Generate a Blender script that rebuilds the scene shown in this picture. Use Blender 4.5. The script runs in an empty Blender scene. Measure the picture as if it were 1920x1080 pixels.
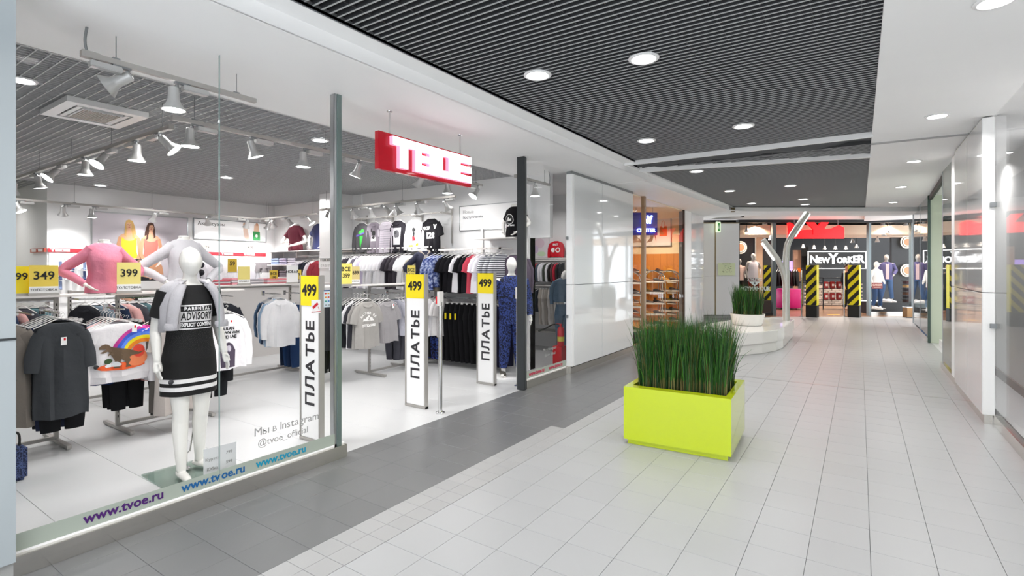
import bpy, bmesh, math, random
from mathutils import Vector, Matrix
from mathutils.bvhtree import BVHTree
random.seed(7)
PI = math.pi
C = bpy.context.scene.collection
SC = bpy.context.scene
TH = math.atan((1612 - 960) / 969.0)          # the corridor runs along +Y, the camera looks this far to its left
SN, CS = math.sin(TH), math.cos(TH)
CAMH = 1.62

# ------------------------------------------------------------------ camera, world, exposure
cam = bpy.data.cameras.new('camera')
cam.sensor_width = 36.0
cam.lens = 36.0 * 969 / 1920
cam.shift_y = -37 / 1920
cam.clip_start = 0.05
camo = bpy.data.objects.new('camera', cam)
camo.location = (0, 0, CAMH)
camo.rotation_euler = (PI / 2, 0, TH)
C.objects.link(camo)
SC.camera = camo
SC.view_settings.view_transform = 'Standard'
SC.view_settings.look = 'None'
SC.view_settings.gamma = 1.0
SC.view_settings.use_curve_mapping = False
SC.view_settings.exposure = 0.35
world = bpy.data.worlds.new('world')
SC.world = world
world.use_nodes = True
world.node_tree.nodes['Background'].inputs[0].default_value = (0.9, 0.95, 1.0, 1)
world.node_tree.nodes['Background'].inputs[1].default_value = 2.8
P_MALL, P_STORE, P_TRACK, P_NY, P_SHOE = 11.0, 9.0, 3.5, 30.0, 26.0   # lamp powers in watts

# ------------------------------------------------------------------ helpers: colour, materials
def lin(h):
    h = h.lstrip('#')
    o = []
    for i in (0, 2, 4):
        v = int(h[i:i + 2], 16) / 255
        o.append(v / 12.92 if v <= 0.04045 else ((v + 0.055) / 1.055) ** 2.4)
    return (o[0], o[1], o[2], 1)
MC = {}
def mat(name, col='808080', rough=0.5, metal=0.0, emit=0.0, bump=0.0, bscale=60, var=0.0, vscale=8, coat=0.0, spec=0.5, rnd=0.0):
    if name in MC: return MC[name]
    m = bpy.data.materials.new(name); m.use_nodes = True
    nt = m.node_tree; b = nt.nodes['Principled BSDF']
    c = lin(col)
    b.inputs['Base Color'].default_value = c
    b.inputs['Roughness'].default_value = rough
    b.inputs['Metallic'].default_value = metal
    b.inputs['Specular IOR Level'].default_value = spec
    if coat: b.inputs['Coat Weight'].default_value = coat; b.inputs['Coat Roughness'].default_value = 0.03
    if emit:
        b.inputs['Emission Color'].default_value = c
        b.inputs['Emission Strength'].default_value = emit
    if bump or var:
        tc = nt.nodes.new('ShaderNodeTexCoord')
        n = nt.nodes.new('ShaderNodeTexNoise'); n.inputs['Scale'].default_value = bscale; n.inputs['Detail'].default_value = 3
        nt.links.new(tc.outputs['Object'], n.inputs['Vector'])
        if bump:
            bp = nt.nodes.new('ShaderNodeBump'); bp.inputs['Strength'].default_value = bump; bp.inputs['Distance'].default_value = 0.01
            nt.links.new(n.outputs['Fac'], bp.inputs['Height']); nt.links.new(bp.outputs['Normal'], b.inputs['Normal'])
        if var:
            n2 = nt.nodes.new('ShaderNodeTexNoise'); n2.inputs['Scale'].default_value = vscale; n2.inputs['Detail'].default_value = 4
            nt.links.new(tc.outputs['Object'], n2.inputs['Vector'])
            mx = nt.nodes.new('ShaderNodeMix'); mx.data_type = 'RGBA'
            mx.inputs[6].default_value = tuple(max(0, v * (1 - var)) for v in c[:3]) + (1,)
            mx.inputs[7].default_value = tuple(min(1, v * (1 + var)) for v in c[:3]) + (1,)
            nt.links.new(n2.outputs['Fac'], mx.inputs[0]); nt.links.new(mx.outputs[2], b.inputs['Base Color'])
    if rnd:
        oi = nt.nodes.new('ShaderNodeObjectInfo'); mr = nt.nodes.new('ShaderNodeMapRange')
        mr.inputs[3].default_value = 1 - rnd; mr.inputs[4].default_value = 1 + rnd
        mu = nt.nodes.new('ShaderNodeVectorMath'); mu.operation = 'SCALE'
        mu.inputs[0].default_value = c[:3]
        nt.links.new(oi.outputs['Random'], mr.inputs[0]); nt.links.new(mr.outputs[0], mu.inputs['Scale'])
        nt.links.new(mu.outputs[0], b.inputs['Base Color'])
    MC[name] = m
    return m
def glass_mat(name, tint='ffffff', ior=1.13, refl=1.0):
    if name in MC: return MC[name]
    m = bpy.data.materials.new(name); m.use_nodes = True
    nt = m.node_tree; nt.nodes.clear()
    out = nt.nodes.new('ShaderNodeOutputMaterial'); t = nt.nodes.new('ShaderNodeBsdfTransparent'); g = nt.nodes.new('ShaderNodeBsdfGlossy')
    t.inputs[0].default_value = lin(tint); g.inputs['Roughness'].default_value = 0.0
    g.inputs[0].default_value = (refl, refl, refl, 1)
    f = nt.nodes.new('ShaderNodeFresnel'); gm = nt.nodes.new('ShaderNodeNewGeometry')
    mi = nt.nodes.new('ShaderNodeMix'); mi.inputs[2].default_value = ior; mi.inputs[3].default_value = 1 / ior   # same pane from both faces
    nt.links.new(gm.outputs['Backfacing'], mi.inputs[0]); nt.links.new(mi.outputs[0], f.inputs[0])
    mx = nt.nodes.new('ShaderNodeMixShader')
    nt.links.new(f.outputs[0], mx.inputs[0]); nt.links.new(t.outputs[0], mx.inputs[1]); nt.links.new(g.outputs[0], mx.inputs[2])
    nt.links.new(mx.outputs[0], out.inputs[0])
    MC[name] = m
    return m
def camo_mat(name, cols, scale=14):
    if name in MC: return MC[name]
    m = mat(name, cols[0], 0.85); nt = m.node_tree; b = nt.nodes['Principled BSDF']
    tc = nt.nodes.new('ShaderNodeTexCoord'); n = nt.nodes.new('ShaderNodeTexNoise'); n.inputs['Scale'].default_value = scale; n.inputs['Detail'].default_value = 2
    r = nt.nodes.new('ShaderNodeValToRGB'); r.color_ramp.interpolation = 'CONSTANT'
    e = r.color_ramp.elements
    e[0].position = 0; e[0].color = lin(cols[0]); e[1].position = 0.45; e[1].color = lin(cols[1])
    if len(cols) > 2:
        k = e.new(0.56); k.color = lin(cols[2])
    nt.links.new(tc.outputs['Object'], n.inputs['Vector']); nt.links.new(n.outputs['Fac'], r.inputs[0]); nt.links.new(r.outputs[0], b.inputs['Base Color'])
    return m
def stripe_mat(name, c1, c2, freq, axis=2):
    if name in MC: return MC[name]
    m = mat(name, c1, 0.8); nt = m.node_tree; b = nt.nodes['Principled BSDF']
    tc = nt.nodes.new('ShaderNodeTexCoord'); sp = nt.nodes.new('ShaderNodeSeparateXYZ'); nt.links.new(tc.outputs['Object'], sp.inputs[0])
    mu = nt.nodes.new('ShaderNodeMath'); mu.operation = 'MULTIPLY'; mu.inputs[1].default_value = freq
    fr = nt.nodes.new('ShaderNodeMath'); fr.operation = 'FRACT'; gt = nt.nodes.new('ShaderNodeMath'); gt.operation = 'GREATER_THAN'; gt.inputs[1].default_value = 0.55
    mx = nt.nodes.new('ShaderNodeMix'); mx.data_type = 'RGBA'; mx.inputs[6].default_value = lin(c1); mx.inputs[7].default_value = lin(c2)
    nt.links.new(sp.outputs[axis], mu.inputs[0]); nt.links.new(mu.outputs[0], fr.inputs[0]); nt.links.new(fr.outputs[0], gt.inputs[0]); nt.links.new(gt.outputs[0], mx.inputs[0]); nt.links.new(mx.outputs[2], b.inputs['Base Color'])
    return m
def fab(col): return mat('fabric_' + col, col, 0.88, bump=0.9, bscale=11, var=0.12, vscale=5, spec=0.2)

WHITE = mat('white_paint', 'f8f8f8', 0.55, var=0.02, vscale=2)
WALLW = mat('white_wall', 'ececec', 0.6, var=0.02, vscale=1.5)
GLOSSW = mat('glossy_white_panel', 'e9ebec', 0.06, coat=0.6)
STEEL = mat('brushed_steel', 'd6d3cd', 0.16, 1.0, bump=0.35, bscale=3)
CHROME = mat('chrome', 'd8d8d8', 0.08, 1.0)
ALU = mat('aluminium', 'b4b6b8', 0.35, 0.9)
GREY = mat('grey_metal', '8d9092', 0.4, 0.6)
DGREY = mat('dark_grey', '3c4042', 0.4, 0.3)
BLACK = mat('black', '0d0d0e', 0.5)
PLASTW = mat('white_plastic', 'f2f2f2', 0.3)
MANQ = mat('mannequin_white', 'f3f1ec', 0.22, coat=0.3)
RACKW = mat('rack_white', 'e6e2df', 0.4)
RACKG = mat('rack_grey', 'b5b2ae', 0.4, 0.4)
RED = mat('red', 'e01f2d', 0.4)
YEL = mat('yellow_card', 'f6df1c', 0.5)
CARD = mat('white_card', 'fafafa', 0.5)
INK = mat('black_ink', '141414', 0.6)
LAMP = mat('lamp_glow', 'ffffff', 0.5, emit=14)
GLASS = glass_mat('shop_glass', refl=0.65)
GLASSE = mat('glass_edge', '8fa39f', 0.1, 0.0, coat=0.5)

# ------------------------------------------------------------------ helpers: mesh building
def box(bm, x0, x1, y0, y1, z0, z1, M=None):
    vs = [Vector((x, y, z)) for z in (z0, z1) for y in (y0, y1) for x in (x0, x1)]
    if M: vs = [M @ v for v in vs]
    v = [bm.verts.new(p) for p in vs]
    for f in ((0, 2, 3, 1), (4, 5, 7, 6), (0, 1, 5, 4), (2, 6, 7, 3), (0, 4, 6, 2), (1, 3, 7, 5)):
        bm.faces.new([v[i] for i in f])
    return v
def bmbox(*a, bevel=0.0, seg=2):
    bm = bmesh.new()
    if isinstance(a[0], (tuple, list)):
        for q in a[0]: box(bm, *q)
    else: box(bm, *a)
    if bevel: bmesh.ops.bevel(bm, geom=bm.edges[:], offset=bevel, segments=seg, affect='EDGES', clamp_overlap=True)
    return bm
def loft(bm, rings, cap0=True, cap1=True, close=True):
    R = [[bm.verts.new(p) for p in r] for r in rings]
    n = len(R[0])
    for a, b in zip(R, R[1:]):
        for i in range(n if close else n - 1):
            j = (i + 1) % n
            try: bm.faces.new((a[i], a[j], b[j], b[i]))
            except ValueError: pass
    if close and cap0: bm.faces.new(R[0][::-1])
    if close and cap1: bm.faces.new(R[-1])
    return R
def ering(c, a, b, n=16, rot=0, e=1.0, tilt=0.0):
    out = []
    for i in range(n):
        t = 2 * PI * i / n
        x = a * math.copysign(abs(math.cos(t)) ** e, math.cos(t)); y = b * math.copysign(abs(math.sin(t)) ** e, math.sin(t))
        xr = x * math.cos(rot) - y * math.sin(rot); yr = x * math.sin(rot) + y * math.cos(rot)
        out.append(Vector((c[0] + xr, c[1] + yr, c[2] + tilt * yr)))
    return out
def limb(bm, pts, rad, n=10, cap=True, flat=1.0, sub=3):
    """A tapering tube through pts; smoothed between the joints."""
    pts = [Vector(p) for p in pts]
    P, R = [], []
    m = len(pts)
    for i in range(m - 1):
        p0 = pts[max(i - 1, 0)]; p1 = pts[i]; p2 = pts[i + 1]; p3 = pts[min(i + 2, m - 1)]
        for k in range(sub):
            t = k / sub
            P.append(0.5 * ((2 * p1) + (p2 - p0) * t + (2 * p0 - 5 * p1 + 4 * p2 - p3) * t * t + (-p0 + 3 * p1 - 3 * p2 + p3) * t ** 3))
            R.append(rad[i] * (1 - t) + rad[i + 1] * t)
    P.append(pts[-1]); R.append(rad[-1])
    up = None; rings = []
    for i, p in enumerate(P):
        d = (P[min(i + 1, len(P) - 1)] - P[max(i - 1, 0)]).normalized()
        if up is None:
            up = d.orthogonal().normalized() if abs(d.z) > 0.95 else Vector((0, 0, 1))
            if abs(d.z) > 0.95: up = Vector((0, 1, 0))
        s = d.cross(up).normalized(); up = s.cross(d).normalized()
        rings.append([p + (s * math.cos(2 * PI * k / n) + up * math.sin(2 * PI * k / n) * flat) * R[i] for k in range(n)])
    return loft(bm, rings, cap, cap)
def tube(bm, pts, r, n=8): return limb(bm, pts, [r] * len(pts), n=n, sub=1)
def stube(bm, pts, r, n=8, sub=5): return limb(bm, pts, [r] * len(pts), n=n, sub=sub)
def lathe(bm, prof, n=24, M=None, cap=True):
    rings = [[(M @ Vector((r * math.cos(2 * PI * i / n), r * math.sin(2 * PI * i / n), z))) if M else Vector((r * math.cos(2 * PI * i / n), r * math.sin(2 * PI * i / n), z)) for i in range(n)] for r, z in prof]
    return loft(bm, rings, cap, cap)
def prism(bm, pts, z0, z1):
    a = [bm.verts.new((x, y, z0)) for x, y in pts]; b = [bm.verts.new((x, y, z1)) for x, y in pts]
    n = len(pts)
    bm.faces.new(a[::-1]); bm.faces.new(b)
    for i in range(n): bm.faces.new((a[i], a[(i + 1) % n], b[(i + 1) % n], b[i]))
def plate(bm, pts, y0, y1):
    """polygon given as (x, z), thick from y0 to y1"""
    a = [bm.verts.new((x, y0, z)) for x, z in pts]; b = [bm.verts.new((x, y1, z)) for x, z in pts]
    n = len(pts)
    bm.faces.new(a[::-1]); bm.faces.new(b)
    for i in range(n): bm.faces.new((a[i], a[(i + 1) % n], b[(i + 1) % n], b[i]))
def ell(cx, cz, a, b, n=18, rot=0):
    return [(cx + a * math.cos(2 * PI * i / n) * math.cos(rot) - b * math.sin(2 * PI * i / n) * math.sin(rot), cz + a * math.cos(2 * PI * i / n) * math.sin(rot) + b * math.sin(2 * PI * i / n) * math.cos(rot)) for i in range(n)]
def mesh_of(bm, name, smooth=False):
    bmesh.ops.recalc_face_normals(bm, faces=bm.faces[:])
    me = bpy.data.meshes.new(name); bm.to_mesh(me); bm.free()
    if smooth:
        me.shade_smooth()
        try: me.set_sharp_from_angle(angle=math.radians(40))
        except Exception: pass
    return me
def obj(name, bm, m, parent=None, loc=None, rz=0, smooth=False, kind=None):
    me = mesh_of(bm, name, smooth) if isinstance(bm, bmesh.types.BMesh) else bm
    if m and not me.materials: me.materials.append(m)
    o = bpy.data.objects.new(name, me); C.objects.link(o)
    if parent: o.parent = parent
    if loc: o.location = loc
    if rz: o.rotation_euler = (0, 0, rz)
    if kind: o['kind'] = kind
    return o
def thing(name, label, cat, loc=(0, 0, 0), rz=0, group=None):
    o = bpy.data.objects.new(name, None); C.objects.link(o); o.empty_display_size = 0.1
    o.location = loc; o.rotation_euler = (0, 0, rz)
    o['label'] = label; o['category'] = cat
    if group: o['group'] = group
    return o
def tag(o, label, cat, group=None):
    o['label'] = label; o['category'] = cat
    if group: o['group'] = group
    return o
def struct(name, bm, m, smooth=False, parent=None, loc=None, rz=0):
    o = obj(name, bm, m, parent, loc, rz, smooth)
    if not parent: o['kind'] = 'structure'
    return o
def sempty(name):
    o = bpy.data.objects.new(name, None); C.objects.link(o); o['kind'] = 'structure'; return o
def dup(root, loc=None, rz=None, label=None, group=None, mats=None):
    """copy of a thing with copies of its parts and sub-parts; mats = {part name: material}"""
    def cp(o, par):
        c = o.copy(); C.objects.link(c)
        if par: c.parent = par
        base = o.name.split('.')[0]
        if mats and base in mats and c.type == 'MESH':
            c.material_slots[0].link = 'OBJECT'; c.material_slots[0].material = mats[base]
        for ch in o.children: cp(ch, c)
        return c
    r = cp(root, None)
    if loc is not None: r.location = loc
    if rz is not None: r.rotation_euler = (0, 0, rz)
    if label: r['label'] = label
    if group: r['group'] = group
    return r
LATIN = dict(zip('АВЕКМНОРСТХЬаеорсух', 'ABEKMHOPCTXbaeopcyx'))
def glyph_bm(body, size, bold, extrude, space):
    """Cyrillic letters the built-in font cannot fill are made from Latin ones, glyph by glyph"""
    bm = bmesh.new(); x = 0.0
    for ch in body:
        if ch == ' ': x += 0.28 * size; continue
        for part in {'ы': 'ьı', 'ю': 'ıo', 'Ы': 'ЬI'}.get(ch, ch):
            src = {'ь': 'b', 'н': 'H', 'Я': 'R', 'я': 'R', 'ı': 'I', 'в': 'B', 'к': 'K', 'т': 'T', 'м': 'M'}.get(part, LATIN.get(part, part))
            b = text_bm(src, 1.0, bold / size, 'LEFT', extrude / size, raw=True)
            xs = [v.co.x for v in b.verts]; zs = [v.co.y for v in b.verts]
            a, w = min(xs), max(xs) - min(xs); lo = min(zs); hi = max(zs)
            for v in b.verts:
                if part in 'Яя': v.co.x = 2 * a + w - v.co.x
                if part == 'ь':
                    v.co.y = min(v.co.y, lo + 0.47)
                    if v.co.x > a + 0.26 * w: v.co.y = lo + (v.co.y - lo) * 0.60
                elif part in 'няıвктм': v.co.y = lo + (v.co.y - lo) * 0.47 / (hi - lo); v.co.x = a + (v.co.x - a) * (0.78 if part != 'ı' else 1)
            xs = [v.co.x for v in b.verts]; w = max(xs) - a
            for v in b.verts: v.co = Vector((v.co.x * size - a * size + x, v.co.y * size, v.co.z * size))
            mm = bpy.data.meshes.new('g'); b.to_mesh(mm); b.free(); bm.from_mesh(mm); bpy.data.meshes.remove(mm)
            x += (w + 0.085 * space) * size
    return bm, x
def text_bm(body, size, bold=0.0, align='CENTER', extrude=0.001, space=1.0, sx=1.0, rot=0.0, shear=0.0, raw=False):
    if any(0x400 <= ord(c) < 0x500 for c in body) and not raw:
        bm, L = glyph_bm(body, size, bold, extrude, space)
        cr, sr = math.cos(rot), math.sin(rot); off = 0 if align == 'LEFT' else -L / 2
        for v in bm.verts:
            x, y, z = v.co; x = (x + off) * sx
            v.co = (x * cr - y * sr, -z, x * sr + y * cr)
        return bm
    t = bpy.data.curves.new('t', 'FONT'); t.body = body; t.size = size; t.align_x = align; t.align_y = 'CENTER'
    t.offset = bold; t.extrude = extrude; t.space_character = space; t.resolution_u = 3; t.shear = shear
    o = bpy.data.objects.new('t', t); C.objects.link(o)
    bpy.context.view_layer.update()
    me = bpy.data.meshes.new_from_object(o.evaluated_get(bpy.context.evaluated_depsgraph_get()))
    bpy.data.objects.remove(o); bpy.data.curves.remove(t)
    bm = bmesh.new(); bm.from_mesh(me); bpy.data.meshes.remove(me)
    if raw: return bm
    cr, sr = math.cos(rot), math.sin(rot)
    for v in bm.verts:
        x, y, z = v.co; x *= sx
        v.co = (x * cr - y * sr, -z, x * sr + y * cr)
    return bm
def text(parent, body, x, z, size, m, y=-0.003, name='lettering', **k):
    bm = text_bm(body, size, **k)
    for v in bm.verts: v.co += Vector((x, y, z))
    me = bpy.data.meshes.new(name); bm.to_mesh(me); bm.free()
    return obj(name, me, m, parent)
def project(bm, target_me, y_from=-1.0, off=0.004):
    """lay a flat print (x,z plane) on the front (-y) of a mesh"""
    bm.normal_update(); bmesh.ops.triangulate(bm, faces=bm.faces[:])
    for _ in range(3):
        L = [e for e in bm.edges if e.calc_length() > 0.03]
        if not L: break
        bmesh.ops.subdivide_edges(bm, edges=L, cuts=1); bmesh.ops.triangulate(bm, faces=bm.faces[:])
    tb = bmesh.new(); tb.from_mesh(target_me); tree = BVHTree.FromBMesh(tb)
    for v in bm.verts:
        h = tree.ray_cast(Vector((v.co.x, y_from, v.co.z)), Vector((0, 1, 0)))
        if h[0]: v.co.y = h[0].y - off
    tb.free()
def flat_art(parent, shapes, y=-0.002, target=None, name='print'):
    """layered flat shapes: (colour, [(x,z)...])"""
    for i, (col, pts) in enumerate(shapes):
        bm = bmesh.new(); vs = [bm.verts.new((px, y - 0.0008 * i, pz)) for px, pz in pts]; bm.faces.new(vs)
        if target: project(bm, target, off=0.003 + 0.001 * i)
        else: bm.normal_update(); bmesh.ops.triangulate(bm, faces=bm.faces[:])
        me = bpy.data.meshes.new(name); bm.to_mesh(me); bm.free()
        obj(name, me, mat('ink_' + col, col, 0.7), parent)
ORD = ['first', 'second', 'third', 'fourth', 'fifth', 'sixth', 'seventh', 'eighth', 'ninth', 'tenth', 'eleventh', 'twelfth', 'thirteenth', 'fourteenth', 'fifteenth', 'sixteenth', 'seventeenth', 'eighteenth', 'nineteenth', 'twentieth', 'twenty-first', 'twenty-second', 'twenty-third', 'twenty-fourth', 'twenty-fifth', 'twenty-sixth']
def lamp(loc, power, size=0.18, col=(1, 0.98, 0.96), spread=150, rot=None, parent=None):
    l = bpy.data.lights.new('lamp_light', 'AREA'); l.shape = 'DISK'; l.size = size; l.energy = power; l.color = col; l.spread = math.radians(spread)
    o = bpy.data.objects.new('lamp_light', l); C.objects.link(o); o.location = loc
    if rot: o.rotation_euler = rot
    return o
def far(u, d, z=0.0):
    """a point of the far shop front, which stands square to the camera axis: u along it, d away from us"""
    l = (u - 960) / 969 * d
    return Vector((-d * SN + l * CS, d * CS + l * SN, z))
def frame(u, v):
    return None

# ================================================================== SETTING
def inview(x, y, z=0.0, m=60):
    D = -x * SN + y * CS
    if D < 0.3: return False
    u = 960 + 969 * (x * CS + y * SN) / D; v = 503 - 969 * (z - CAMH) / D
    return -m < u < 1920 + m and -m < v < 1080 + m
GROUT = mat('grout', '747678', 0.8)
TILE = mat('tile_light', 'a9aaab', 0.36, rnd=0.02, bump=0.02, bscale=120)
TILES_ = mat('tile_small', 'a4a4a4', 0.36, rnd=0.03, bump=0.02, bscale=120)
TILEG = mat('tile_grey', '6b6c6d', 0.33, rnd=0.03, bump=0.08, bscale=260)
TILEW = mat('tile_shop', 'cbcccd', 0.28, rnd=0.015, var=0.03, vscale=2)
P = 0.2975; PY = 0.2957
def tile_floor(fl, xs, ys, m, depth_limit, cap=290, gap=0.0022, zt=0.0, skip=None):
    """xs, ys: tile edges. Near tiles are parts, the rest joined into one part."""
    cells = []
    for i in range(len(xs) - 1):
        for j in range(len(ys) - 1):
            cx, cy = (xs[i] + xs[i + 1]) / 2, (ys[j] + ys[j + 1]) / 2
            if skip and skip(cx, cy): continue
            D = -cx * SN + cy * CS
            vis = inview(cx, cy) or inview(xs[i], ys[j + 1]) or inview(xs[i + 1], ys[j + 1])
            cells.append((D if vis else 99, i, j))
    cells.sort()
    cache = {}; rest = bmesh.new(); nrest = 0
    for k, (D, i, j) in enumerate(cells):
        w, h = xs[i + 1] - xs[i] - gap, ys[j + 1] - ys[j] - gap
        cx, cy = (xs[i] + xs[i + 1]) / 2, (ys[j] + ys[j + 1]) / 2
        if D < depth_limit and k < cap:
            key = (round(w, 3), round(h, 3))
            if key not in cache:
                bm = bmbox(-w / 2, w / 2, -h / 2, h / 2, -0.008, 0.0)
                top = [e for e in bm.edges if all(v.co.z > -0.001 for v in e.verts)]
                bmesh.ops.bevel(bm, geom=top, offset=0.0012, segments=1, affect='EDGES')
                cache[key] = mesh_of(bm, 'tile')
            obj('tile', cache[key], m, fl, (cx, cy, zt))
        else:
            box(rest, cx - w / 2, cx + w / 2, cy - h / 2, cy + h / 2, zt - 0.008, zt); nrest += 1
    if nrest: obj('tile', rest, m, fl, kind='stuff')
    else: rest.free()
# --- floors
fl = struct('floor', bmbox(-2.332, 1.3, -2.2, 22, -0.05, -0.006), GROUT)
xs = [0.05 + P * k for k in range(-8, 4)] + [1.3]
ys = [3.60 + PY * k for k in range(-19, 17)] + [8.345 + 0.03 + PY * k for k in range(0, 45)]
tile_floor(fl, xs, ys, TILE, 7.4, 292, skip=lambda x, y: (-x * SN + y * CS) > 17.5)
struct('floor', bmbox(1.3, 3.2, 18.2, 23, -0.05, -0.001), TILE)
fs = struct('floor', bmbox(-2.634, -2.332, -2.2, 22, -0.05, -0.006), GROUT)
tile_floor(fs, [-2.634, -2.483, -2.332], [3.60 + PY / 2 * k for k in range(-38, 110)], TILES_, 7.4, 200, skip=lambda x, y: x < -2.48 and y > 4.63)
fg = struct('floor', bmbox(-3.75, -2.634, -2.2, 22, -0.05, -0.006), GROUT)
tile_floor(fg, [-3.75, -3.524, -3.227, -2.93, -2.634], [3.60 + PY * k for k in range(-19, 58)], TILEG, 7.4, 200, gap=0.0015)
tile_floor(fg, [-2.634, -2.483], [4.63 + PY * k for k in range(0, 50)], TILEG, 7.4, 20, gap=0.0015)
fw = struct('floor', bmbox(-15.2, -3.75, -2.6, 13.5, -0.05, -0.006), GROUT)
tile_floor(fw, [-3.75] + [-4.29 - 0.6 * k for k in range(0, 19)], [1.11 + 0.61 * k for k in range(-6, 21)], TILEW, 9.5, 260, gap=0.002)
obj('expansion_joint', bmbox(-2.33, 1.1, 8.335, 8.372, -0.006, 0.0015), mat('joint_metal', 'b8b8b8', 0.3, 0.8), fl)
# --- mall ceiling: open blade ceiling between white borders
DARKV = mat('dark_void', '1c1d1e', 0.9)
SLAT = mat('ceiling_blade', '454648', 0.5, 0.2)
SLAT_LIT = mat('ceiling_blade_lit_edge', 'b0b1b2', 0.45)  # paler colour paints the floor light on the blade undersides
def blade_ceiling(polyx0, polyx1, y0, y1, n, z, ang=0.0, name='ceiling'):
    ce = sempty(name)
    obj('void_panel', bmbox(min(polyx0(y0), polyx0(y1)) - 0.1, polyx1 + 0.05, y0 - 0.1, y1 + 0.1, z + 0.24, z + 0.28), DARKV, ce)
    for k in range(n):
        y = y0 + (y1 - y0) * (k + 0.5) / n
        x0 = polyx0(y)
        L = polyx1 - x0
        o = obj('slat', bmbox(0, L, -0.003, 0.003, 0.003, 0.055), SLAT, ce, (x0, y, z))
        obj('slat_lit_lip', bmbox(0, L, -0.005, 0.005, -0.001, 0.003), SLAT_LIT, o)
    for x in [polyx1 - 0.12 - 0.26 * q for q in range(12)]:
        ya = y0; yb = y1
        if x > max(polyx0(y0), polyx0(y1)):
            obj('cross_bar', bmbox(-0.003, 0.003, 0, yb - ya, 0.008, 0.05), SLAT, ce, (x, ya, z))
    return ce
blade_ceiling(lambda y: -2.79, 0.13, -0.6, 7.42, 134, 3.225)
blade_ceiling(lambda y: -2.95 + 0.19 * (y - 8.1) / 6.1, 0.13, 8.1, 16.6, 142, 3.225)
# membrane between the two fields, held by two rails
bm = bmesh.new(); rings = []
for i in range(25):
    t = i / 24; x = -2.9 + 3.03 * t; ya = 7.45; yb = 8.08 + 0.74 * t
    rings.append([Vector((x, ya + (yb - ya) * j / 8, 3.25 + 0.03 * math.sin(9 * t * j * 0.35 + 2.1 * j) + random.uniform(-0.012, 0.012))) for j in range(9)])
loft(bm, rings, close=False)
struct('ceiling', bm, mat('membrane', '55575a', 0.75), smooth=True)
struct('trim_1', bmbox(-2.95, 0.13, 7.42, 7.47, 3.17, 3.25), WHITE)
bm = bmesh.new(); prism(bm, [(-2.95, 8.05), (0.13, 8.78), (0.13, 8.84), (-2.95, 8.11)], 3.17, 3.25); struct('trim_2', bm, WHITE)
# left white border: soffit, fascia, ledge
struct('ceiling', bmbox([(-4.62, -2.98, -2.4, 8.55, 3.105, 3.13), (-2.985, -2.965, -2.4, 8.55, 3.105, 3.215), (-2.98, -2.775, -2.4, 7.45, 3.205, 3.225)]), WHITE)
struct('trim_3', bmbox(-2.785, -2.775, -2.4, 7.45, 3.2, 3.245), GREY)
bm = bmesh.new(); prism(bm, [(-3.0, 7.45), (-2.95, 7.45), (-2.74, 14.3), (-3.0, 14.3)], 3.2, 3.225); struct('ceiling', bm, WHITE)
bm = bmesh.new(); prism(bm, [(-4.4, 8.55), (-3.05, 8.55), (-2.78, 14.0), (-2.4, 14.6), (-4.4, 17.0)], 3.10, 3.12)
prism(bm, [(-3.05, 8.55), (-3.03, 8.55), (-2.76, 14.0), (-2.78, 14.0)], 3.1, 3.215); struct('ceiling', bm, WHITE)
# right white border
struct('ceiling', bmbox(0.12, 2.6, -2.4, 21, 3.2, 3.26), WHITE)
bm = bmesh.new(); prism(bm, [(0.12, 7.95), (1.06, 8.0), (1.06, 8.04), (0.12, 8.0)], 3.185, 3.2); struct('trim_4', bm, mat('seam', 'a8a8a8', 0.6))
# cross fascia where the corridor meets the far shop, square to the camera
def fbox(name, u0, u1, d0, d1, z0, z1, m, parent=None, kind='structure'):
    """box aligned with the far front: u measured at depth d0"""
    l0, l1 = (u0 - 960) / 969 * d0, (u1 - 960) / 969 * d0
    bm = bmbox(0, l1 - l0, 0, d1 - d0, z0, z1)
    o = obj(name, bm, m, parent)
    if not parent:
        o.location = far(u0, d0); o.rotation_euler = (0, 0, TH)
        if kind: o['kind'] = kind
    return o
fbox('ceiling', 1355, 1760, 13.4, 14.6, 3.098, 3.2, WHITE)
fbox('ceiling', 1300, 1370, 13.6, 17.5, 3.115, 3.2, WHITE)
fbox('ceiling', 1340, 1800, 13.9, 17.7, 3.27, 3.32, WHITE)
# --- storefront
struct('wall_left', bmbox([(-3.95, -3.62, -2.4, 0.785, 0.1, 3.11)]), mat('pillar_grey_blue', 'aeb6ba', 0.35))
struct('baseboard_left', bmbox(-3.93, -3.64, -2.4, 0.78, 0, 0.1), mat('base_stone', 'a5a5a3', 0.6, bump=0.2))
struct('trim_5', bmbox(-3.95, -3.615, -2.4, 0.787, 1.25, 1.262), DGREY)
struct('baseboard_left', bmbox(-3.80, -3.66, 0.785, 2.90, 0, 0.108, bevel=0.002), STEEL)
struct('baseboard_left', bmbox(-3.80, -3.70, 5.86, 7.05, 0, 0.108, bevel=0.002), STEEL)
struct('trim_6', bmbox(-3.72, -3.70, 0.785, 2.90, 0.108, 0.122), WHITE)
struct('trim_6', bmbox(-3.755, -3.74, 5.90, 7.05, 0.108, 0.122), WHITE)
w1 = struct('window_1', bmbox(-3.712, -3.700, 0.79, 1.848, 0.122, 3.105), GLASS)
w2 = struct('window_2', bmbox(-3.712, -3.700, 1.853, 2.80, 0.122, 3.105), GLASS)
w3 = struct('window_3', bmbox(-3.752, -3.742, 5.89, 7.04, 0.122, 3.105), GLASS)
obj('glass_joint', bmbox(-3.713, -3.699, 1.849, 1.852, 0.122, 3.105), GLASSE, w1)
FROST = mat('frosted_strip', 'aab3a8', 0.5)
obj('frosted_strip', bmbox(-3.699, -3.6985, 0.79, 1.848, 0.122, 0.215), FROST, w1)
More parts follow.
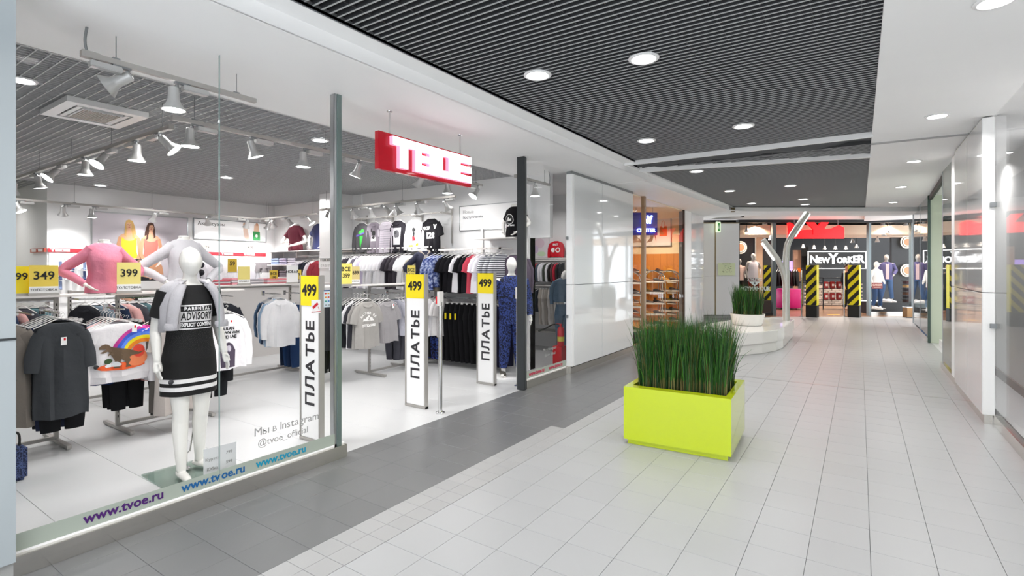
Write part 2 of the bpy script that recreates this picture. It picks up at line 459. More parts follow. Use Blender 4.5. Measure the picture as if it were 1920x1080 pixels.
obj('frosted_strip', bmbox(-3.699, -3.6985, 1.853, 2.80, 0.122, 0.215), FROST, w2)
obj('frosted_strip', bmbox(-3.741, -3.7405, 5.89, 7.04, 0.122, 0.215), FROST, w3)
def xtext(parent, body, y, z, size, m, x, **k):       # lettering on a pane that faces +X
    bm = text_bm(body, size, **k)
    for v in bm.verts: v.co = Vector((x - v.co.y, y + v.co.x, z + v.co.z))
    me = bpy.data.meshes.new('lettering'); bm.to_mesh(me); bm.free(); return obj('lettering', me, m, parent)
xtext(w1, 'www.tvoe.ru', 1.295, 0.175, 0.078, mat('purple_film', '4a1a6b', 0.5), -3.697, bold=0.0018)
xtext(w1, 'www.tv', 1.728, 0.172, 0.078, mat('blue_film', '17619c', 0.5), -3.697, bold=0.0018)
xtext(w2, 'oe.ru', 1.945, 0.172, 0.078, mat('blue_film', '17619c', 0.5), -3.697, bold=0.0018)
xtext(w2, 'www.tvoe.ru', 2.318, 0.170, 0.078, mat('cyan_film', '0e93b5', 0.5), -3.697, bold=0.0018)
GF = mat('grey_film', 'a2a2a0', 0.5)
xtext(w2, 'Мы в Instagram', 2.375, 0.405, 0.085, GF, -3.6985)
xtext(w2, '@tvoe_official', 2.335, 0.318, 0.072, GF, -3.6985)
xtext(w3, 'www.tvoe.ru', 6.18, 0.172, 0.078, mat('red_film', 'c23a55', 0.5), -3.7395, bold=0.003)
xtext(w3, 'www.tvoe.ru', 6.72, 0.172, 0.078, mat('red_film', 'c23a55', 0.5), -3.7395, bold=0.003)
xtext(w3, 'Мы в Instagram', 6.55, 0.45, 0.06, GF, -3.7398)
xtext(w3, '@tvoe_official', 6.55, 0.37, 0.055, GF, -3.7398)
# posts of the entrance
post = struct('trim_7', bmbox(-3.76, -3.70, 2.80, 2.868, 0.108, 3.108), ALU)
obj('post_face', bmbox(-3.7, -3.692, 2.822, 2.866, 0.108, 3.108), mat('post_teal', '72827f', 0.25, 0.3), post)
obj('track_groove', bmbox(-3.735, -3.725, 2.868, 2.871, 0.108, 3.1), DGREY, post)
post = struct('trim_8', bmbox(-3.80, -3.69, 5.765, 5.815, 0.0, 3.108), DGREY)
obj('steel_strip', bmbox(-3.79, -3.70, 5.815, 5.838, 0.0, 3.108), ALU, post)
obj('dark_strip', bmbox(-3.78, -3.71, 5.838, 5.862, 0.0, 3.108), DGREY, post)
obj('steel_strip', bmbox(-3.77, -3.72, 5.862, 5.885, 0.108, 3.108), ALU, post)
struct('ceiling', bmbox([(-16, 3, -2.6, 28, 3.6, 3.7), (-3.06, -3.0, -2.4, 17.5, 3.227, 3.6), (-3.01, -2.7, 7.4, 8.2, 3.27, 3.3)]), DARKV)  # added unseen blockers: roof slab, upright and cover against leaking world light
# clad column between the two shops
cl = struct('wall_left', bmbox(-3.735, -3.66, 7.06, 9.62, 0.1, 3.08), mat('panel_gap', '77797b', 0.7))
for (a, b) in ((7.115, 8.135), (8.145, 8.87), (8.89, 9.62)):
    for (z0, z1) in ((0.12, 1.362), (1.370, 3.06)):
        obj('panel', bmbox(-3.66, -3.63 if a < 8.88 else -3.645, a, b, z0, z1, bevel=0.003), GLOSSW, cl)
for (z0, z1) in ((0.12, 1.362), (1.370, 3.06)):
    obj('panel', bmbox(-3.738, -3.632, 7.045, 7.112, z0, z1, bevel=0.002), WHITE, cl)
struct('trim_9', bmbox(-3.735, -3.64, 7.05, 9.62, 3.06, 3.105), GREY)
struct('baseboard_left', bmbox(-3.735, -3.66, 7.05, 8.875, 0.0, 0.12), STEEL)
struct('baseboard_left', bmbox(-3.735, -3.675, 8.885, 9.64, 0.0, 0.12), STEEL)
for z in (0.86, 2.06):
    obj('glass_clip', bmbox(-3.738, -3.70, 7.02, 7.065, z, z + 0.045, bevel=0.002), GREY, cl)
# --- the clothing shop's shell
struct('wall_back', bmbox(-12.0, -11.8, 2.96, 7.3, 0, 3.3), WALLW)
struct('wall_back', bmbox(-14.2, -12.0, 2.96, 3.1, 0, 3.3), WALLW)
struct('wall_back', bmbox(-15.4, -15.2, -2.6, 3.1, 0, 3.3), mat('cream_wall', 'e2dcb8', 0.6))
struct('door_1', bmbox([(-15.2, -15.17, 2.0, 2.75, 0, 2.05), (-15.17, -15.15, 2.1, 2.65, 0.15, 1.9)]), mat('cream_door', 'cdc8ac', 0.5))
struct('wall_right', bmbox(-12.0, -8.67, 7.2, 7.35, 0, 3.3), WALLW)
struct('wall_right', bmbox(-9.11, -8.67, 6.53, 7.2, 0, 3.3), WALLW)
struct('wall_right', bmbox([(-8.67, -4.36, 7.0, 7.15, 0, 3.3), (-4.36, -4.0, 7.0, 7.1, 2.1, 3.3)]), WALLW)
struct('wall_right', bmbox(-4.42, -4.36, 6.93, 7.15, 0, 3.12), WHITE)
struct('wall_right', bmbox(-12, -6.3, 12.4, 12.6, 0, 3.3), WALLW)
struct('wall_right', bmbox(-6.4, -6.25, 9.4, 12.4, 0, 3.3), WALLW)
struct('wall_right', bmbox(-8.9, -8.7, 7.15, 12.4, 0, 3.3), WALLW)
struct('wall_front', bmbox(-15.4, -3.95, -2.6, -2.45, 0, 3.3), WALLW)
struct('ceiling', bmbox([(-8.7, -3.95, 7.1, 9.5, 3.12, 3.2), (-8.7, -6.3, 9.5, 12.5, 3.12, 3.2)]), WHITE)
# lattice ceiling of the shop
ce = sempty('ceiling')
obj('void_panel', bmbox(-15.4, -4.6, -2.6, 7.3, 3.29, 3.33), mat('void_grey', '292a2c', 0.9), ce)
LAT = mat('lattice', 'bcbdbf', 0.5)
for k in range(100):
    y = 7.16 - 0.0805 * k
    x0 = -11.8 if y > 2.96 else -13.4
    obj('lattice_bar', bmbox(x0 + 4.62, 0, -0.004, 0.004, 0, 0.04), LAT, ce, (-4.62, y, 3.12))
for k in range(133):
    x = -4.64 - 0.0542 * k
    obj('lattice_bar', bmbox(-0.003, 0.003, -0.85, 7.16, 0, 0.038), LAT, ce, (x, 0, 3.121))
struct('trim_10', bmbox(-4.63, -4.61, -2.4, 7.0, 3.105, 3.29), WHITE)
# --- right-hand side of the corridor
cw = struct('wall_right', bmbox(1.085, 1.15, 7.22, 9.1, 0.1, 3.19), mat('panel_gap', '77797b', 0.7))
for (a, b) in ((7.215, 8.12), (8.126, 9.1)):
    for (z0, z1) in ((0.1, 1.362), (1.370, 3.185)):
        obj('panel', bmbox(1.058, 1.085, a, b, z0, z1, bevel=0.003), GLOSSW, cw)
for (z0, z1) in ((0.1, 1.362), (1.370, 3.185)):
    obj('panel', bmbox(1.06, 1.155, 7.195, 7.215, z0, z1, bevel=0.002), WHITE, cw)
struct('baseboard_right', bmbox([(1.075, 1.14, 7.21, 9.12, 0, 0.1), (1.145, 1.17, -2.2, 7.2, 0, 0.11), (1.175, 1.205, -2.2, 7.2, 0, 0.105)]), STEEL)
w4 = struct('window_4', bmbox(1.152, 1.162, 5.20, 7.19, 0.105, 3.19), GLASS)
w5 = struct('window_5', bmbox(1.152, 1.162, 1.2, 5.192, 0.105, 3.19), GLASS)
obj('glass_joint', bmbox(1.151, 1.163, 5.192, 5.20, 0.105, 3.19), GLASSE, w4)
for z in (1.0, 2.25):
    obj('glass_clip', bmbox(1.115, 1.165, 7.16, 7.195, z, z + 0.05, bevel=0.002), GREY, w4)
struct('wall_right', bmbox([(1.73, 1.8, -2.2, 10.9, 0, 3.2), (1.15, 1.8, 10.87, 10.9, 0, 3.2)]), WALLW)
struct('baseboard_right', bmbox([(1.705, 1.73, -2.2, 10.87, 0, 0.11), (1.2, 1.7, 10.845, 10.87, 0, 0.11)]), mat('skirting_brown', '6f6763', 0.5))
struct('floor', bmbox(1.20, 1.73, -2.2, 10.9, -0.04, 0.0), TILEW)
struct('floor', bmbox(-6.1, -3.75, 15.2, 19.0, -0.04, 0.0), TILEG)
cw = struct('wall_right', bmbox(1.10, 1.15, 9.14, 9.62, 0.1, 3.19), mat('panel_gap', '77797b', 0.7))
for (z0, z1) in ((0.1, 1.362), (1.370, 3.185)):
    obj('panel', bmbox(1.085, 1.10, 9.135, 9.62, z0, z1, bevel=0.003), WHITE, cw)
    obj('panel', bmbox(1.10, 1.15, 9.12, 9.135, z0, z1), WHITE, cw)
struct('baseboard_right', bmbox(1.095, 1.14, 9.13, 10.9, 0, 0.1), STEEL)
w6 = struct('window_6', bmbox(1.118, 1.126, 9.64, 10.86, 0.1, 3.19), glass_mat('glass_dark', 'b3b8b6', 1.5))
obj('frame_edge', bmbox(1.115, 1.13, 10.86, 10.89, 0.1, 3.19), ALU, w6)
bm = bmesh.new(); prism(bm, [(1.14, 10.9), (1.25, 14.35), (1.30, 14.35), (1.19, 10.9)], 3.10, 3.195); struct('trim_11', bm, BLACK)
PGREEN = mat('pale_green_wall', 'd7e0cd', 0.6)
struct('wall_right', bmbox([(2.2, 2.3, 10.9, 18.2, 0, 3.2), (1.27, 2.2, 14.4, 14.5, 0, 3.2)]), PGREEN)
struct('floor', bmbox(1.30, 2.2, 10.9, 18.2, -0.03, 0.0), TILEW)
struct('trim_12', bmbox(1.225, 1.275, 14.36, 14.46, 0.0, 3.2, bevel=0.004), mat('post_green', '4f605a', 0.2, 0.4))
w7 = struct('window_7', bmbox(1.235, 1.245, 14.46, 18.15, 0.12, 3.2), glass_mat('glass_dark', 'b3b8b6', 1.5))
struct('baseboard_right', bmbox(1.215, 1.265, 14.46, 18.2, 0.0, 0.12), CHROME)
struct('trim_13', bmbox([(1.22, 1.26, 18.13, 18.17, 0.0, 3.2), (1.23, 1.25, 16.2, 16.22, 0.1, 3.2)]), ALU)
# --- shoe shop on the left, beyond the clad column
ORG = mat('orange_wood', 'd98a3c', 0.45, var=0.08, vscale=3)
OWALL = mat('warm_wall', 'f3dcb4', 0.6)
struct('wall_left', bmbox(-6.2, -6.1, 9.6, 15.3, 2.05, 3.2), OWALL)
wl = struct('wall_left', bmbox(-6.2, -6.12, 9.6, 15.3, 0, 2.05), mat('dark_wood_back', '9a5a22', 0.6))
for k in range(28): obj('plank', bmbox(-6.12, -6.10, 9.6 + 0.2 * k, 9.795 + 0.2 * k, 0, 2.05), ORG, wl)
struct('wall_back', bmbox(-6.1, -3.85, 15.2, 15.3, 2.05, 3.2), OWALL)
wl = struct('wall_back', bmbox(-6.1, -3.85, 15.22, 15.3, 0, 2.05), mat('dark_wood_back', '9a5a22', 0.6))
for k in range(11): obj('plank', bmbox(-6.1 + 0.198 * k, -5.907 + 0.198 * k, 15.20, 15.22, 0, 2.05), ORG, wl)
struct('floor', bmbox(-6.1, -3.75, 9.6, 15.2, -0.04, 0.0), mat('shoe_floor', 'c98a4c', 0.4))
struct('ceiling', bmbox(-6.1, -3.75, 9.6, 15.2, 3.08, 3.12), mat('warm_ceiling', 'f5e3c5', 0.6))
w8 = struct('window_8', bmbox(-3.71, -3.70, 9.63, 13.35, 0.1, 3.1), GLASS)
obj('frame_edge', bmbox(-3.73, -3.66, 10.30, 10.40, 0.1, 3.1), mat('bronze_frame', 'a08a72', 0.35, 0.5), w8)
obj('frame_edge', bmbox(-3.74, -3.69, 13.30, 13.37, 0.1, 3.1), mat('brown_frame', '3a2a22', 0.4), w8)
struct('baseboard_left', bmbox(-3.76, -3.68, 9.63, 13.4, 0, 0.1), STEEL)
cl = struct('wall_left', bmbox(-3.85, -3.72, 13.4, 15.3, 0.1, 3.1), mat('panel_gap', '77797b', 0.7))
for (a, b, m) in ((13.40, 13.98, WHITE), (13.99, 15.28, GLOSSW)):
    for (z0, z1) in ((0.1, 1.362), (1.370, 3.1)):
        obj('panel', bmbox(-3.72, -3.695, a, b, z0, z1, bevel=0.003), m, cl)
struct('baseboard_left', bmbox(-3.85, -3.71, 13.4, 15.3, 0, 0.1), STEEL)
# panels facing us beside the far shop
cl = fbox('wall_far', 1300, 1385, 16.9, 17.5, 0.1, 3.12, mat('panel_gap', '77797b', 0.7))
dd = 16.9 / 969
for (a, b, m) in ((1300, 1312.5, GLOSSW), (1317, 1339.5, GLOSSW), (1341.5, 1385, GLOSSW)):
    for (z0, z1) in ((0.1, 1.362), (1.370, 3.1)):
        obj('panel', bmbox((a - 1300) * dd, (b - 1300) * dd, -0.03, 0, z0, z1, bevel=0.003), m, cl)
OTR = mat('orange_trim', 'd9951f', 0.4)
obj('orange_trim', bmbox((1313 - 1300) * dd, (1316.5 - 1300) * dd, -0.04, 0, 0.1, 3.1), OTR, cl)
obj('gold_trim', bmbox((1339.7 - 1300) * dd, (1341.2 - 1300) * dd, -0.035, 0, 0.1, 3.1), mat('gold_trim', '9c8a64', 0.4, 0.5), cl)
obj('gold_trim', bmbox((1313 - 1300) * dd, (1385 - 1300) * dd, -0.035, 0, 3.08, 3.11), mat('gold_trim', '9c8a64', 0.4, 0.5), cl)
fbox('baseboard_far', 1312, 1385, 16.92, 17.4, 0, 0.1, mat('base_stone', 'a5a5a3', 0.6, bump=0.2))
# --- shell of the far shop
fbox('floor', 1300, 1900, 17.3, 27, -0.04, 0.002, mat('brown_floor', '8a6a52', 0.25, var=0.15, vscale=3))
fbox('wall_far', 1300, 1500, 26.0, 26.2, 0, 3.3, mat('dark_shop_wall', '0e0c0c', 0.6))
fbox('wall_far', 1500, 1900, 26.0, 26.2, 0, 3.3, mat('dark_shop_wall', '0e0c0c', 0.6))
fbox('ceiling', 1330, 1900, 17.75, 26.0, 3.3, 3.34, mat('dark_shop_ceiling', '161210', 0.7))
fbox('ceiling', 1330, 1900, 18.4, 20.4, 2.82, 3.16, mat('beige_bulkhead', 'dcc0a4', 0.6))
fbox('trim_14', 1385, 1775, 17.55, 17.75, 3.17, 3.27, BLACK)
MULL = mat('mullion_grey', '70797b', 0.3, 0.5)
for (a, b) in ((1384.5, 1387), (1449, 1455.5), (1629, 1633.5), (1709, 1712)):
    fbox('trim_15', a, b, 17.6, 17.72, 0, 3.17, MULL)
w9 = fbox('window_9', 1387, 1449, 17.65, 17.66, 0.1, 3.17, GLASS)
w10 = fbox('window_10', 1633.5, 1709, 17.65, 17.66, 0.14, 3.17, GLASS)
fbox('baseboard_far', 1386, 1449, 17.6, 17.72, 0, 0.1, BLACK)
fbox('baseboard_far', 1633, 1712, 17.6, 17.72, 0, 0.14, STEEL)

# ================================================================== LIGHTS
def make_downlight(r, label, loc, group=None):
    t = thing('downlight', label, 'ceiling light', loc, 0, group)
    bm = bmesh.new(); lathe(bm, [(r, 0.006), (r, 0.0), (r * 0.93, -0.006), (r * 0.80, -0.006), (r * 0.74, 0.004), (r * 0.72, 0.012)], 32, cap=False)
    obj('rim', bm, PLASTW, t, smooth=True)
    bm = bmesh.new(); lathe(bm, [(r * 0.70, 0.002), (r * 0.70, 0.004)], 28)
    obj('lens', bm, LAMP, t)
    return t
LB = mat('lamp_box', 'b0b0b0', 0.5)
names = ['nearest to the clothing shop sign', 'brightest, straight above the lime planter']
mall = [(-1.364, 3.823, 'large round downlight in the dark slats, right of the near pair'), (-2.209, 3.662, 'large round downlight in the dark slats, left of the near pair'),
        (-1.083, 6.262, 'round downlight in the dark slats, right of the second pair'), (-2.212, 6.298, 'round downlight in the dark slats, left of the second pair, close to the first rail'),
        (-2.227, 8.745, 'round downlight touching the second white ceiling rail'), (-2.228, 11.356, 'small downlight in far slats, second of the left row past the rail'),
        (-2.21, 13.836, 'small downlight in far slats, farthest of the left row'), (-1.112, 11.298, 'small downlight in far slats, nearest of the right row past the rail'),
        (-1.084, 13.672, 'small downlight in far slats, second of the right row past the rail'), (-1.128, 14.813, 'small downlight in far slats, farthest of the right row')]
for x, y, lb in mall:
    make_downlight(0.115, lb, (x, y, 3.213), 'downlights in the dark slatted ceiling')
    lamp((x, y, 3.19), P_MALL, 0.16)
for x, y in ((-1.3, 1.3), (-2.2, 1.2), (-1.3, -1.2), (-2.2, -1.2), (-1.1, 16.0), (-1.12, 8.745)): lamp((x, y, 3.19), P_MALL, 0.16)
for i, y in enumerate((4.125, 6.891, 9.624, 12.511, 15.337)):
    make_downlight(0.105, ORD[i] + ' recessed downlight from the camera in the white ceiling strip', (0.665, y, 3.193), 'downlights in the white ceiling strip')
    lamp((0.665, y, 3.17), P_MALL * 0.8, 0.15)
for y in (1.3, -1.3): lamp((0.665, y, 3.17), P_MALL * 0.8, 0.15)
for x, y, lb in ((-5.523, 1.233, 'round downlight in the lattice beside the air conditioner, at the left column'), (-5.226, 3.753, 'round downlight in the lattice beside the entrance post'),
                 (-11.36, 3.586, 'flat downlight in the lattice close to the back wall'), (-8.639, 4.432, 'flat downlight in the middle of the lattice ceiling')):
    make_downlight(0.10, lb, (x, y, 3.112), 'downlights in the lattice ceiling')
for x in (-5.4, -7.2, -9.0, -10.8):
    for y in (0.2, 2.3, 4.4, 6.2):
        lamp((x, y, 3.09), P_STORE, 0.35)
for p in ((-13.3, 0.8, 3.05), (-13.3, 2.2, 3.05), (-5.0, 8.3, 3.05), (-7.2, 10.6, 3.05)): lamp(p, P_STORE, 0.3)  # the first two are added to brighten the dark cream back area
lamp((1.75, 12.2, 3.05), 14, 0.3); lamp((1.45, 6.2, 3.15), 14, 0.2); lamp((1.45, 3.0, 3.15), 10, 0.2); lamp((1.45, 8.2, 3.15), 16, 0.2); lamp((1.45, 10.0, 3.15), 12, 0.2)  # lamps behind the near right panes are added to brighten that interior
for p in ((-4.9, 10.6, 3.0), (-4.8, 12.4, 3.0), (-4.8, 14.2, 3.0)): lamp(p, P_SHOE, 0.3, (1, 0.88, 0.7))
for (u, d, z, pw) in ((1420, 18.25, 3.1, 40), (1490, 21.5, 3.2, 90), (1580, 21.5, 3.2, 90), (1670, 18.25, 3.1, 50), (1560, 24.5, 3.2, 50), (1540, 18.1, 3.1, 40)):
    q = far(u, d, z); lamp(q, pw, 0.3, (1, 0.86, 0.74))

# ------------------------------------------------------------------ track lights
def track(x0, y0, x1, y1, z, label, wires=True, ztop=3.12):
    t = thing('light_track', label, 'light track', (x0, y0, z))
    L = math.hypot(x1 - x0, y1 - y0); t.rotation_euler = (0, 0, math.atan2(y1 - y0, x1 - x0))
    obj('rail', bmbox([(0, L, -0.018, 0.018, 0, 0.034), (-0.03, 0.06, -0.022, 0.022, -0.004, 0.038)], bevel=0.002), RACKG, t)
    k = max(2, int(L / 1.1) + 1)
    for i in range(k):
        x = 0.15 + (L - 0.3) * i / (k - 1)
        bm = bmesh.new(); tube(bm, [(x, 0, 0.03), (x, 0, ztop - z)], 0.003, 6); box(bm, x - 0.02, x + 0.02, -0.01, 0.01, 0.034, 0.045)
        obj('suspension_wire', bm, GREY, t)
    return t
t1 = track(-3.95, 1.18, -3.95, 2.25, 2.92, 'short light track hanging just behind the shop window', ztop=3.11)
bm = bmesh.new(); stube(bm, [(0, 0, 0.03), (-0.01, 0, 0.1), (0, 0, 0.19)], 0.008, 8); obj('cable', bm, GREY, t1)
track(-4.83, 2.05, -4.83, 6.35, 2.88, 'long light track running from window post past the red sign')
track(-5.1, 2.12, -12.4, 2.12, 2.86, 'light track running from the window to the back of the shop')
track(-11.3, -0.5, -11.3, 6.9, 2.72, 'light track hung before the poster wall at the back')
track(-11.2, 6.55, -9.2, 6.55, 2.72, 'short light track hung across the shelf recess in the far corner')
track(-8.7, 6.28, -5.3, 6.28, 2.74, 'light track over the row of hanging tops on the right wall')
t2 = track(-3.95, 5.98, -3.95, 6.9, 2.88, 'short light track behind the narrow pane right of the door', ztop=3.11)
bm = bmesh.new(); stube(bm, [(0.92, 0, 0.03), (0.93, 0, 0.13), (0.90, 0, 0.23)], 0.006, 8); obj('cable', bm, GREY, t2)
LS = mat('spot_shell', 'c9c9c8', 0.3, 0.5)
def make_spot():
    t = thing('track_spotlight', '', 'spotlight')
    obj('driver_box', bmbox(-0.17, 0.0, -0.03, 0.03, -0.05, -0.012, bevel=0.006), LS, t)
    obj('adapter', bmbox(-0.05, 0.05, -0.014, 0.014, -0.014, 0.002), GREY, t)
    bm = bmesh.new(); tube(bm, [(0.03, 0, -0.02), (0.05, 0, -0.055)], 0.012, 10); obj('neck', bm, GREY, t)
    h = bmesh.new(); lathe(h, [(0.022, 0.0), (0.033, -0.008), (0.036, -0.09), (0.045, -0.115), (0.072, -0.155), (0.076, -0.165), (0.070, -0.163)], 20, cap=False)
    ho = obj('lamp_head', h, LS, t, smooth=True); ho.location = (0.055, 0, -0.04)
    g = bmesh.new(); lathe(g, [(0.069, -0.158), (0.069, -0.160)], 20); obj('lens', g, LAMP, ho)
    return t
spot0 = make_spot(); sused = [0]
def place_spot(x, y, z, rz, tilt, label, group):
    global spot0
    if sused[0] == 0: t = spot0; t.location = (x, y, z); t.rotation_euler = (0, 0, rz); t['label'] = label; t['group'] = group
    else: t = dup(spot0, (x, y, z), rz, label, group)
    sused[0] += 1
    for ch in t.children:
        if ch.name.startswith('lamp_head'): ch.rotation_euler = (tilt[0], tilt[1], 0)
    d = Matrix.Rotation(rz, 3, 'Z') @ (Matrix.Rotation(tilt[1], 3, 'Y') @ Matrix.Rotation(tilt[0], 3, 'X') @ Vector((0, 0, -1)))
    return t, d
def spots(lst, tr):
    for i, (x, y, z, rz, tx, ty) in enumerate(lst):
        t, d = place_spot(x, y, z, rz, (tx, ty), '%s spotlight on the %s' % (ORD[i], tr), 'spotlights on the ' + tr)
        l = lamp(Vector((x, y, z - 0.24)) + d * 0.04, P_TRACK * (0.5 if 'tops' in tr else 1.0), 0.12, spread=110); l.rotation_euler = d.to_track_quat('-Z', 'Y').to_euler()
H2 = PI / 2
spots([(-3.95, 1.36, 2.92, H2, 0.5, 0.9), (-3.95, 1.72, 2.92, -H2, 0, 0)], 'short track behind the shop window')
spots([(-4.83, 2.22, 2.88, -H2, 0, 0), (-4.83, 2.75, 2.88, -H2, 0.1, 0.3), (-4.83, 3.32, 2.88, -H2, 0, 0.0), (-4.83, 3.95, 2.88, H2, 0.3, 0.2), (-4.83, 5.0, 2.88, H2, 0.5, 0.3), (-4.83, 5.6, 2.88, -H2, 0, 0), (-4.83, 6.2, 2.88, H2, 0.2, 0.6)], 'long track passing the red sign')
spots([(-5.35, 2.12, 2.86, 0, 0.6, -0.5), (-5.85, 2.12, 2.86, 0, 0, 0), (-6.5, 2.12, 2.86, PI, 0.6, 0.2), (-7.2, 2.12, 2.86, 0, 0, 0), (-8.0, 2.12, 2.86, PI, 0.7, 0.1), (-8.9, 2.12, 2.86, 0, 0.2, 0), (-9.9, 2.12, 2.86, 0, 0, 0.4), (-11.0, 2.12, 2.86, 0, 0, 0)], 'track running to the back of the shop')
spots([(-11.3, 2.5, 2.72, -H2, 0.3, 0.4), (-11.3, 3.1, 2.72, -H2, -0.4, 0.1), (-11.3, 3.5, 2.72, -H2, 0, 0), (-11.3, 4.5, 2.72, -H2, -0.5, -0.2), (-11.3, 5.45, 2.72, -H2, -0.5, 0.4), (-11.3, 6.2, 2.72, H2, 0.4, 0), (-11.3, 6.7, 2.72, H2, 0.5, 0)], 'track before the poster wall')
spots([(-10.9, 6.55, 2.72, 0, 0.5, 0.3), (-10.3, 6.55, 2.72, 0, 0.5, -0.4), (-9.6, 6.55, 2.72, 0, 0.4, -0.5)], 'track across the shelf recess')
spots([(-8.45, 6.28, 2.74, PI, 0.5, 0.2), (-7.75, 6.28, 2.74, PI, -0.6, -0.3), (-7.35, 6.28, 2.74, 0, 0.3, 0.1), (-7.0, 6.28, 2.74, 0, 0.6, -0.7), (-6.6, 6.28, 2.74, PI, -0.4, 0.3), (-6.1, 6.28, 2.74, PI, -0.5, -0.2), (-5.5, 6.28, 2.74, PI, -0.6, 0.3)], 'track over the hanging tops')
spots([(-3.95, 6.42, 2.88, H2, 0, 0)], 'short track behind the narrow pane')
# air conditioner
t = thing('air_conditioner', 'white square cassette air conditioner in the lattice ceiling', 'air conditioner', (-6.05, 1.87, 3.10))
obj('frame', bmbox([(-0.36, 0.36, -0.31, -0.22, -0.03, 0.02), (-0.36, 0.36, 0.22, 0.31, -0.03, 0.02), (-0.36, -0.27, -0.22, 0.22, -0.03, 0.02), (0.27, 0.36, -0.22, 0.22, -0.03, 0.02)]), PLASTW, t)
obj('intake_panel', bmbox(-0.20, 0.20, -0.155, 0.155, -0.035, -0.01), PLASTW, t)
obj('recess', bmbox(-0.27, 0.27, -0.22, 0.22, 0.0, 0.02), BLACK, t)
for k in range(14): obj('louver', bmbox(-0.19, 0.19, -0.005, 0.005, -0.04, -0.034), mat('louver_beige', 'b5aca2', 0.5), t, (0, -0.135 + 0.0205 * k, 0))
for (a, b, c_, d_) in ((-0.24, 0.24, -0.20, -0.165), (-0.24, 0.24, 0.165, 0.20)): obj('air_flap', bmbox(a, b, c_, d_, -0.03, -0.02), PLASTW, t)
t = thing('ceiling_speaker', 'flat white ceiling box beside the left column', 'speaker', (-7.2, 1.42, 2.98))
obj('cover', bmbox(-0.12, 0.12, -0.12, 0.12, 0, 0.03, bevel=0.008), PLASTW, t)
bm = bmesh.new(); lathe(bm, [(0.05, 0.03), (0.04, 0.09), (0.02, 0.13)], 16); obj('bracket', bm, PLASTW, t, smooth=True)

# ================================================================== RED SIGN
def block_letters():
    L = []
    L.append([(0, 0.72, 0.95, 1.0), (0.30, 0.0, 0.66, 0.72)])
    L.append([(1.0, 0, 1.28, 1), (1.68, 0, 1.98, 1), (1.28, 0, 1.68, 0.25), (1.28, 0.36, 1.68, 0.60), (1.28, 0.71, 1.68, 1.0)])
    L.append([(2.02, 0, 2.36, 1), (2.68, 0, 3.02, 1), (2.36, 0, 2.68, 0.24), (2.36, 0.76, 2.68, 1)])
    L.append([(3.06, 0, 3.34, 1), (3.34, 0, 4.0, 0.26), (3.34, 0.37, 4.0, 0.61), (3.34, 0.72, 4.0, 1)])
    return L
def logo(parent, x, z, w, h, m, y0, y1, name='letter'):
    for i, B in enumerate(block_letters()):
        bm = bmesh.new()
        for a, b, c_, d_ in B: box(bm, x + a / 4 * w, x + c_ / 4 * w, y0, y1, z + b * h, z + d_ * h)
        obj(name, bm, m, parent)
t = thing('shop_sign', 'red lightbox with glowing white block letters hung over the entrance', 'sign', (-3.66, 3.25, 2.535), PI / 2)
obj('lightbox', bmbox(0, 1.36, 0, 0.055, 0, 0.352, bevel=0.003), mat('sign_red', 'c40f25', 0.25, coat=0.4), t)
logo(t, 0.13, 0.035, 1.18, 0.29, mat('sign_side', 'f6a8c6', 0.4, emit=0.55), -0.045, -0.001, 'letter_side')
logo(t, 0.133, 0.038, 1.174, 0.284, mat('sign_glow', 'fff6f9', 0.4, emit=1.0), -0.05, -0.045)
for x in (0.16, 1.20):
    bm = bmesh.new(); tube(bm, [(x, 0.03, 0.35), (x, 0.03, 0.57)], 0.008, 12); lathe(bm, [(0.03, 0.572), (0.028, 0.565), (0.008, 0.56)], 16, M=Matrix.Translation((x, 0.03, 0)))
    obj('hanging_rod', bm, CHROME, t, smooth=True)

# ================================================================== PLANTERS
def grass(parent, spots_, n, h, m, name='grass', spread=0.18, w=0.0035, kind='stuff'):
    bm = bmesh.new(); R = random.Random(3)
    ml = bm.faces.layers.int
    for _ in range(n):
        cx, cy, cr = R.choice(spots_)
        a = R.uniform(0, 2 * PI); r = cr * math.sqrt(R.random())
        bx, by = cx + r * math.cos(a), cy + r * math.sin(a)
        hh = h * (R.uniform(0.72, 1.0) if R.random() < 0.8 else R.uniform(0.35, 1.12))
        la = R.uniform(0, 2 * PI); lean = R.gauss(0, 1) * spread * hh * 0.5
        dx, dy = math.cos(la) * lean + (bx - cx) * 0.75, math.sin(la) * lean + (by - cy) * 0.75
        pa = R.uniform(0, PI); px, py = math.cos(pa), math.sin(pa)
        ww = w * R.uniform(0.6, 1.2); prev = None; mi = 0 if R.random() < 0.62 else (1 if R.random() < 0.7 else 2)
        droop = R.random() < 0.06
        for s in range(6):
            t = s / 5; k = t * t
            x, y = bx + dx * k, by + dy * k; z = hh * t
            if droop: x += dx * k * 1.2; y += dy * k * 1.2; z = hh * (t - 0.35 * t ** 3)
            wv = ww * (1 - t ** 3)
            v = (bm.verts.new((x - px * wv, y - py * wv, z)), bm.verts.new((x + px * wv, y + py * wv, z)))
            if prev:
                f = bm.faces.new((prev[0], prev[1], v[1], v[0])); f.material_index = mi if (s > 1 or mi == 0) else 3
            prev = v
    me = bpy.data.meshes.new(name); bm.to_mesh(me); bm.free()
    for q in m: me.materials.append(q)
    o = bpy.data.objects.new(name, me); C.objects.link(o); o.parent = parent; o['kind'] = kind
    return o
GR = [mat('grass_dark', '1f4a1a', 0.5), mat('grass_mid', '3f7a22', 0.45), mat('grass_olive', '5c5a2c', 0.6), mat('grass_base', '7d7444', 0.6)]
LIME = mat('lime_lacquer', 'c4d600', 0.12, coat=0.7)
t = thing('planter', 'lime green square planter full of tall grass on the corridor floor', 'planter', (-1.372, 5.0, 0), 0.05)
W2, D2 = 0.463, 0.43
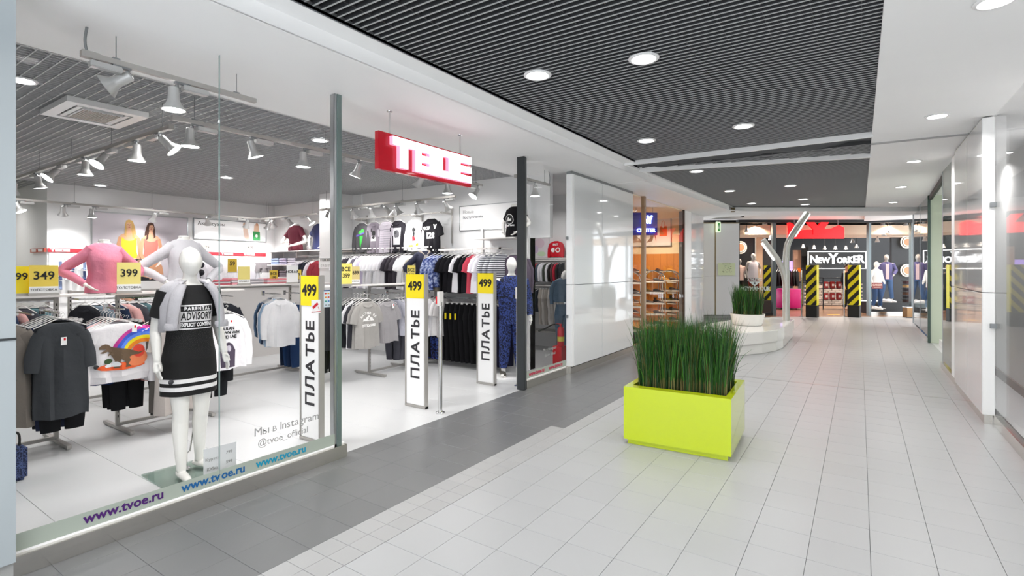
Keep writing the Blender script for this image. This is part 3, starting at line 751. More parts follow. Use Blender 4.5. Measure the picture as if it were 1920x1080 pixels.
obj('planter_box', bmbox([(-W2, W2, -D2, -D2 + 0.10, 0.045, 0.527), (-W2, W2, D2 - 0.10, D2, 0.045, 0.527), (-W2, -W2 + 0.055, -D2 + 0.1, D2 - 0.1, 0.045, 0.527), (W2 - 0.055, W2, -D2 + 0.1, D2 - 0.1, 0.045, 0.527), (-W2 + 0.02, W2 - 0.02, -D2 + 0.02, D2 - 0.02, 0.045, 0.06)]), LIME, t)
obj('plinth', bmbox(-W2 + 0.03, W2 - 0.03, -D2 + 0.03, D2 - 0.03, 0.0, 0.045), LIME, t)
bm = bmesh.new()
bmesh.ops.create_grid(bm, x_segments=24, y_segments=20, size=1)
for v in bm.verts: v.co = Vector((v.co.x * (W2 - 0.055), v.co.y * (D2 - 0.1), 0.49 + random.uniform(-0.006, 0.008)))
obj('soil', bm, mat('soil', '1d1611', 0.9), t)
cl_ = [(-0.29 + 0.195 * i, -0.2 + 0.2 * j, 0.105) for i in range(4) for j in range(3)]
g = grass(t, cl_, 4200, 0.70, GR, spread=0.21, w=0.003); g.location = (0, 0, 0.485)
# bench with a pot and a forked lamp
BW = mat('bench_white', 'eceae6', 0.2, coat=0.4)
pl = [(-2.35, 10.05), (-1.86, 10.2), (-1.52, 10.75), (-1.33, 11.3), (-1.27, 11.8), (-1.28, 13.8), (-1.6, 14.2), (-2.4, 13.2), (-2.75, 11.6), (-2.7, 10.6)]
cx_, cy_ = -2.0, 12.0
t = thing('bench', 'white angular island bench on the corridor floor behind lime planter', 'bench', (cx_, cy_, 0))
def inset(f): return [((x - cx_) * f, (y - cy_) * f) for x, y in pl]
bm = bmesh.new(); prism(bm, inset(1.0), 0.19, 0.42); bmesh.ops.bevel(bm, geom=bm.edges[:], offset=0.012, segments=2, affect='EDGES'); obj('seat', bm, BW, t)
bm = bmesh.new(); prism(bm, inset(0.965), 0.004, 0.185); obj('base', bm, BW, t)
t = thing('potted_grass', 'tall grass in a round white pot on the white bench', 'potted plant', (-1.98, 11.9, 0.424))
bm = bmesh.new(); lathe(bm, [(0.28, 0), (0.30, 0.05), (0.34, 0.22), (0.345, 0.235), (0.325, 0.235), (0.32, 0.2), (0.0005, 0.19)], 36, cap=False); obj('pot', bm, BW, t, smooth=True)
g = grass(t, [(-0.15, -0.1, 0.11), (0.05, -0.15, 0.11), (0.18, 0.02, 0.1), (-0.05, 0.12, 0.12), (-0.2, 0.08, 0.08)], 900, 0.68, GR, spread=0.13, w=0.005); g.location = (0, 0, 0.19)
t = thing('forked_lamp', 'tall silver forked tube lamp rising from the white bench', 'lamp', (0, 0, 0))
d0 = 11.9
def pf(u, v, d=d0): q = far(u, d); return Vector((q.x, q.y, CAMH - (v - 503) * d / 969))
base = pf(1474, 602); t.location = (base.x, base.y, 0.424)
def rel(u, v): q = pf(u, v); return (q.x - base.x, q.y - base.y, q.z - 0.424)
SILV = mat('silver_lacquer', 'c4c4c0', 0.3, 0.35)
bm = bmesh.new(); limb(bm, [rel(1474, 601), rel(1474, 520), rel(1474, 480), rel(1478, 455), rel(1492, 430), rel(1513, 399)], [0.075, 0.075, 0.07, 0.068, 0.066, 0.06], n=16, sub=4)
obj('stem', bm, SILV, t, smooth=True)
bm = bmesh.new(); limb(bm, [rel(1473, 535), rel(1469, 512), rel(1460, 490), rel(1449, 474), rel(1431, 449)], [0.06, 0.062, 0.062, 0.06, 0.055], n=16, sub=4)
obj('branch', bm, SILV, t, smooth=True)
bm = bmesh.new(); limb(bm, [rel(1490.5, 443), rel(1517.5, 401)], [0.028, 0.028], n=8); obj('light_strip', bm, mat('strip_glow', 'ffffff', 0.4, emit=1.5), t)
bm = bmesh.new(); limb(bm, [rel(1428, 456), rel(1451, 488)], [0.022, 0.022], n=8); obj('light_strip', bm, mat('strip_glow', 'ffffff', 0.4, emit=1.5), t)

# ================================================================== GARMENTS (local: hook at z=0, front faces -y)
def garment_mesh(kind, seed=0, thick=0.022):
    R = random.Random(seed); bm = bmesh.new()
    ph = R.uniform(0, 6); ph2 = R.uniform(0, 6)
    def body(rows, n=28, fold=1.0, k=5):
        rings = []
        for z, w, t, f in rows:
            r = []
            for i in range(n):
                a = 2 * PI * i / n
                x = w * math.copysign(abs(math.cos(a)) ** 0.8, math.cos(a)); y = t * math.copysign(abs(math.sin(a)) ** 0.7, math.sin(a))
                y += f * fold * 0.017 * math.sin(k * x / max(w, 0.01) * 1.6 + ph + z * 3) + f * fold * 0.009 * math.sin(11 * x / max(w, .01) + ph2)
                r.append(Vector((x, y, z + (0.008 * f * math.sin(4 * x / max(w, .01) + ph) if f > 0.9 else 0))))
            rings.append(r)
        loft(bm, rings, False, False)
    if kind in ('tee', 'long', 'sweat', 'shirt', 'dress', 'over'):
        L = {'tee': 0.70, 'long': 0.68, 'sweat': 0.62, 'shirt': 0.78, 'dress': 0.98, 'over': 0.92}[kind]
        W = {'tee': 0.195, 'long': 0.20, 'sweat': 0.245, 'shirt': 0.205, 'dress': 0.22, 'over': 0.19}[kind]
        SW = {'tee': 0.172, 'long': 0.178, 'sweat': 0.215, 'shirt': 0.185, 'dress': 0.175, 'over': 0.165}[kind]
        T = thick * (1.4 if kind in ('sweat', 'over') else 1.0)
        rows = [(-0.085, 0.075, 0.012, 0), (-0.092, 0.10, T * 0.8, 0), (-0.115, SW * 0.80, T, 0.1), (-0.14, SW, T, 0.15), (-0.20, SW * 1.04, T * 1.1, 0.3), (-0.28, W * 0.97, T * 1.2, 0.5)]
        for q in range(1, 7):
            f = q / 6; rows.append((-0.28 - (L - 0.28) * f, W * (0.97 + 0.05 * f) + R.uniform(-.004, .004), T * (1.2 + 0.6 * f), 0.5 + 0.7 * f))
        if kind == 'sweat': rows[-1] = (rows[-1][0], W * 0.9, T * 1.3, 0.5); rows.insert(-1, (rows[-1][0] + 0.06, W * 0.99, T * 1.7, 1.0))
        body(rows)
        for s in (-1, 1):
            if kind in ('tee', 'dress'): pts = [(s * (SW - 0.035), 0, -0.165), (s * (SW + 0.02), 0, -0.25), (s * (SW + 0.05), 0.0, -0.37)]; rd = [0.062, 0.068, 0.068]
            elif kind == 'over': pts = [(s * (SW - 0.04), 0, -0.18), (s * (SW + 0.01), 0, -0.32), (s * (SW + 0.035), -0.01, -0.50)]; rd = [0.07, 0.068, 0.058]
            else: pts = [(s * (SW - 0.035), 0, -0.165), (s * (SW + 0.035), 0.0, -0.30), (s * (SW + 0.055), -0.01, -0.48), (s * (SW + 0.05), -0.02, -0.66)]; rd = [0.066, 0.062, 0.052, 0.042]
            P_, Rr = [Vector(p) for p in pts], rd
            rings = []; m = len(P_); N = 12; sub = 3
            for i in range((m - 1) * sub + 1):
                a, t = min(i // sub, m - 2), (i - min(i // sub, m - 2) * sub) / sub
                c = P_[a].lerp(P_[a + 1], t); r = Rr[a] * (1 - t) + Rr[a + 1] * t
                d = (P_[a + 1] - P_[a]).normalized(); side = Vector((d.z, 0, -d.x))
                wob = 1 + 0.07 * math.sin(i * 2.1 + ph)
                rings.append([c + side * math.cos(2 * PI * q / N) * r * wob + Vector((0, 1, 0)) * math.sin(2 * PI * q / N) * T * 1.15 for q in range(N)])
            loft(bm, rings, False, False)
    elif kind == 'tank':
        body([(-0.10, 0.10, 0.012, 0), (-0.2, 0.13, thick, 0.2), (-0.28, 0.19, thick, 0.3), (-0.45, 0.19, thick * 1.2, 0.6), (-0.62, 0.20, thick * 1.4, 1.0)])
        for s in (-1, 1): limb(bm, [(s * 0.10, 0, -0.06), (s * 0.11, 0, -0.13), (s * 0.12, 0, -0.22)], [0.018, 0.022, 0.03], n=8, flat=0.4, sub=1)
    elif kind == 'trousers':
        body([(-0.07, 0.17, thick, 0), (-0.12, 0.175, thick * 1.3, 0.3), (-0.25, 0.20, thick * 1.6, 0.5), (-0.32, 0.205, thick * 1.6, 0.6)])
        for s in (-1, 1):
            rings = []
            for q in range(9):
                f = q / 8; w = 0.105 - 0.035 * f; cx = s * (0.103 - 0.02 * f)
                rings.append([Vector((cx + w * math.cos(2 * PI * i / 14), thick * 1.5 * math.sin(2 * PI * i / 14) + 0.008 * math.sin(q * 1.3 + s + ph), -0.31 - 0.72 * f)) for i in range(14)])
            loft(bm, rings, False, True)
    elif kind == 'shorts':
        body([(-0.07, 0.17, thick, 0), (-0.14, 0.18, thick * 1.3, 0.3), (-0.24, 0.20, thick * 1.6, 0.5)])
        for s in (-1, 1): limb(bm, [(s * 0.10, 0, -0.22), (s * 0.12, 0, -0.36)], [0.10, 0.115], n=14, flat=0.35, sub=2)
    me = mesh_of(bm, kind, True)
    return me
def collar_mesh(kind):
    bm = bmesh.new(); n = 16
    w, t = (0.085, 0.018)
    def ringc(a, b, z, dz): return [Vector((a * math.cos(2 * PI * i / n), b * math.sin(2 * PI * i / n) - 0.002, z - dz * max(0, -math.sin(2 * PI * i / n)))) for i in range(n)]
    if kind == 'shirt':
        loft(bm, [ringc(0.07, 0.02, -0.06, 0.02), ringc(0.085, 0.03, -0.075, 0.05), ringc(0.10, 0.034, -0.10, 0.06)], False, False)
        box(bm, -0.012, 0.012, -0.042, -0.036, -0.74, -0.13)
    else:
        loft(bm, [ringc(0.078, 0.014, -0.078, 0.045), ringc(0.09, 0.024, -0.084, 0.055), ringc(0.104, 0.030, -0.10, 0.065)], False, False)
    return mesh_of(bm, 'collar', True)
def hanger_mesh(clip=False):
    bm = bmesh.new()
    stube(bm, [(0.0, 0, -0.045), (0.0, 0, -0.01), (0.016, 0, 0.004), (0.0, 0, 0.018), (-0.014, 0, 0.006)], 0.0022, 6, 3)
    if clip: tube(bm, [(-0.15, 0, -0.05), (0.15, 0, -0.05)], 0.004, 6); box(bm, -0.14, -0.11, -0.012, 0.012, -0.09, -0.04); box(bm, 0.11, 0.14, -0.012, 0.012, -0.09, -0.04)
    else: stube(bm, [(-0.19, 0, -0.125), (-0.08, 0, -0.075), (0, 0, -0.045), (0.08, 0, -0.075), (0.19, 0, -0.125)], 0.005, 6, 2)
    return mesh_of(bm, 'hanger', True)
HM = {False: hanger_mesh(), True: hanger_mesh(True)}
HMAT = mat('hanger_plastic', 'dcdad8', 0.3); HMATD = mat('hanger_dark', '55524f', 0.4)
for q in HM.values(): q.materials.append(HMAT)
GM = {}; CM = {k: collar_mesh(k) for k in ('tee', 'shirt')}
NAMES = {'tee': 'tee_shirt', 'long': 'long_sleeved_top', 'sweat': 'sweatshirt', 'shirt': 'button_shirt', 'dress': 'hanging_dress', 'over': 'oversized_tee', 'tank': 'tank_top', 'trousers': 'trousers', 'shorts': 'shorts'}
CATS = {'tee': 't-shirt', 'long': 'top', 'sweat': 'sweatshirt', 'shirt': 'shirt', 'dress': 'dress', 'over': 't-shirt', 'tank': 'tank top', 'trousers': 'trousers', 'shorts': 'shorts'}
def garment(kind, m, loc, rz, label, group=None, seed=0, scale=1.0, hanger=True, hlabel=None, collar=None):
    key = (kind, seed % 4)
    if key not in GM: GM[key] = garment_mesh(kind, seed % 4)
    t = thing(NAMES[kind], label, CATS[kind], loc, rz, group)
    t.scale = (scale, 1, scale)
    o = bpy.data.objects.new('body', GM[key]); C.objects.link(o); o.parent = t
    if not GM[key].materials: GM[key].materials.append(m)
    o.material_slots[0].link = 'OBJECT'; o.material_slots[0].material = m
    if kind in ('tee', 'long', 'sweat', 'shirt', 'dress', 'over'):
        cm = CM['shirt' if kind == 'shirt' else 'tee']
        c = bpy.data.objects.new('collar', cm); C.objects.link(c); c.parent = t
        if not cm.materials: cm.materials.append(m)
        c.material_slots[0].link = 'OBJECT'; c.material_slots[0].material = collar or m
    if hanger:
        h = bpy.data.objects.new('hanger', HM[kind in ('trousers', 'shorts')]); C.objects.link(h); h.parent = t
    return t, o
def tagcard(t, x=0.06, z=-0.2, y=-0.05):
    c = obj('price_tag', bmbox(x - 0.02, x + 0.02, y - 0.001, y + 0.001, z - 0.07, z, bevel=0), CARD, t)
    obj('red_mark', bmbox(x - 0.001, x + 0.014, y - 0.0022, y - 0.0012, z - 0.03, z - 0.008), RED, c)
def gtext(t, o, body, x, z, size, m, **k):
    bm = text_bm(body, size, extrude=0.0, **k)
    for v in bm.verts: v.co += Vector((x, 0, z))
    project(bm, o.data); me = bpy.data.meshes.new('print'); bm.to_mesh(me); bm.free(); return obj('print', me, m, t)
# ------------------------------------------------------------------ racks
def rack(y0, y1, label, x=-6.2, posts=2, zs=1.375, shelf=True, arms=(), feet=True, top=1.36):
    """double-sided hanging gondola along Y, thing origin at (x, y0, 0)"""
    t = thing('clothes_rack', label, 'clothes rack', (x, y0, 0)); L = y1 - y0
    obj('base_beam', bmbox(-0.015, 0.015, 0, L, 0.035, 0.065), RACKG, t)
    ps = [0.0 + (L) * i / (posts - 1) for i in range(posts)]
    for p in ps:
        bm = bmbox(-0.016, 0.016, p - 0.016, p + 0.016, 0.03, top)
        po = obj('post', bm, RACKG, t)
        sl = bmesh.new()
        for k in range(24): box(sl, 0.0155, 0.0175, p - 0.004, p + 0.004, 0.12 + 0.05 * k, 0.145 + 0.05 * k)
        obj('slots', sl, INK, po)
        if feet: obj('foot', bmbox([(-0.32, 0.36, p - 0.018, p + 0.018, 0.012, 0.04), (-0.30, -0.27, p - 0.012, p + 0.012, 0, 0.012), (0.31, 0.34, p - 0.012, p + 0.012, 0, 0.012)]), RACKG, t)
    obj('top_beam', bmbox(-0.012, 0.012, 0, L, top - 0.035, top - 0.01), RACKG, t)
    for a, s, ln in arms:
        bm = bmesh.new(); tube(bm, [(0, a, 1.235), (s * ln, a, 1.235)], 0.009, 8); box(bm, -0.01, 0.012, a - 0.02, a + 0.02, 1.2, 1.27)
        obj('hanging_arm', bm, CHROME, t)
    return t
def shelf_top(y0, y1, label, x=-6.2, z=1.375, w=0.17):
    o = obj('display_shelf', bmbox(-w, w, 0, y1 - y0, -0.018, 0.0, bevel=0.002), RACKW, loc=(x, y0, z)); tag(o, label, 'shelf'); return o
def stack(items, x, y, step, axis, rz, z, rackname, seeds=0, group=None, scale=1.0, first=''):
    """items front to back: (kind, colour, words)"""
    n = 0; out = []
    for k, (kind, col, words) in enumerate(items):
        m = col if not isinstance(col, str) else fab(col)
        px, py = x + axis[0] * step * k, y + axis[1] * step * k
        jit = random.uniform(-0.03, 0.03)
        sc = scale if k else scale
        out.append(garment(kind, m, (px, py, z), rz + jit, '%s, %s %s' % (words, ORD[k], rackname), group or ('garments ' + rackname), seeds + k, sc))
    return out
SH = 1.235
# --- rack at the left column
rack(0.72, 1.62, 'grey slotted clothes rack nearest the left column', arms=((0.15, 1, 0.45), (0.62, 1, 0.5), (0.80, 1, 0.45)))
shelf_top(0.4, 1.95, 'white shelf board over the rack nearest the left column')
g = stack([('over', '3d4044', 'charcoal oversized tee'), ('over', '22252b', 'black oversized tee'), ('long', '232a4a', 'navy long-sleeved top'), ('over', 'b9bcc0', 'pale grey jacket'), ('long', '1c2740', 'dark blue top'), ('long', '5a4a48', 'brown knit top')],
      -5.70, 1.525, -0.085, (1, 0), H2, SH, 'from front on the arm beside the left column', 0, scale=0.97)
tagcard(g[0][0], 0.0, -0.21, -0.055)
stack([('dress', '7d766f', 'taupe long top'), ('dress', '1d1d20', 'black long top'), ('long', 'c8c4bf', 'light grey top'), ('tee', '22242a', 'dark tee')], -5.78, 1.16, -0.09, (1, 0), H2, SH, 'from front, half behind the left column', 3, scale=0.95)
stack([('trousers', '18191c', 'black trousers'), ('trousers', '2a3350', 'navy trousers'), ('trousers', '1a1b1e', 'black trousers')], -5.95, 1.60, -0.12, (1, 0), H2, 1.2, 'from front behind the charcoal tee', 5)
# --- rack with the dinosaur sweatshirt
rack(2.10, 2.86, 'grey slotted clothes rack under the pink torso', arms=((-0.1, 1, 0.45), (0.4, 1, 0.45), (0.62, 1, 0.45)))
shelf_top(1.99, 3.3, 'white shelf board carrying the pink and grey torsos')
g = stack([('sweat', 'f2eff2', 'white sweatshirt with dinosaur and rainbow print'), ('sweat', 'eeecef', 'plain white sweatshirt'), ('sweat', 'e9e9ee', 'plain white sweatshirt'), ('sweat', 'e3a8aa', 'pink sweatshirt'), ('long', '243a66', 'blue long top'), ('long', '6f7f9b', 'grey-blue long top'), ('long', 'b98a90', 'dusty rose top')],
      -5.73, 1.955, -0.075, (1, 0), H2, 1.19, 'from front under the pink torso', 0, scale=1.0)
t, o = g[0]
rb = []
for i, c in enumerate(('d03a9a', '3a5fd0', '5a8af0', 'f5e31a', 'f08a1a')):
    r0, r1 = 0.27 - 0.03 * i, 0.305 - 0.03 * i
    arc = [(0.21 + r1 * math.cos(a) * 0.9 - 0.02, -0.42 + r1 * math.sin(a)) for a in [PI * (0.42 + 0.5 * k / 10) for k in range(11)]] + [(0.21 + r0 * math.cos(a) * 0.9 - 0.02, -0.42 + r0 * math.sin(a)) for a in [PI * (0.92 - 0.5 * k / 10) for k in range(11)]]
    rb.append((c, arc))
rb.append(('f0622a', ell(0.0, -0.475, 0.19, 0.035, 20)))
rb.append(('f48a5a', ell(0.12, -0.41, 0.09, 0.08, 18)))
rb.append(('e8452f', ell(0.14, -0.35, 0.05, 0.06, 16)))
rb.append(('6b5640', [(-0.17, -0.29), (-0.15, -0.27), (-0.12, -0.262), (-0.095, -0.27), (-0.075, -0.29), (-0.05, -0.300), (-0.01, -0.308), (0.04, -0.320), (0.09, -0.338), (0.14, -0.362), (0.19, -0.352), (0.14, -0.382), (0.09, -0.385), (0.065, -0.40), (0.075, -0.43), (0.055, -0.46), (0.08, -0.487), (0.03, -0.489), (0.036, -0.455), (0.02, -0.425), (-0.005, -0.41), (-0.012, -0.44), (-0.03, -0.465), (-0.01, -0.487), (-0.058, -0.489), (-0.055, -0.455), (-0.05, -0.42), (-0.065, -0.385), (-0.08, -0.36), (-0.098, -0.375), (-0.10, -0.36), (-0.085, -0.345), (-0.10, -0.33), (-0.14, -0.345), (-0.165, -0.337), (-0.13, -0.32), (-0.115, -0.31), (-0.17, -0.306)]))
rb.append(('e9eef2', [(-0.13, -0.46), (-0.09, -0.43), (-0.03, -0.43), (0.0, -0.455), (-0.02, -0.475), (-0.12, -0.475)]))
rb.append(('35502a', ell(-0.10, -0.42, 0.035, 0.025, 12)))
flat_art(t, rb, target=o.data)
tagcard(t, 0.10, -0.10, -0.06)
obj('security_tag', (lambda b: (lathe(b, [(0.001, 0), (0.018, 0.0), (0.02, 0.004), (0.001, 0.012)], 14, M=Matrix.Translation((-0.19, -0.05, -0.46)) @ Matrix.Rotation(PI / 2, 4, 'X')), b)[1])(bmesh.new()), mat('tag_black', '26262b', 0.4), t)
stack([('trousers', '17181b', 'black trousers'), ('trousers', '1b1c22', 'black trousers'), ('trousers', '17181b', 'black trousers')], -6.02, 2.12, -0.1, (1, 0), H2, 1.14, 'from front behind the dinosaur sweatshirt', 2, scale=0.88)
stack([('dress', 'b9b1ac', 'light grey knit dress'), ('dress', '6b6560', 'grey brown top'), ('trousers', '46423f', 'dark grey trousers'), ('trousers', '2b2a2a', 'black trousers'), ('long', 'c98f8c', 'salmon long top')], -5.62, 2.42, -0.085, (1, 0), H2, 1.18, 'from front behind the full mannequin', 1)
stack([('trousers', '202124', 'black trousers'), ('trousers', '2a2b2e', 'black trousers'), ('trousers', '202124', 'black trousers')], -5.90, 2.98, -0.09, (1, 0), H2, 1.12, 'from front, right of the mannequin dress', 6, scale=0.74)
g = stack([('long', 'f2f0f4', 'white sweatshirt with dark lettering and red tag'), ('sweat', 'c9c9ce', 'pale grey sweatshirt'), ('sweat', 'bdbcc2', 'grey sweatshirt'), ('trousers', '1f2024', 'black trousers'), ('long', '8f8f96', 'mid grey top')],
      -5.75, 2.95, -0.10, (1, 0), H2, 1.2, 'from front, right of the full mannequin', 2)
t, o = g[0]
for i, s in enumerate(('BULAN', 'H KWM WH', 'AND LAE')): gtext(t, o, s, 0.0, -0.24 - 0.045 * i, 0.045, INK, bold=0.002)
flat_art(t, [('4a3f52', [(-0.07, -0.66), (-0.08, -0.48), (-0.05, -0.41), (0.0, -0.385), (0.05, -0.41), (0.08, -0.48), (0.07, -0.66)]), ('c9c2cf', ell(0.0, -0.455, 0.028, 0.035, 14))], target=o.data)
tagcard(t, 0.02, -0.14, -0.05)
rack(3.45, 4.9, 'grey slotted clothes rack at the back of the blue shirts', x=-7.6, posts=2, arms=((0.3, 1, 0.45), (1.0, 1, 0.45), (1.35, 1, 0.45)))
shelf_top(3.35, 5.6, 'white shelf board behind the blue shirts', x=-7.6)
stack([('shirt', 'f1f1f4', 'white button shirt'), ('shirt', 'a9c4df', 'light blue denim shirt'), ('shirt', '9bb9d6', 'light blue denim shirt'), ('shirt', 'f0f0f2', 'white shirt'), ('shirt', '2d3d55', 'dark blue shirt'), ('shirt', '47607d', 'blue denim shirt'), ('shirt', '6d8bad', 'mid blue shirt')],
      -7.18, 4.48, -0.075, (1, -0.35), H2 - 0.35, 1.22, 'from front in the shirt row', 0, scale=0.98)
stack([('trousers', '24406b', 'blue jeans'), ('trousers', '1d3458', 'dark blue jeans'), ('trousers', '2b4a78', 'blue jeans'), ('trousers', '20304a', 'dark jeans')], -7.35, 4.92, -0.1, (1, 0), H2, 1.1, 'from front beside the white button shirt', 1)
stack([('long', '2a2b33', 'dark patterned top'), ('long', '1d1e24', 'black top'), ('tee', '3b3b42', 'dark grey tee'), ('tee', '202125', 'black tee')], -7.35, 3.75, -0.1, (1, 0), H2, 1.2, 'from front, left of the blue shirts', 3)
# --- racks right of the entrance post
rack(5.32, 6.80, 'grey slotted clothes rack holding the mountain tee', posts=3, arms=((-0.1, 1, 0.4), (0.35, 1, 0.3), (0.9, 1, 0.4), (1.25, 1, 0.4)))
shelf_top(4.4, 5.85, 'white shelf board above the mountain tee')
shelf_top(5.88, 7.0 - 0.06, 'white shelf board under the navy hooded torso')
g = stack([('tee', 'a5a29e', 'grey marl tee with white mountain print'), ('tee', 'a09d9a', 'grey marl tee'), ('tee', '3a3a40', 'charcoal tee'), ('tee', 'ecebee', 'white tee'), ('tee', '2b2b30', 'black tee'), ('tee', 'a7a5a3', 'grey tee'), ('tee', 'dedde0', 'pale tee')],
      -5.85, 4.98, -0.07, (1, 0), H2, 1.235, 'from front in the mountain tee row', 0, scale=1.08)
t, o = g[0]
WP = mat('white_print', 'f4f2f0', 0.7)
for i, ch in enumerate('RATHER BE'):
    a = math.radians(118 - 7.0 * i * 1.0)
    a = PI / 2 + (4 - i) * 0.20
    gtext(t, o, ch, 0.165 * math.cos(a), -0.40 + 0.165 * math.sin(a), 0.046, WP, bold=0.002, rot=a - PI / 2)
flat_art(t, [('f4f2f0', [(-0.10, -0.34), (-0.07, -0.30), (-0.05, -0.315), (0.0, -0.255), (0.04, -0.30), (0.06, -0.285), (0.10, -0.34)]), ('a5a29e', [(-0.02, -0.335), (0.0, -0.28), (0.01, -0.30), (0.03, -0.335)])], target=o.data)
gtext(t, o, 'OUTDOORS', 0, -0.40, 0.042, WP, bold=0.003)
g = stack([('tee', 'a3a0a2', 'plain grey tee with red and white tag'), ('tee', 'a9a6a8', 'grey tee'), ('tee', '2b2b33', 'dark tee'), ('tee', '3b3b40', 'charcoal tee')], -5.95, 5.45, -0.08, (1, 0), H2, 1.2, 'from front, right of the mountain tee', 2)
tagcard(g[0][0], 0.08, -0.12, -0.045)
stack([('tee', 'b4b4c0', 'lilac grey tee') for _ in range(6)], -6.1, 5.75, 0.055, (0.2, 1), 0.25, 1.2, 'of the six lilac tees left of the middle gate panel', 1, scale=0.9)
stack([('trousers', '4a4a52', 'dark grey trousers') for _ in range(4)], -6.2, 5.8, 0.07, (0.2, 1), 0.25, 0.98, 'below the lilac tees', 0, scale=0.8)
stack([('tee', '232428', 'black tee'), ('trousers', '17171a', 'black trousers'), ('tee', '77777c', 'grey tee'), ('trousers', '17171a', 'black trousers')], -6.15, 4.62, -0.1, (1, 0), H2, 1.18, 'from front, behind the entrance post', 2)
g = stack([('tee', 'eeedf0', 'white raglan tee with dark sleeves'), ('tee', '3d3e44', 'dark raglan tee')], -5.9, 6.25, -0.09, (1, 0), H2, 1.2, 'from front, just right of the middle gate panel', 1)
stack([('tee', 'c2bebe', 'light grey henley tee'), ('tee', 'e6e4e4', 'off-white tee'), ('tee', 'b3b0b0', 'grey tee')], -5.75, 6.52, -0.09, (1, 0), H2, 1.2, 'from front behind the chrome pole of the middle gate', 3)
stack([('trousers', '202022', 'black trousers'), ('trousers', '6f6a58', 'khaki trousers'), ('trousers', '202022', 'black trousers')], -6.05, 6.45, -0.1, (1, 0), H2, 1.05, 'from front below the light henley tee', 3, scale=0.9)
# --- wall rails: the front-facing display of tops
WZ = 2.56
t = thing('wall_rail', 'grey rail high on the right wall holding six display tops', 'wall rail', (-7.08, 6.98, WZ))
obj('rail', bmbox(-1.13, 1.13, -0.30, -0.275, 0.01, 0.035), RACKG, t)
for x in (-1.12, -0.38, 0.38, 1.12): obj('bracket', bmbox([(x - 0.012, x + 0.012, -0.30, 0.0, 0.0, 0.03), (x - 0.015, x + 0.015, -0.02, 0.0, -0.5, 0.12)]), RACKG, t)
cc = {'4': None}
disp = [(-7.98, 'long', '48474a', 'charcoal long-sleeved top with green cone print'), (-7.63, 'tee', '777079', 'grey tee with small black and white figure print'), (-7.30, 'tee', 'aaa4ac', 'light grey tee with rows of thin dark lines'),
        (-6.99, 'tee', '222026', 'black tee with grey picture print'), (-6.56, 'long', 'f4f1f4', 'white long top with black, red and yellow print'), (-6.17, 'tee', '17161a', 'black baseball tee with white numbers and cuffs')]
dz = []
for i, (x, k, c, lb) in enumerate(disp):
    t, o = garment(k, fab(c), (x, 6.66, WZ + 0.0), 0.0, lb + ', on the high rail', 'six tops on the high rail', i, 0.93 if i < 5 else 1.02)
    dz.append((t, o))
t, o = dz[0]; flat_art(t, [('2f9a3a', [(-0.05, -0.34), (0.07, -0.34), (0.02, -0.60)]), ('3fae45', ell(-0.02, -0.28, 0.055, 0.05)), ('3fae45', ell(0.06, -0.25, 0.05, 0.05)), ('5a4a9a', [(-0.12, -0.36), (0.1, -0.30), (0.1, -0.27), (-0.12, -0.32)])], target=o.data)
t, o = dz[1]; flat_art(t, [('141416', ell(0.02, -0.30, 0.05, 0.05)), ('141416', ell(-0.04, -0.24, 0.02, 0.045)), ('efeeee', [(-0.06, -0.46), (-0.02, -0.36), (0.06, -0.38), (0.09, -0.46)]), ('141416', ell(0.02, -0.39, 0.03, 0.03))], target=o.data)
t, o = dz[2]; flat_art(t, [('6a6570', [(-0.16, -0.24 - 0.045 * i), (0.16, -0.24 - 0.045 * i), (0.16, -0.246 - 0.045 * i), (-0.16, -0.246 - 0.045 * i)]) for i in range(8)], target=o.data)
t, o = dz[3]; flat_art(t, [('b9b9bd', [(-0.10, -0.22), (0.12, -0.22), (0.10, -0.55), (-0.10, -0.55)]), ('55555a', ell(0.0, -0.34, 0.07, 0.08)), ('e8e8ea', ell(0.02, -0.45, 0.06, 0.04)), ('303034', ell(-0.03, -0.31, 0.03, 0.04))], target=o.data)
t, o = dz[4]; flat_art(t, [('1a1a1c', ell(-0.01, -0.28, 0.05, 0.045)), ('1a1a1c', [(-0.02, -0.32), (0.03, -0.33), (0.02, -0.42), (-0.03, -0.41)]), ('cf2430', [(-0.06, -0.40), (0.03, -0.41), (0.05, -0.48), (-0.04, -0.50)]), ('f0c828', ell(-0.05, -0.585, 0.06, 0.02)), ('f0c828', ell(0.09, -0.56, 0.035, 0.025, rot=0.8))], target=o.data)
t, o = dz[5]
gtext(t, o, 'NCFF', -0.09, -0.24, 0.07, WP, bold=0.004); gtext(t, o, '128', 0.0, -0.37, 0.14, WP, bold=0.006); gtext(t, o, 'V', 0.11, -0.22, 0.09, WP, bold=0.008)
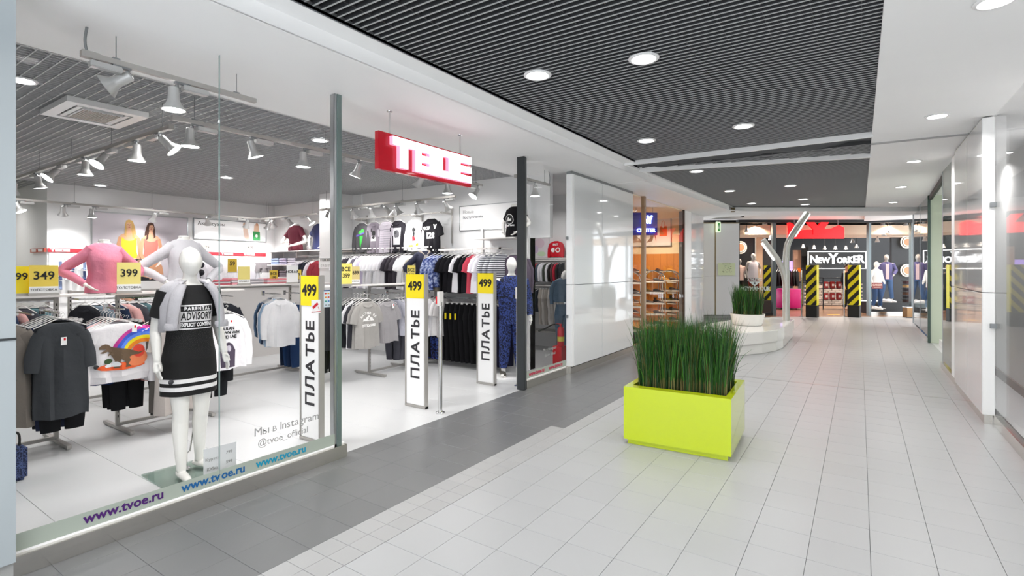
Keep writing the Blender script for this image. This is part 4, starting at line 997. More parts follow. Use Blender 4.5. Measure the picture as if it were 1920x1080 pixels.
# --- wall rail of white tees (hung side-on) and what follows to the right
t = thing('wall_rail', 'white-grey shelf rail under the six display tops', 'wall rail', (-7.45, 6.98, 1.99))
obj('shelf', bmbox(-1.28, 1.32, -0.36, 0, -0.01, 0.012), RACKW, t)
obj('rail', bmbox(-1.28, 1.32, -0.34, -0.31, -0.05, -0.02), RACKG, t)
for x in (-1.25, 0, 1.28): obj('bracket', bmbox(x - 0.012, x + 0.012, -0.34, 0.0, -0.05, -0.01), RACKG, t)
cols = ['f2eff4', 'f2eff4', 'efecef', '4b4650', '3c3a42', 'f1eef2', '6c6674', 'f3f0f6', 'cfc6dc', 'f4f2f6', 'f2f0f4', 'f4f2f6', 'efeef2', 'f4f2f6', 'f3f1f6', '47424a', '3f3a40', '4a454c', 'f4f3f6', 'f4f3f6']
xx = -8.52
for i, c in enumerate(cols):
    dark = c in ('4b4650', '3c3a42', '6c6674', '47424a', '3f3a40', '4a454c')
    garment('tee', fab(c), (xx, 6.65, 1.93), H2 - 0.35 + random.uniform(-0.06, 0.06), '%s tee, %s from the left in the side-hung row below the display tops' % ('dark' if dark else 'white', ORD[i]), 'side-hung tees on the right wall', i, 0.98)
    xx += 0.095 if i < 14 else 0.11
for i in range(7): garment('tee', fab(['a79f92', 'b5aa98', '8f8a86', 'a9a49e', '6f6b66', '9c9484', '8b8574'][i]), (-6.55 + 0.13 * i, 6.68, 1.9), H2 - 0.3, 'khaki-grey top, %s from the left behind the navy hooded torso' % ORD[i], 'khaki tops behind the torso', i, 0.95)
t = thing('wall_rail', 'white wall rail over the patterned and black tops', 'wall rail', (-5.3, 6.98, 1.96))
obj('rail', bmbox(-0.82, 0.62, -0.34, -0.31, -0.04, -0.01), RACKW, t)
obj('wall_strip', bmbox([(-0.02, 0.02, -0.02, 0.0, -0.3, 0.5), (-0.8, -0.76, -0.34, 0, -0.04, -0.01), (0.58, 0.62, -0.34, 0, -0.04, -0.01)]), RACKW, t)
CB = camo_mat('blue_camo', ['34427c', '7686b8', 'b3bcd8'], 22); CBD = camo_mat('navy_camo', ['141a3c', '2f4590', '0c1026'], 20)
STR = stripe_mat('navy_stripes', 'efeff2', '1d2236', 30)
row = [('sweat', CB, 'blue camouflage sweatshirt')] * 3 + [('tee', fab('17161b'), 'black tee')] * 3 + [('tee', fab('e8e6ea'), 'white tee'), ('tee', fab('151519'), 'black tee'), ('tee', fab('1a191e'), 'black tee'), ('tee', fab('c94a5c'), 'pink-red tee'), ('tee', fab('efecf2'), 'white tee'), ('tee', fab('efecf2'), 'white tee'), ('long', STR, 'navy and white striped long top'), ('long', STR, 'navy and white striped long top'), ('long', STR, 'navy and white striped long top')]
for i, (k, m, w) in enumerate(row):
    garment(k, m, (-6.02 + 0.098 * i, 6.62, 1.92), H2 - 0.35 + random.uniform(-0.06, 0.06), '%s, %s from the left on the white wall rail' % (w, ORD[i]), 'tops on the white wall rail', i, 1.0)
for i in range(2): garment('long', fab('5a4f5e'), (-4.46, 6.70 + 0.1 * i, 1.9), 0.1, 'plum long top behind the camouflage mannequin, %s' % ('front one' if i == 0 else 'rear one'), 'plum tops', i)
# lower rail with trousers
t = thing('wall_rail', 'lower dark rail of trousers on the right wall', 'wall rail', (-5.3, 6.98, 1.13))
obj('rail', bmbox(-0.85, 0.75, -0.34, -0.31, -0.02, 0.01), GREY, t)
for x in (-0.84, 0.0, 0.73): obj('bracket', bmbox(x - 0.012, x + 0.012, -0.34, 0.0, -0.02, 0.01), GREY, t)
tr = [('trousers', CBD, 'navy camouflage trousers')] * 3 + [('trousers', fab('0f0f12'), 'black trousers')] * 9 + [('trousers', fab('15152a'), 'dark navy trousers')] * 3
for i, (k, m, w) in enumerate(tr):
    tt, oo = garment(k, m, (-6.05 + 0.105 * i, 6.62, 1.10), H2 - 0.35, '%s, %s from the left on the lower rail' % (w, ORD[i]), 'trousers on the lower wall rail', i, 0.98)
    if i in (4, 5, 6): obj('yellow_tag', bmbox(-0.20, -0.17, -0.05, -0.046, -0.32, -0.22), YEL, tt)
# --- second row of racks, seen between the torsos and the front garments
for (ya, yb, nm, n0) in ((0.75, 1.95, 'nearer second-row rack', 0), (2.15, 3.25, 'farther second-row rack', 4)):
    t = rack(ya, yb, 'grey slotted clothes rack, the %s behind the front row' % nm.split()[0], x=-7.75, posts=2)
    obj('side_rail', bmbox(0.28, 0.30, 0.0, yb - ya, 1.25, 1.27), CHROME, t)
    for p in (0.02, yb - ya - 0.02): obj('rail_arm', bmbox(0.0, 0.29, p - 0.008, p + 0.008, 1.25, 1.27), CHROME, t)
    pal = ['2a3350', 'a88a8c', '3d4a5c', 'c98f8c', '1d1e24', '6f7f8b', '8a6a70', '23304a', 'd9a8a4', '44464e', '5a7a80', 'b9b2b6']
    wd = ['navy', 'dusty rose', 'slate', 'salmon', 'black', 'blue-grey', 'mauve', 'dark blue', 'pink', 'charcoal', 'teal', 'light grey']
    m = int((yb - ya) / 0.095)
    for i in range(m):
        k = (i + n0) % 12
        garment(('long', 'sweat', 'tee')[i % 3], fab(pal[k]), (-7.46, ya + 0.06 + 0.095 * i, 1.262), 0.45 + random.uniform(-0.08, 0.08), '%s top, %s from the left on the %s' % (wd[k], ORD[i], nm), 'tops on the ' + nm, i, 0.95)

# ================================================================== FIGURES
def remesh(bm, voxel, name, smooth_it=6):
    me = mesh_of(bm, name)
    o = bpy.data.objects.new('tmp', me); C.objects.link(o)
    m = o.modifiers.new('r', 'REMESH'); m.mode = 'VOXEL'; m.voxel_size = voxel
    s = o.modifiers.new('s', 'SMOOTH'); s.factor = 0.5; s.iterations = smooth_it
    bpy.context.view_layer.update()
    out = bpy.data.meshes.new_from_object(o.evaluated_get(bpy.context.evaluated_depsgraph_get()))
    bpy.data.objects.remove(o); bpy.data.meshes.remove(me)
    out.name = name; out.materials.clear(); out.shade_smooth()
    return out
def hand(bm, w, d, side, up=Vector((0, 0, 1)), curl=0.35, s=1.0):
    """palm and five fingers from the wrist w along direction d; 'side' points to the thumb"""
    w = Vector(w); d = Vector(d).normalized(); side = (Vector(side) - d * Vector(side).dot(d)).normalized(); nrm = d.cross(side).normalized()
    limb(bm, [w - d * 0.01 * s, w + d * 0.04 * s, w + d * 0.085 * s], [0.026 * s, 0.036 * s, 0.033 * s], n=10, flat=0.5)
    for k, (o_, L) in enumerate(((0.026, 0.072), (0.009, 0.082), (-0.009, 0.076), (-0.025, 0.058))):
        b = w + d * 0.078 * s + side * o_ * s; L *= s
        c = nrm * curl
        limb(bm, [b, b + d * L * 0.45 + c * L * 0.12, b + d * L * 0.78 + c * L * 0.42, b + d * L * 0.95 + c * L * 0.8], [0.0095 * s, 0.009 * s, 0.0082 * s, 0.006 * s], n=8, sub=2)
    b = w + d * 0.028 * s + side * 0.026 * s
    limb(bm, [b, b + (side * 0.03 + d * 0.022) * s, b + (side * 0.036 + d * 0.05 + nrm * 0.01) * s], [0.012 * s, 0.0105 * s, 0.008 * s], n=8, sub=2)
def head(bm, c, r=0.094, egg=True, turn=0.0, nose=True):
    c = Vector(c); M = Matrix.Translation(c) @ Matrix.Rotation(turn, 4, 'Z')
    rings = []
    for k in range(13):
        f = k / 12; a = -PI / 2 + PI * f; z = 0.125 * math.sin(a); w = math.cos(a)
        jaw = 1 - 0.30 * max(0, -math.sin(a)) ** 1.2
        rings.append([M @ Vector((r * 0.84 * w * jaw * math.cos(t), r * 1.06 * w * (jaw if math.sin(t) > 0 else (jaw + 0.10 * max(0, -math.sin(a)))) * math.sin(t) + 0.012 * max(0, math.sin(a)), z)) for t in [2 * PI * i / 20 for i in range(20)]])
    rings[0] = [v.lerp(M @ Vector((0, -0.02, -0.125)), 0.9) for v in rings[1]]
    rings[-1] = [v.lerp(M @ Vector((0, 0.01, 0.125)), 0.9) for v in rings[-2]]
    loft(bm, rings)
    if nose:
        limb(bm, [M @ Vector((0, -r * 0.97, 0.015)), M @ Vector((0, -r * 1.12, -0.02)), M @ Vector((0, -r * 0.98, -0.035))], [0.008, 0.014, 0.01], n=8, sub=2)
        limb(bm, [M @ Vector((-0.03, -r * 0.90, 0.03)), M @ Vector((0, -r * 0.98, 0.022)), M @ Vector((0.03, -r * 0.90, 0.03))], [0.008, 0.007, 0.008], n=6, sub=2)
    if not egg:
        for s in (-1, 1): limb(bm, [M @ Vector((s * r * 0.84, 0.01, 0.025)), M @ Vector((s * r * 0.93, 0.015, 0.0)), M @ Vector((s * r * 0.82, 0.01, -0.025))], [0.012, 0.016, 0.01], n=6, sub=2)
        limb(bm, [M @ Vector((-0.022, -r * 0.92, -0.058)), M @ Vector((0, -r * 0.99, -0.06)), M @ Vector((0.022, -r * 0.92, -0.058))], [0.005, 0.007, 0.005], n=6, sub=2)
def torso(bm, sh=0.185, hip=0.165, waist=0.125, z0=0.86, male=False):
    rings = []
    for z, a, b, y in ((z0 - 0.04, hip * 0.55, 0.09, 0), (z0, hip * 0.95, 0.115, 0.005), (z0 + 0.08, hip, 0.118, 0.008), (z0 + 0.18, (hip + waist) / 2, 0.10, 0), (z0 + 0.26, waist, 0.088, -0.005), (z0 + 0.36, waist + 0.018, 0.10, -0.012), (z0 + 0.44, waist + 0.032, 0.115 if not male else 0.11, -0.018), (z0 + 0.52, sh - 0.02, 0.095, -0.006), (z0 + 0.575, sh * 0.93, 0.065, 0.005), (z0 + 0.61, 0.085, 0.055, 0.01), (z0 + 0.64, 0.055, 0.052, 0.01)):
        rings.append(ering((0, y, z), a, b, 20))
    loft(bm, rings)
def figure(pose, voxel=0.009, name='body', heads=True, egg=True, male=False, legs=True, turn=0.0, nose=True, sh=None):
    """pose: dict of joints; standing height about 1.78"""
    bm = bmesh.new(); g = pose.get
    sh = sh or (0.20 if male else 0.178)
    torso(bm, sh=sh, hip=0.165 if sh > 0.16 else 0.145, waist=0.15 if male else 0.12, z0=0.88, male=male)
    if heads:
        limb(bm, [(0, 0.01, 1.49), (0, 0.0, 1.545), (0, -0.012, 1.60)], [0.056, 0.048, 0.05], n=14)
        head(bm, (0, -0.015, 1.655), egg=egg, turn=turn, nose=nose)
    k = 1.12 if male else 1.0
    for s, nm in ((-1, 'r'), (1, 'l')):
        shd = Vector((s * sh, 0.005, 1.42 if sh > 0.16 else 1.40)); el = Vector(g('elbow_' + nm)); wr = Vector(g('wrist_' + nm))
        limb(bm, [shd - Vector((s * 0.03, 0, -0.01)), shd + (el - shd) * 0.25, el, el + (wr - el) * 0.35, wr], [0.052 * k, 0.047 * k, 0.036 * k, 0.038 * k, 0.025 * k], n=12)
        d = (wr - el).normalized() + Vector(g('hand_' + nm, (0, 0, 0)))
        hand(bm, wr, d, Vector((0, -1, 0)) if abs(d.z) > 0.5 else Vector((0, 0, 1)), s=0.95, curl=0.35 * s)
        if legs:
            hipj = Vector((s * 0.088, 0.0, 0.90)); kn = Vector(g('knee_' + nm)); an = Vector(g('ankle_' + nm))
            limb(bm, [hipj, hipj.lerp(kn, 0.35), kn, kn.lerp(an, 0.3) + Vector((0, 0.015, 0)), an], [0.098, 0.084, 0.055, 0.056, 0.034], n=14)
            fd = Vector(g('foot_' + nm, (s * 0.25, -1, 0))).normalized()
            f0 = an + Vector((0, 0, -an.z + 0.045)) - fd * 0.04
            limb(bm, [an, an - Vector((0, 0, 0.03))], [0.036, 0.036], n=12, sub=1)
            base = Vector((an.x, an.y, an.z - 0.055))
            limb(bm, [base - fd * 0.055, base - fd * 0.01, base + fd * 0.08, base + fd * 0.15, base + fd * 0.185], [0.030, 0.036, 0.034, 0.030, 0.016], n=12, flat=0.72)
    return remesh(bm, voxel, name)
def wrap(rings_spec, n=32, k=6, amp=0.01, ph=0.0, cap=False):
    """cloth around a body: (z, a, b, y, fold)"""
    bm = bmesh.new(); rings = []
    for z, a, b, y, f in rings_spec:
        rings.append([Vector(((a + amp * f * math.sin(k * t + ph)) * math.cos(t), y + (b + amp * f * math.sin(k * t + ph)) * math.sin(t), z)) for t in [2 * PI * i / n for i in range(n)]])
    loft(bm, rings, cap, cap); return bm
def sleeves(bm, pose, upto=1.0, r=(0.075, 0.068, 0.055, 0.05, 0.04), male=False, sx=None):
    for s, nm in ((-1, 'r'), (1, 'l')):
        shd = Vector((s * (sx or (0.165 if not male else 0.185)), 0.005, 1.43 if not sx else 1.415)); el = Vector(pose['elbow_' + nm]); wr = Vector(pose['wrist_' + nm])
        if upto < 0.6: limb(bm, [shd, shd.lerp(el, 0.4), shd.lerp(el, upto * 1.7)], [r[0], r[1] + 0.004, r[1] + 0.004], n=14)
        else: limb(bm, [shd, shd.lerp(el, 0.35), el, el.lerp(wr, 0.4), el.lerp(wr, upto)], list(r), n=14)
# --- the full mannequin in the window
pose = dict(elbow_r=(-0.222, 0.05, 1.15), wrist_r=(-0.238, -0.03, 0.90), elbow_l=(0.222, 0.04, 1.15), wrist_l=(0.25, -0.03, 0.91), hand_r=(0, -0.1, 0), hand_l=(0, -0.1, 0),
            knee_r=(-0.085, -0.05, 0.49), ankle_r=(-0.10, -0.10, 0.085), knee_l=(0.075, -0.02, 0.49), ankle_l=(0.085, 0.035, 0.085), foot_r=(-0.12, -1, 0), foot_l=(0.25, -1, 0))
ml = (-4.42, 1.98, 0.012)
t = thing('mannequin', 'white egg-headed full mannequin standing behind the shop window', 'mannequin', ml, H2 - 0.04)
obj('body', figure(pose, 0.0062, nose=False), MANQ, t)
bm = bmesh.new(); tube(bm, [(0.0, 0.06, 0.0), (0.0, 0.06, 0.12), (0.02, 0.05, 0.14), (0.05, 0.05, 0.34)], 0.006, 8); lathe(bm, [(0.03, 0.0), (0.028, 0.012), (0.008, 0.016)], 16, M=Matrix.Translation((0, 0.06, 0))); obj('support_rod', bm, CHROME, t)
o = obj('base_plate', bmbox(-0.26, 0.26, -0.33, 0.22, -0.01, 0.0, bevel=0.001), glass_mat('plate_glass', 'e3ebe7', 1.3), t)
td = thing('dress', 'black tunic dress with white warning print and two white hem stripes', 'dress', ml, H2 - 0.04)
bm = wrap([(1.475, 0.085, 0.075, 0.0, 0), (1.465, 0.12, 0.085, 0, 0), (1.43, 0.172, 0.095, 0, 0), (1.37, 0.172, 0.118, -0.006, 0.1), (1.30, 0.160, 0.135, -0.012, 0.2), (1.18, 0.156, 0.128, -0.008, 0.4), (1.05, 0.168, 0.125, -0.004, 0.6), (0.92, 0.192, 0.136, 0, 0.6), (0.80, 0.200, 0.140, 0, 0.7), (0.70, 0.200, 0.142, 0, 0.9), (0.625, 0.200, 0.144, 0, 1.0)], k=5, amp=0.007)
sleeves(bm, pose, 0.42, r=(0.064, 0.062, 0, 0, 0))
db = obj('dress_body', bm, mat('fabric_black_dress', '0b0b0d', 0.8, bump=0.2, bscale=90), td, smooth=True)
WS = mat('hem_white', 'f0eeee', 0.7)
for z in (0.665, 0.725):
    b2 = wrap([(z, 0.2030, 0.1465, 0, 1.0), (z + 0.032, 0.2030, 0.146, 0, 0.95)], k=5, amp=0.007)
    for v in b2.verts:
        if v.co.y > 0.10: pass
    obj('hem_stripe', b2, WS, td)
def gprint(parent, target, body, x, z, size, m, **k):
    bm = text_bm(body, size, extrude=0.0, **k)
    for v in bm.verts: v.co += Vector((x, 0, z))
    project(bm, target.data, off=k.get('o', 0.003)); me = bpy.data.meshes.new('print'); bm.to_mesh(me); bm.free(); return obj('print', me, m, parent)
def gpoly(parent, target, pts, m, off=0.003):
    bm = bmesh.new(); bm.faces.new([bm.verts.new((x, 0, z)) for x, z in pts]); project(bm, target.data, off=off)
    me = bpy.data.meshes.new('print'); bm.to_mesh(me); bm.free(); return obj('print', me, m, parent)
def rectp(x0, x1, z0, z1, n=8): return [(x0 + (x1 - x0) * i / n, z0) for i in range(n + 1)] + [(x1 - (x1 - x0) * i / n, z1) for i in range(n + 1)]
gpoly(td, db, rectp(-0.118, 0.118, 1.135, 1.325), WS, 0.003)
DB = mat('print_black', '0c0c0e', 0.7)
gpoly(td, db, rectp(-0.110, 0.110, 1.275, 1.315), DB, 0.005)
gpoly(td, db, rectp(-0.110, 0.110, 1.145, 1.195), DB, 0.005)
def gp2(body, z, size, m, sx, bold, space=1.0):
    bm = text_bm(body, size, extrude=0.0, bold=bold, sx=sx, space=space)
    for v in bm.verts: v.co += Vector((0, 0, z))
    project(bm, db.data, off=0.007); me = bpy.data.meshes.new('print'); bm.to_mesh(me); bm.free(); obj('print', me, m, td)
gp2('PARENTAL', 1.295, 0.036, WS, 0.84, 0.0015, 1.35)
gp2('ADVISORY', 1.235, 0.082, DB, 0.52, 0.002, 1.08)
gp2('EXPLICIT CONTENT', 1.170, 0.040, WS, 0.63, 0.002)
b2 = bmesh.new(); lathe(b2, [(0.001, 0), (0.017, 0), (0.019, 0.004), (0.001, 0.011)], 14, M=Matrix.Translation((-0.20, -0.175, 0.76)) @ Matrix.Rotation(PI / 2, 4, 'X')); obj('security_tag', b2, mat('tag_black2', '3a3a40', 0.3), td)
# sweatshirt over the shoulders
ts = thing('sweatshirt', 'light grey sweatshirt draped over the full mannequin shoulders', 'sweatshirt', ml, H2 - 0.04)
GS = mat('fabric_melange', 'bdbbc0', 0.9, bump=0.3, bscale=120, var=0.08, vscale=40)
bm = bmesh.new(); rings = []
for (z, a, b, y, gap) in ((1.505, 0.085, 0.075, 0.015, 0.55), (1.50, 0.11, 0.09, 0.015, 0.55), (1.485, 0.15, 0.105, 0.012, 0.6), (1.455, 0.185, 0.115, 0.01, 0.62), (1.40, 0.208, 0.13, 0.01, 0.75), (1.32, 0.215, 0.145, 0.012, 0.9), (1.22, 0.212, 0.15, 0.015, 1.0), (1.12, 0.21, 0.155, 0.018, 1.1)):
    r = []
    for i in range(33):
        tt = -PI / 2 + gap + (2 * PI - 2 * gap) * i / 32
        w = 0.006 * math.sin(9 * tt + z * 12)
        r.append(Vector(((a + w) * math.cos(tt), y + (b + w) * math.sin(tt), z)))
    rings.append(r)
loft(bm, rings, close=False)
cape = obj('back_panel', bm, GS, ts, smooth=True)
sm = cape.modifiers.new('s', 'SOLIDIFY'); sm.thickness = 0.012; sm.offset = 1
for s in (-1, 1):
    bm = bmesh.new(); limb(bm, [(s * 0.095, -0.10, 1.475), (s * 0.14, -0.125, 1.40), (s * 0.168, -0.135, 1.28), (s * 0.178, -0.135, 1.16)], [0.036, 0.05, 0.048, 0.042], n=14, flat=0.62)
    sl = obj('sleeve', bm, GS, ts, smooth=True)
    bm = bmesh.new(); limb(bm, [(s * 0.178, -0.135, 1.19), (s * 0.18, -0.135, 1.165), (s * 0.181, -0.135, 1.14)], [0.047, 0.053, 0.047], n=14, flat=0.7); obj('rolled_cuff', bm, GS, sl, smooth=True)
bm = bmesh.new(); stube(bm, [(-0.09, -0.085, 1.475), (-0.10, 0.0, 1.505), (0, 0.10, 1.51), (0.10, 0.0, 1.505), (0.09, -0.085, 1.475)], 0.018, 10, 4); obj('collar', bm, GS, ts, smooth=True)
# price board by the window joint
t = thing('price_board', 'small clear price list leaning inside the window by the joint', 'sign', (-3.83, 1.92, 0.0), H2 - 0.1)
obj('board', bmbox(-0.11, 0.11, 0, 0.004, 0.02, 0.34), mat('frosted_board', 'd9dbdc', 0.4), t)
obj('foot', bmbox(-0.09, 0.09, -0.03, 0.05, 0, 0.02), PLASTW, t)
for i in range(3):
    text(t, ('Куртка', 'Юбка', 'Платье')[i], -0.05, 0.26 - 0.07 * i, 0.03, GF, y=-0.002); text(t, ('799', '599', '499')[i], 0.06, 0.28 - 0.07 * i, 0.03, GF, y=-0.002)
# --- torsos on the shelves
def bust(label, m, loc, rz, arms='akimbo', sleeve='long', scale=1.0, cat='mannequin', ex=0.40):
    t = thing('torso_mannequin', label, cat, loc, rz); t.scale = (scale,) * 3
    po = dict(elbow_r=(-ex, 0.06, 1.19), wrist_r=(-ex * 0.52, -0.10, 1.03), elbow_l=(ex, 0.06, 1.19), wrist_l=(ex * 0.52, -0.10, 1.03), hand_r=(0.2, 0, -0.1), hand_l=(-0.2, 0, -0.1))
    if arms == 'fold': po = dict(elbow_r=(-0.33, -0.05, 1.14), wrist_r=(-0.10, -0.22, 1.12), elbow_l=(0.33, -0.05, 1.14), wrist_l=(0.10, -0.22, 1.04), hand_r=(0.6, 0, 0), hand_l=(-0.6, 0, 0))
    dz_ = -0.93
    me = figure(po, 0.012, legs=False, heads=False, sh=0.15)
    nb = bmesh.new(); nb.from_mesh(me)
    bmesh.ops.translate(nb, verts=nb.verts[:], vec=(0, 0, dz_))
    for v in [v for v in nb.verts if v.co.z < 0.0]: v.co.z = 0.0
    nb.to_mesh(me); nb.free()
    obj('body', me, MANQ, t)
    bm = bmesh.new(); limb(bm, [(0, 0.01, 1.45 + dz_), (0, 0.008, 1.53 + dz_)], [0.062, 0.055], n=18, sub=1); lathe(bm, [(0.056, 1.53 + dz_), (0.05, 1.545 + dz_)], 18, M=Matrix.Translation((0, 0.008, 0))); obj('neck', bm, MANQ, t, smooth=True)
    bm = wrap([(1.50 + dz_, 0.088, 0.064, 0.01, 0), (1.487 + dz_, 0.112, 0.07, 0.008, 0), (1.466 + dz_, 0.146, 0.078, 0.005, 0), (1.435 + dz_, 0.164, 0.090, 0, 0), (1.36 + dz_, 0.170, 0.125, -0.012, 0.2), (1.28 + dz_, 0.162, 0.138, -0.018, 0.4), (1.15 + dz_, 0.142, 0.112, -0.006, 0.9), (1.02 + dz_, 0.168, 0.13, 0.0, 1.0), (0.935 + dz_, 0.175, 0.135, 0, 0.6)], k=7, amp=0.008)
    lb = bmesh.new(); sleeves(lb, po, 0.95 if sleeve == 'long' else 0.36, r=(0.078, 0.060, 0.048, 0.044, 0.036), sx=0.108)
    bmesh.ops.translate(lb, verts=lb.verts[:], vec=(0, 0, dz_)); mm = bpy.data.meshes.new('x'); lb.to_mesh(mm); lb.free(); bm.from_mesh(mm); bpy.data.meshes.remove(mm)
    g = obj('top', bm, m, t, smooth=True)
    return t, g
PINK = mat('fabric_pink', 'd9829a', 0.85, bump=0.9, bscale=11, var=0.08)
t, g = bust('white headless torso in a dusty pink sweatshirt on the shelf', PINK, (-6.2, 1.99, 1.376), H2 - 0.1, scale=0.86, ex=0.36)
t, g = bust('white headless torso in a pale grey sweatshirt behind the full mannequin', mat('fabric_palegrey', 'c6c5ca', 0.9, bump=0.9, bscale=11, var=0.06), (-6.2, 2.72, 1.376), H2 - 0.05, scale=0.98)
t, g = bust('white headless torso in open navy hooded jacket over grey tee', mat('fabric_navy', '20233a', 0.85, bump=0.3), (-6.2, 6.52, 1.376), H2 - 0.5, scale=0.95, arms='akimbo', ex=0.34)
gpoly(t, g, [(-0.07, 0.04), (0.07, 0.04), (0.08, 0.2), (0.06, 0.42), (0.03, 0.5), (-0.03, 0.5), (-0.06, 0.42), (-0.08, 0.2)], fab('8f8b88'), 0.004)
gpoly(t, g, ell(0, 0.27, 0.06, 0.06, 24), mat('print_dark', '2d2c30', 0.7), 0.006); gpoly(t, g, ell(0, 0.27, 0.048, 0.048, 20), fab('8f8b88'), 0.008)
gprint(t, g, 'NCT ALL', 0, 0.38, 0.05, mat('print_dark', '2d2c30', 0.7), bold=0.003)
for s in (-1, 1):
    bm = bmesh.new(); limb(bm, [(s * 0.03, -0.075, 0.50), (s * 0.09, -0.02, 0.555), (s * 0.06, 0.07, 0.56)], [0.018, 0.026, 0.03], n=10); obj('hood', bm, mat('hood_beige', '8a8078', 0.9), t, smooth=True)
t, g = bust('white headless torso in a black tee with round white print on the right shelf', fab('131215'), (-4.50, 6.75, 2.105), -0.15, scale=0.84, ex=0.33, sleeve='short')
gpoly(t, g, ell(0, 0.33, 0.095, 0.095, 28), WP, 0.003); gpoly(t, g, ell(0, 0.33, 0.085, 0.085, 28), DB, 0.005)
gprint(t, g, 'ALL STARS', 0, 0.375, 0.03, WP, bold=0.002); gpoly(t, g, [(-0.05, 0.29), (0.0, 0.37), (0.03, 0.33), (0.06, 0.35), (0.05, 0.30)], WP, 0.007); gprint(t, g, 'SURF TEAM', 0, 0.215, 0.035, WP, bold=0.003)
tag(obj('display_shelf', bmbox(-0.42, 0.33, -0.42, 0, -0.02, 0.0, bevel=0.002), RACKW, loc=(-4.75, 6.99, 2.10)), 'white wall shelf under the black tee torso', 'shelf')
t, g = bust('white headless torso in a burgundy tee on the corner shelf', mat('fabric_burgundy', '6b1f33', 0.85), (-10.6, 6.98, 2.015), 0.25, sleeve='short', arms='fold', scale=1.0)
t, g = bust('white headless torso in a dark navy tee beside the burgundy one', mat('fabric_deepnavy', '242a55', 0.85), (-9.72, 6.98, 2.015), 0.1, sleeve='short', arms='akimbo', scale=1.0)
# --- male mannequin in camouflage
pose = dict(elbow_r=(-0.27, 0.05, 1.14), wrist_r=(-0.28, -0.05, 0.89), elbow_l=(0.27, 0.05, 1.14), wrist_l=(0.28, -0.04, 0.89), knee_r=(-0.10, -0.02, 0.48), ankle_r=(-0.12, 0.02, 0.085), knee_l=(0.10, -0.06, 0.48), ankle_l=(0.12, -0.06, 0.085))
ml = (-4.33, 6.42, 0.012)
t = thing('mannequin', 'white male mannequin standing behind the last gate panel by the door', 'mannequin', ml, 0.75)
obj('body', figure(pose, 0.009, male=True, nose=False), MANQ, t)
obj('base_plate', bmbox(-0.24, 0.24, -0.26, 0.2, -0.011, 0.0), PLASTW, t)
t = thing('camouflage_sweatshirt', 'navy camouflage sweatshirt worn by the mannequin near the door', 'sweatshirt', ml, 0.75)
bm = wrap([(1.50, 0.08, 0.07, 0.005, 0), (1.48, 0.13, 0.085, 0, 0), (1.44, 0.195, 0.10, 0, 0), (1.36, 0.212, 0.13, 0, 0.2), (1.2, 0.20, 0.135, 0, 0.7), (1.02, 0.195, 0.135, 0, 1), (0.93, 0.19, 0.13, 0, 0.3), (0.86, 0.185, 0.128, 0, 0)], k=6, amp=0.008); sleeves(bm, pose, 0.93, male=True, r=(0.078, 0.072, 0.062, 0.056, 0.045))
obj('top', bm, camo_mat('navy_camo_bright', ['1a234a', '34488c', '12172e'], 24), t, smooth=True)
t = thing('camouflage_trousers', 'navy camouflage trousers worn by the mannequin near the door', 'trousers', ml, 0.75)
bm = wrap([(0.98, 0.178, 0.125, 0, 0), (0.88, 0.185, 0.13, 0, 0.3), (0.78, 0.19, 0.13, 0, 0.3)], n=24)
for s, nm in ((-1, 'r'), (1, 'l')): limb(bm, [(s * 0.09, 0, 0.84), Vector((s * 0.09, 0, 0.84)).lerp(Vector(pose['knee_' + nm]), 0.5), pose['knee_' + nm], Vector(pose['knee_' + nm]).lerp(Vector(pose['ankle_' + nm]), 0.5), Vector(pose['ankle_' + nm]) + Vector((0, 0, 0.04))], [0.10, 0.10, 0.088, 0.078, 0.06], n=14)
obj('legs', bm, camo_mat('navy_camo_bright', ['1a234a', '34488c', '12172e'], 24), t, smooth=True)
# ------------------------------------------------------------------ shoes
def shoe_mesh():
    bm = bmesh.new(); rings = []
    for y, w, h, z in ((0.13, 0.02, 0.03, 0.035), (0.115, 0.032, 0.045, 0.045), (0.06, 0.036, 0.055, 0.052), (0.0, 0.036, 0.04, 0.045), (-0.06, 0.042, 0.028, 0.036), (-0.11, 0.04, 0.022, 0.03), (-0.14, 0.022, 0.014, 0.024)):
        rings.append([Vector((w * math.cos(a), y, z + h * math.sin(a) * (1 if math.sin(a) > 0 else 0.45))) for a in [2 * PI * i / 14 for i in range(14)]])
    loft(bm, rings); up = mesh_of(bm, 'upper', True)
    bm = bmesh.new(); prism(bm, [(0.034 * math.cos(a) * (1.25 if math.sin(a) < 0 else 1.0), 0.145 * math.sin(a) - 0.005) for a in [2 * PI * i / 20 for i in range(20)]], 0.0, 0.022); so = mesh_of(bm, 'sole')
    return up, so
UP, SO = shoe_mesh()
SOLEW = mat('sole_white', 'eeeae4', 0.5); SO.materials.append(SOLEW)
def shoe(loc, rz, col, label, group, scale=1.0, boot=False):
    t = thing('shoe', label, 'shoe', loc, rz, group); t.scale = (scale,) * 3
    m = mat('leather_' + col, col, 0.45)
    o = bpy.data.objects.new('upper', UP); C.objects.link(o); o.parent = t
    if not UP.materials: UP.materials.append(m)
    o.material_slots[0].link = 'OBJECT'; o.material_slots[0].material = m
    o = bpy.data.objects.new('sole', SO); C.objects.link(o); o.parent = t
    if boot: bm = bmesh.new(); lathe(bm, [(0.036, 0.05), (0.036, 0.12), (0.04, 0.15)], 14, M=Matrix.Translation((0, 0.075, 0))); obj('shaft', bm, m, t, smooth=True)
    return t
for s in (-1, 1):
    p = Matrix.Rotation(0.75, 3, 'Z') @ Vector((s * 0.13, 0.02 if s < 0 else -0.06, 0)); shoe((ml[0] + p.x, ml[1] + p.y, 0.012), 0.75, '4a463f', 'dark sneaker with white sole on the camouflage mannequin, %s foot' % ('left in view' if s < 0 else 'right in view'), 'sneakers of the camouflage mannequin', 1.05)
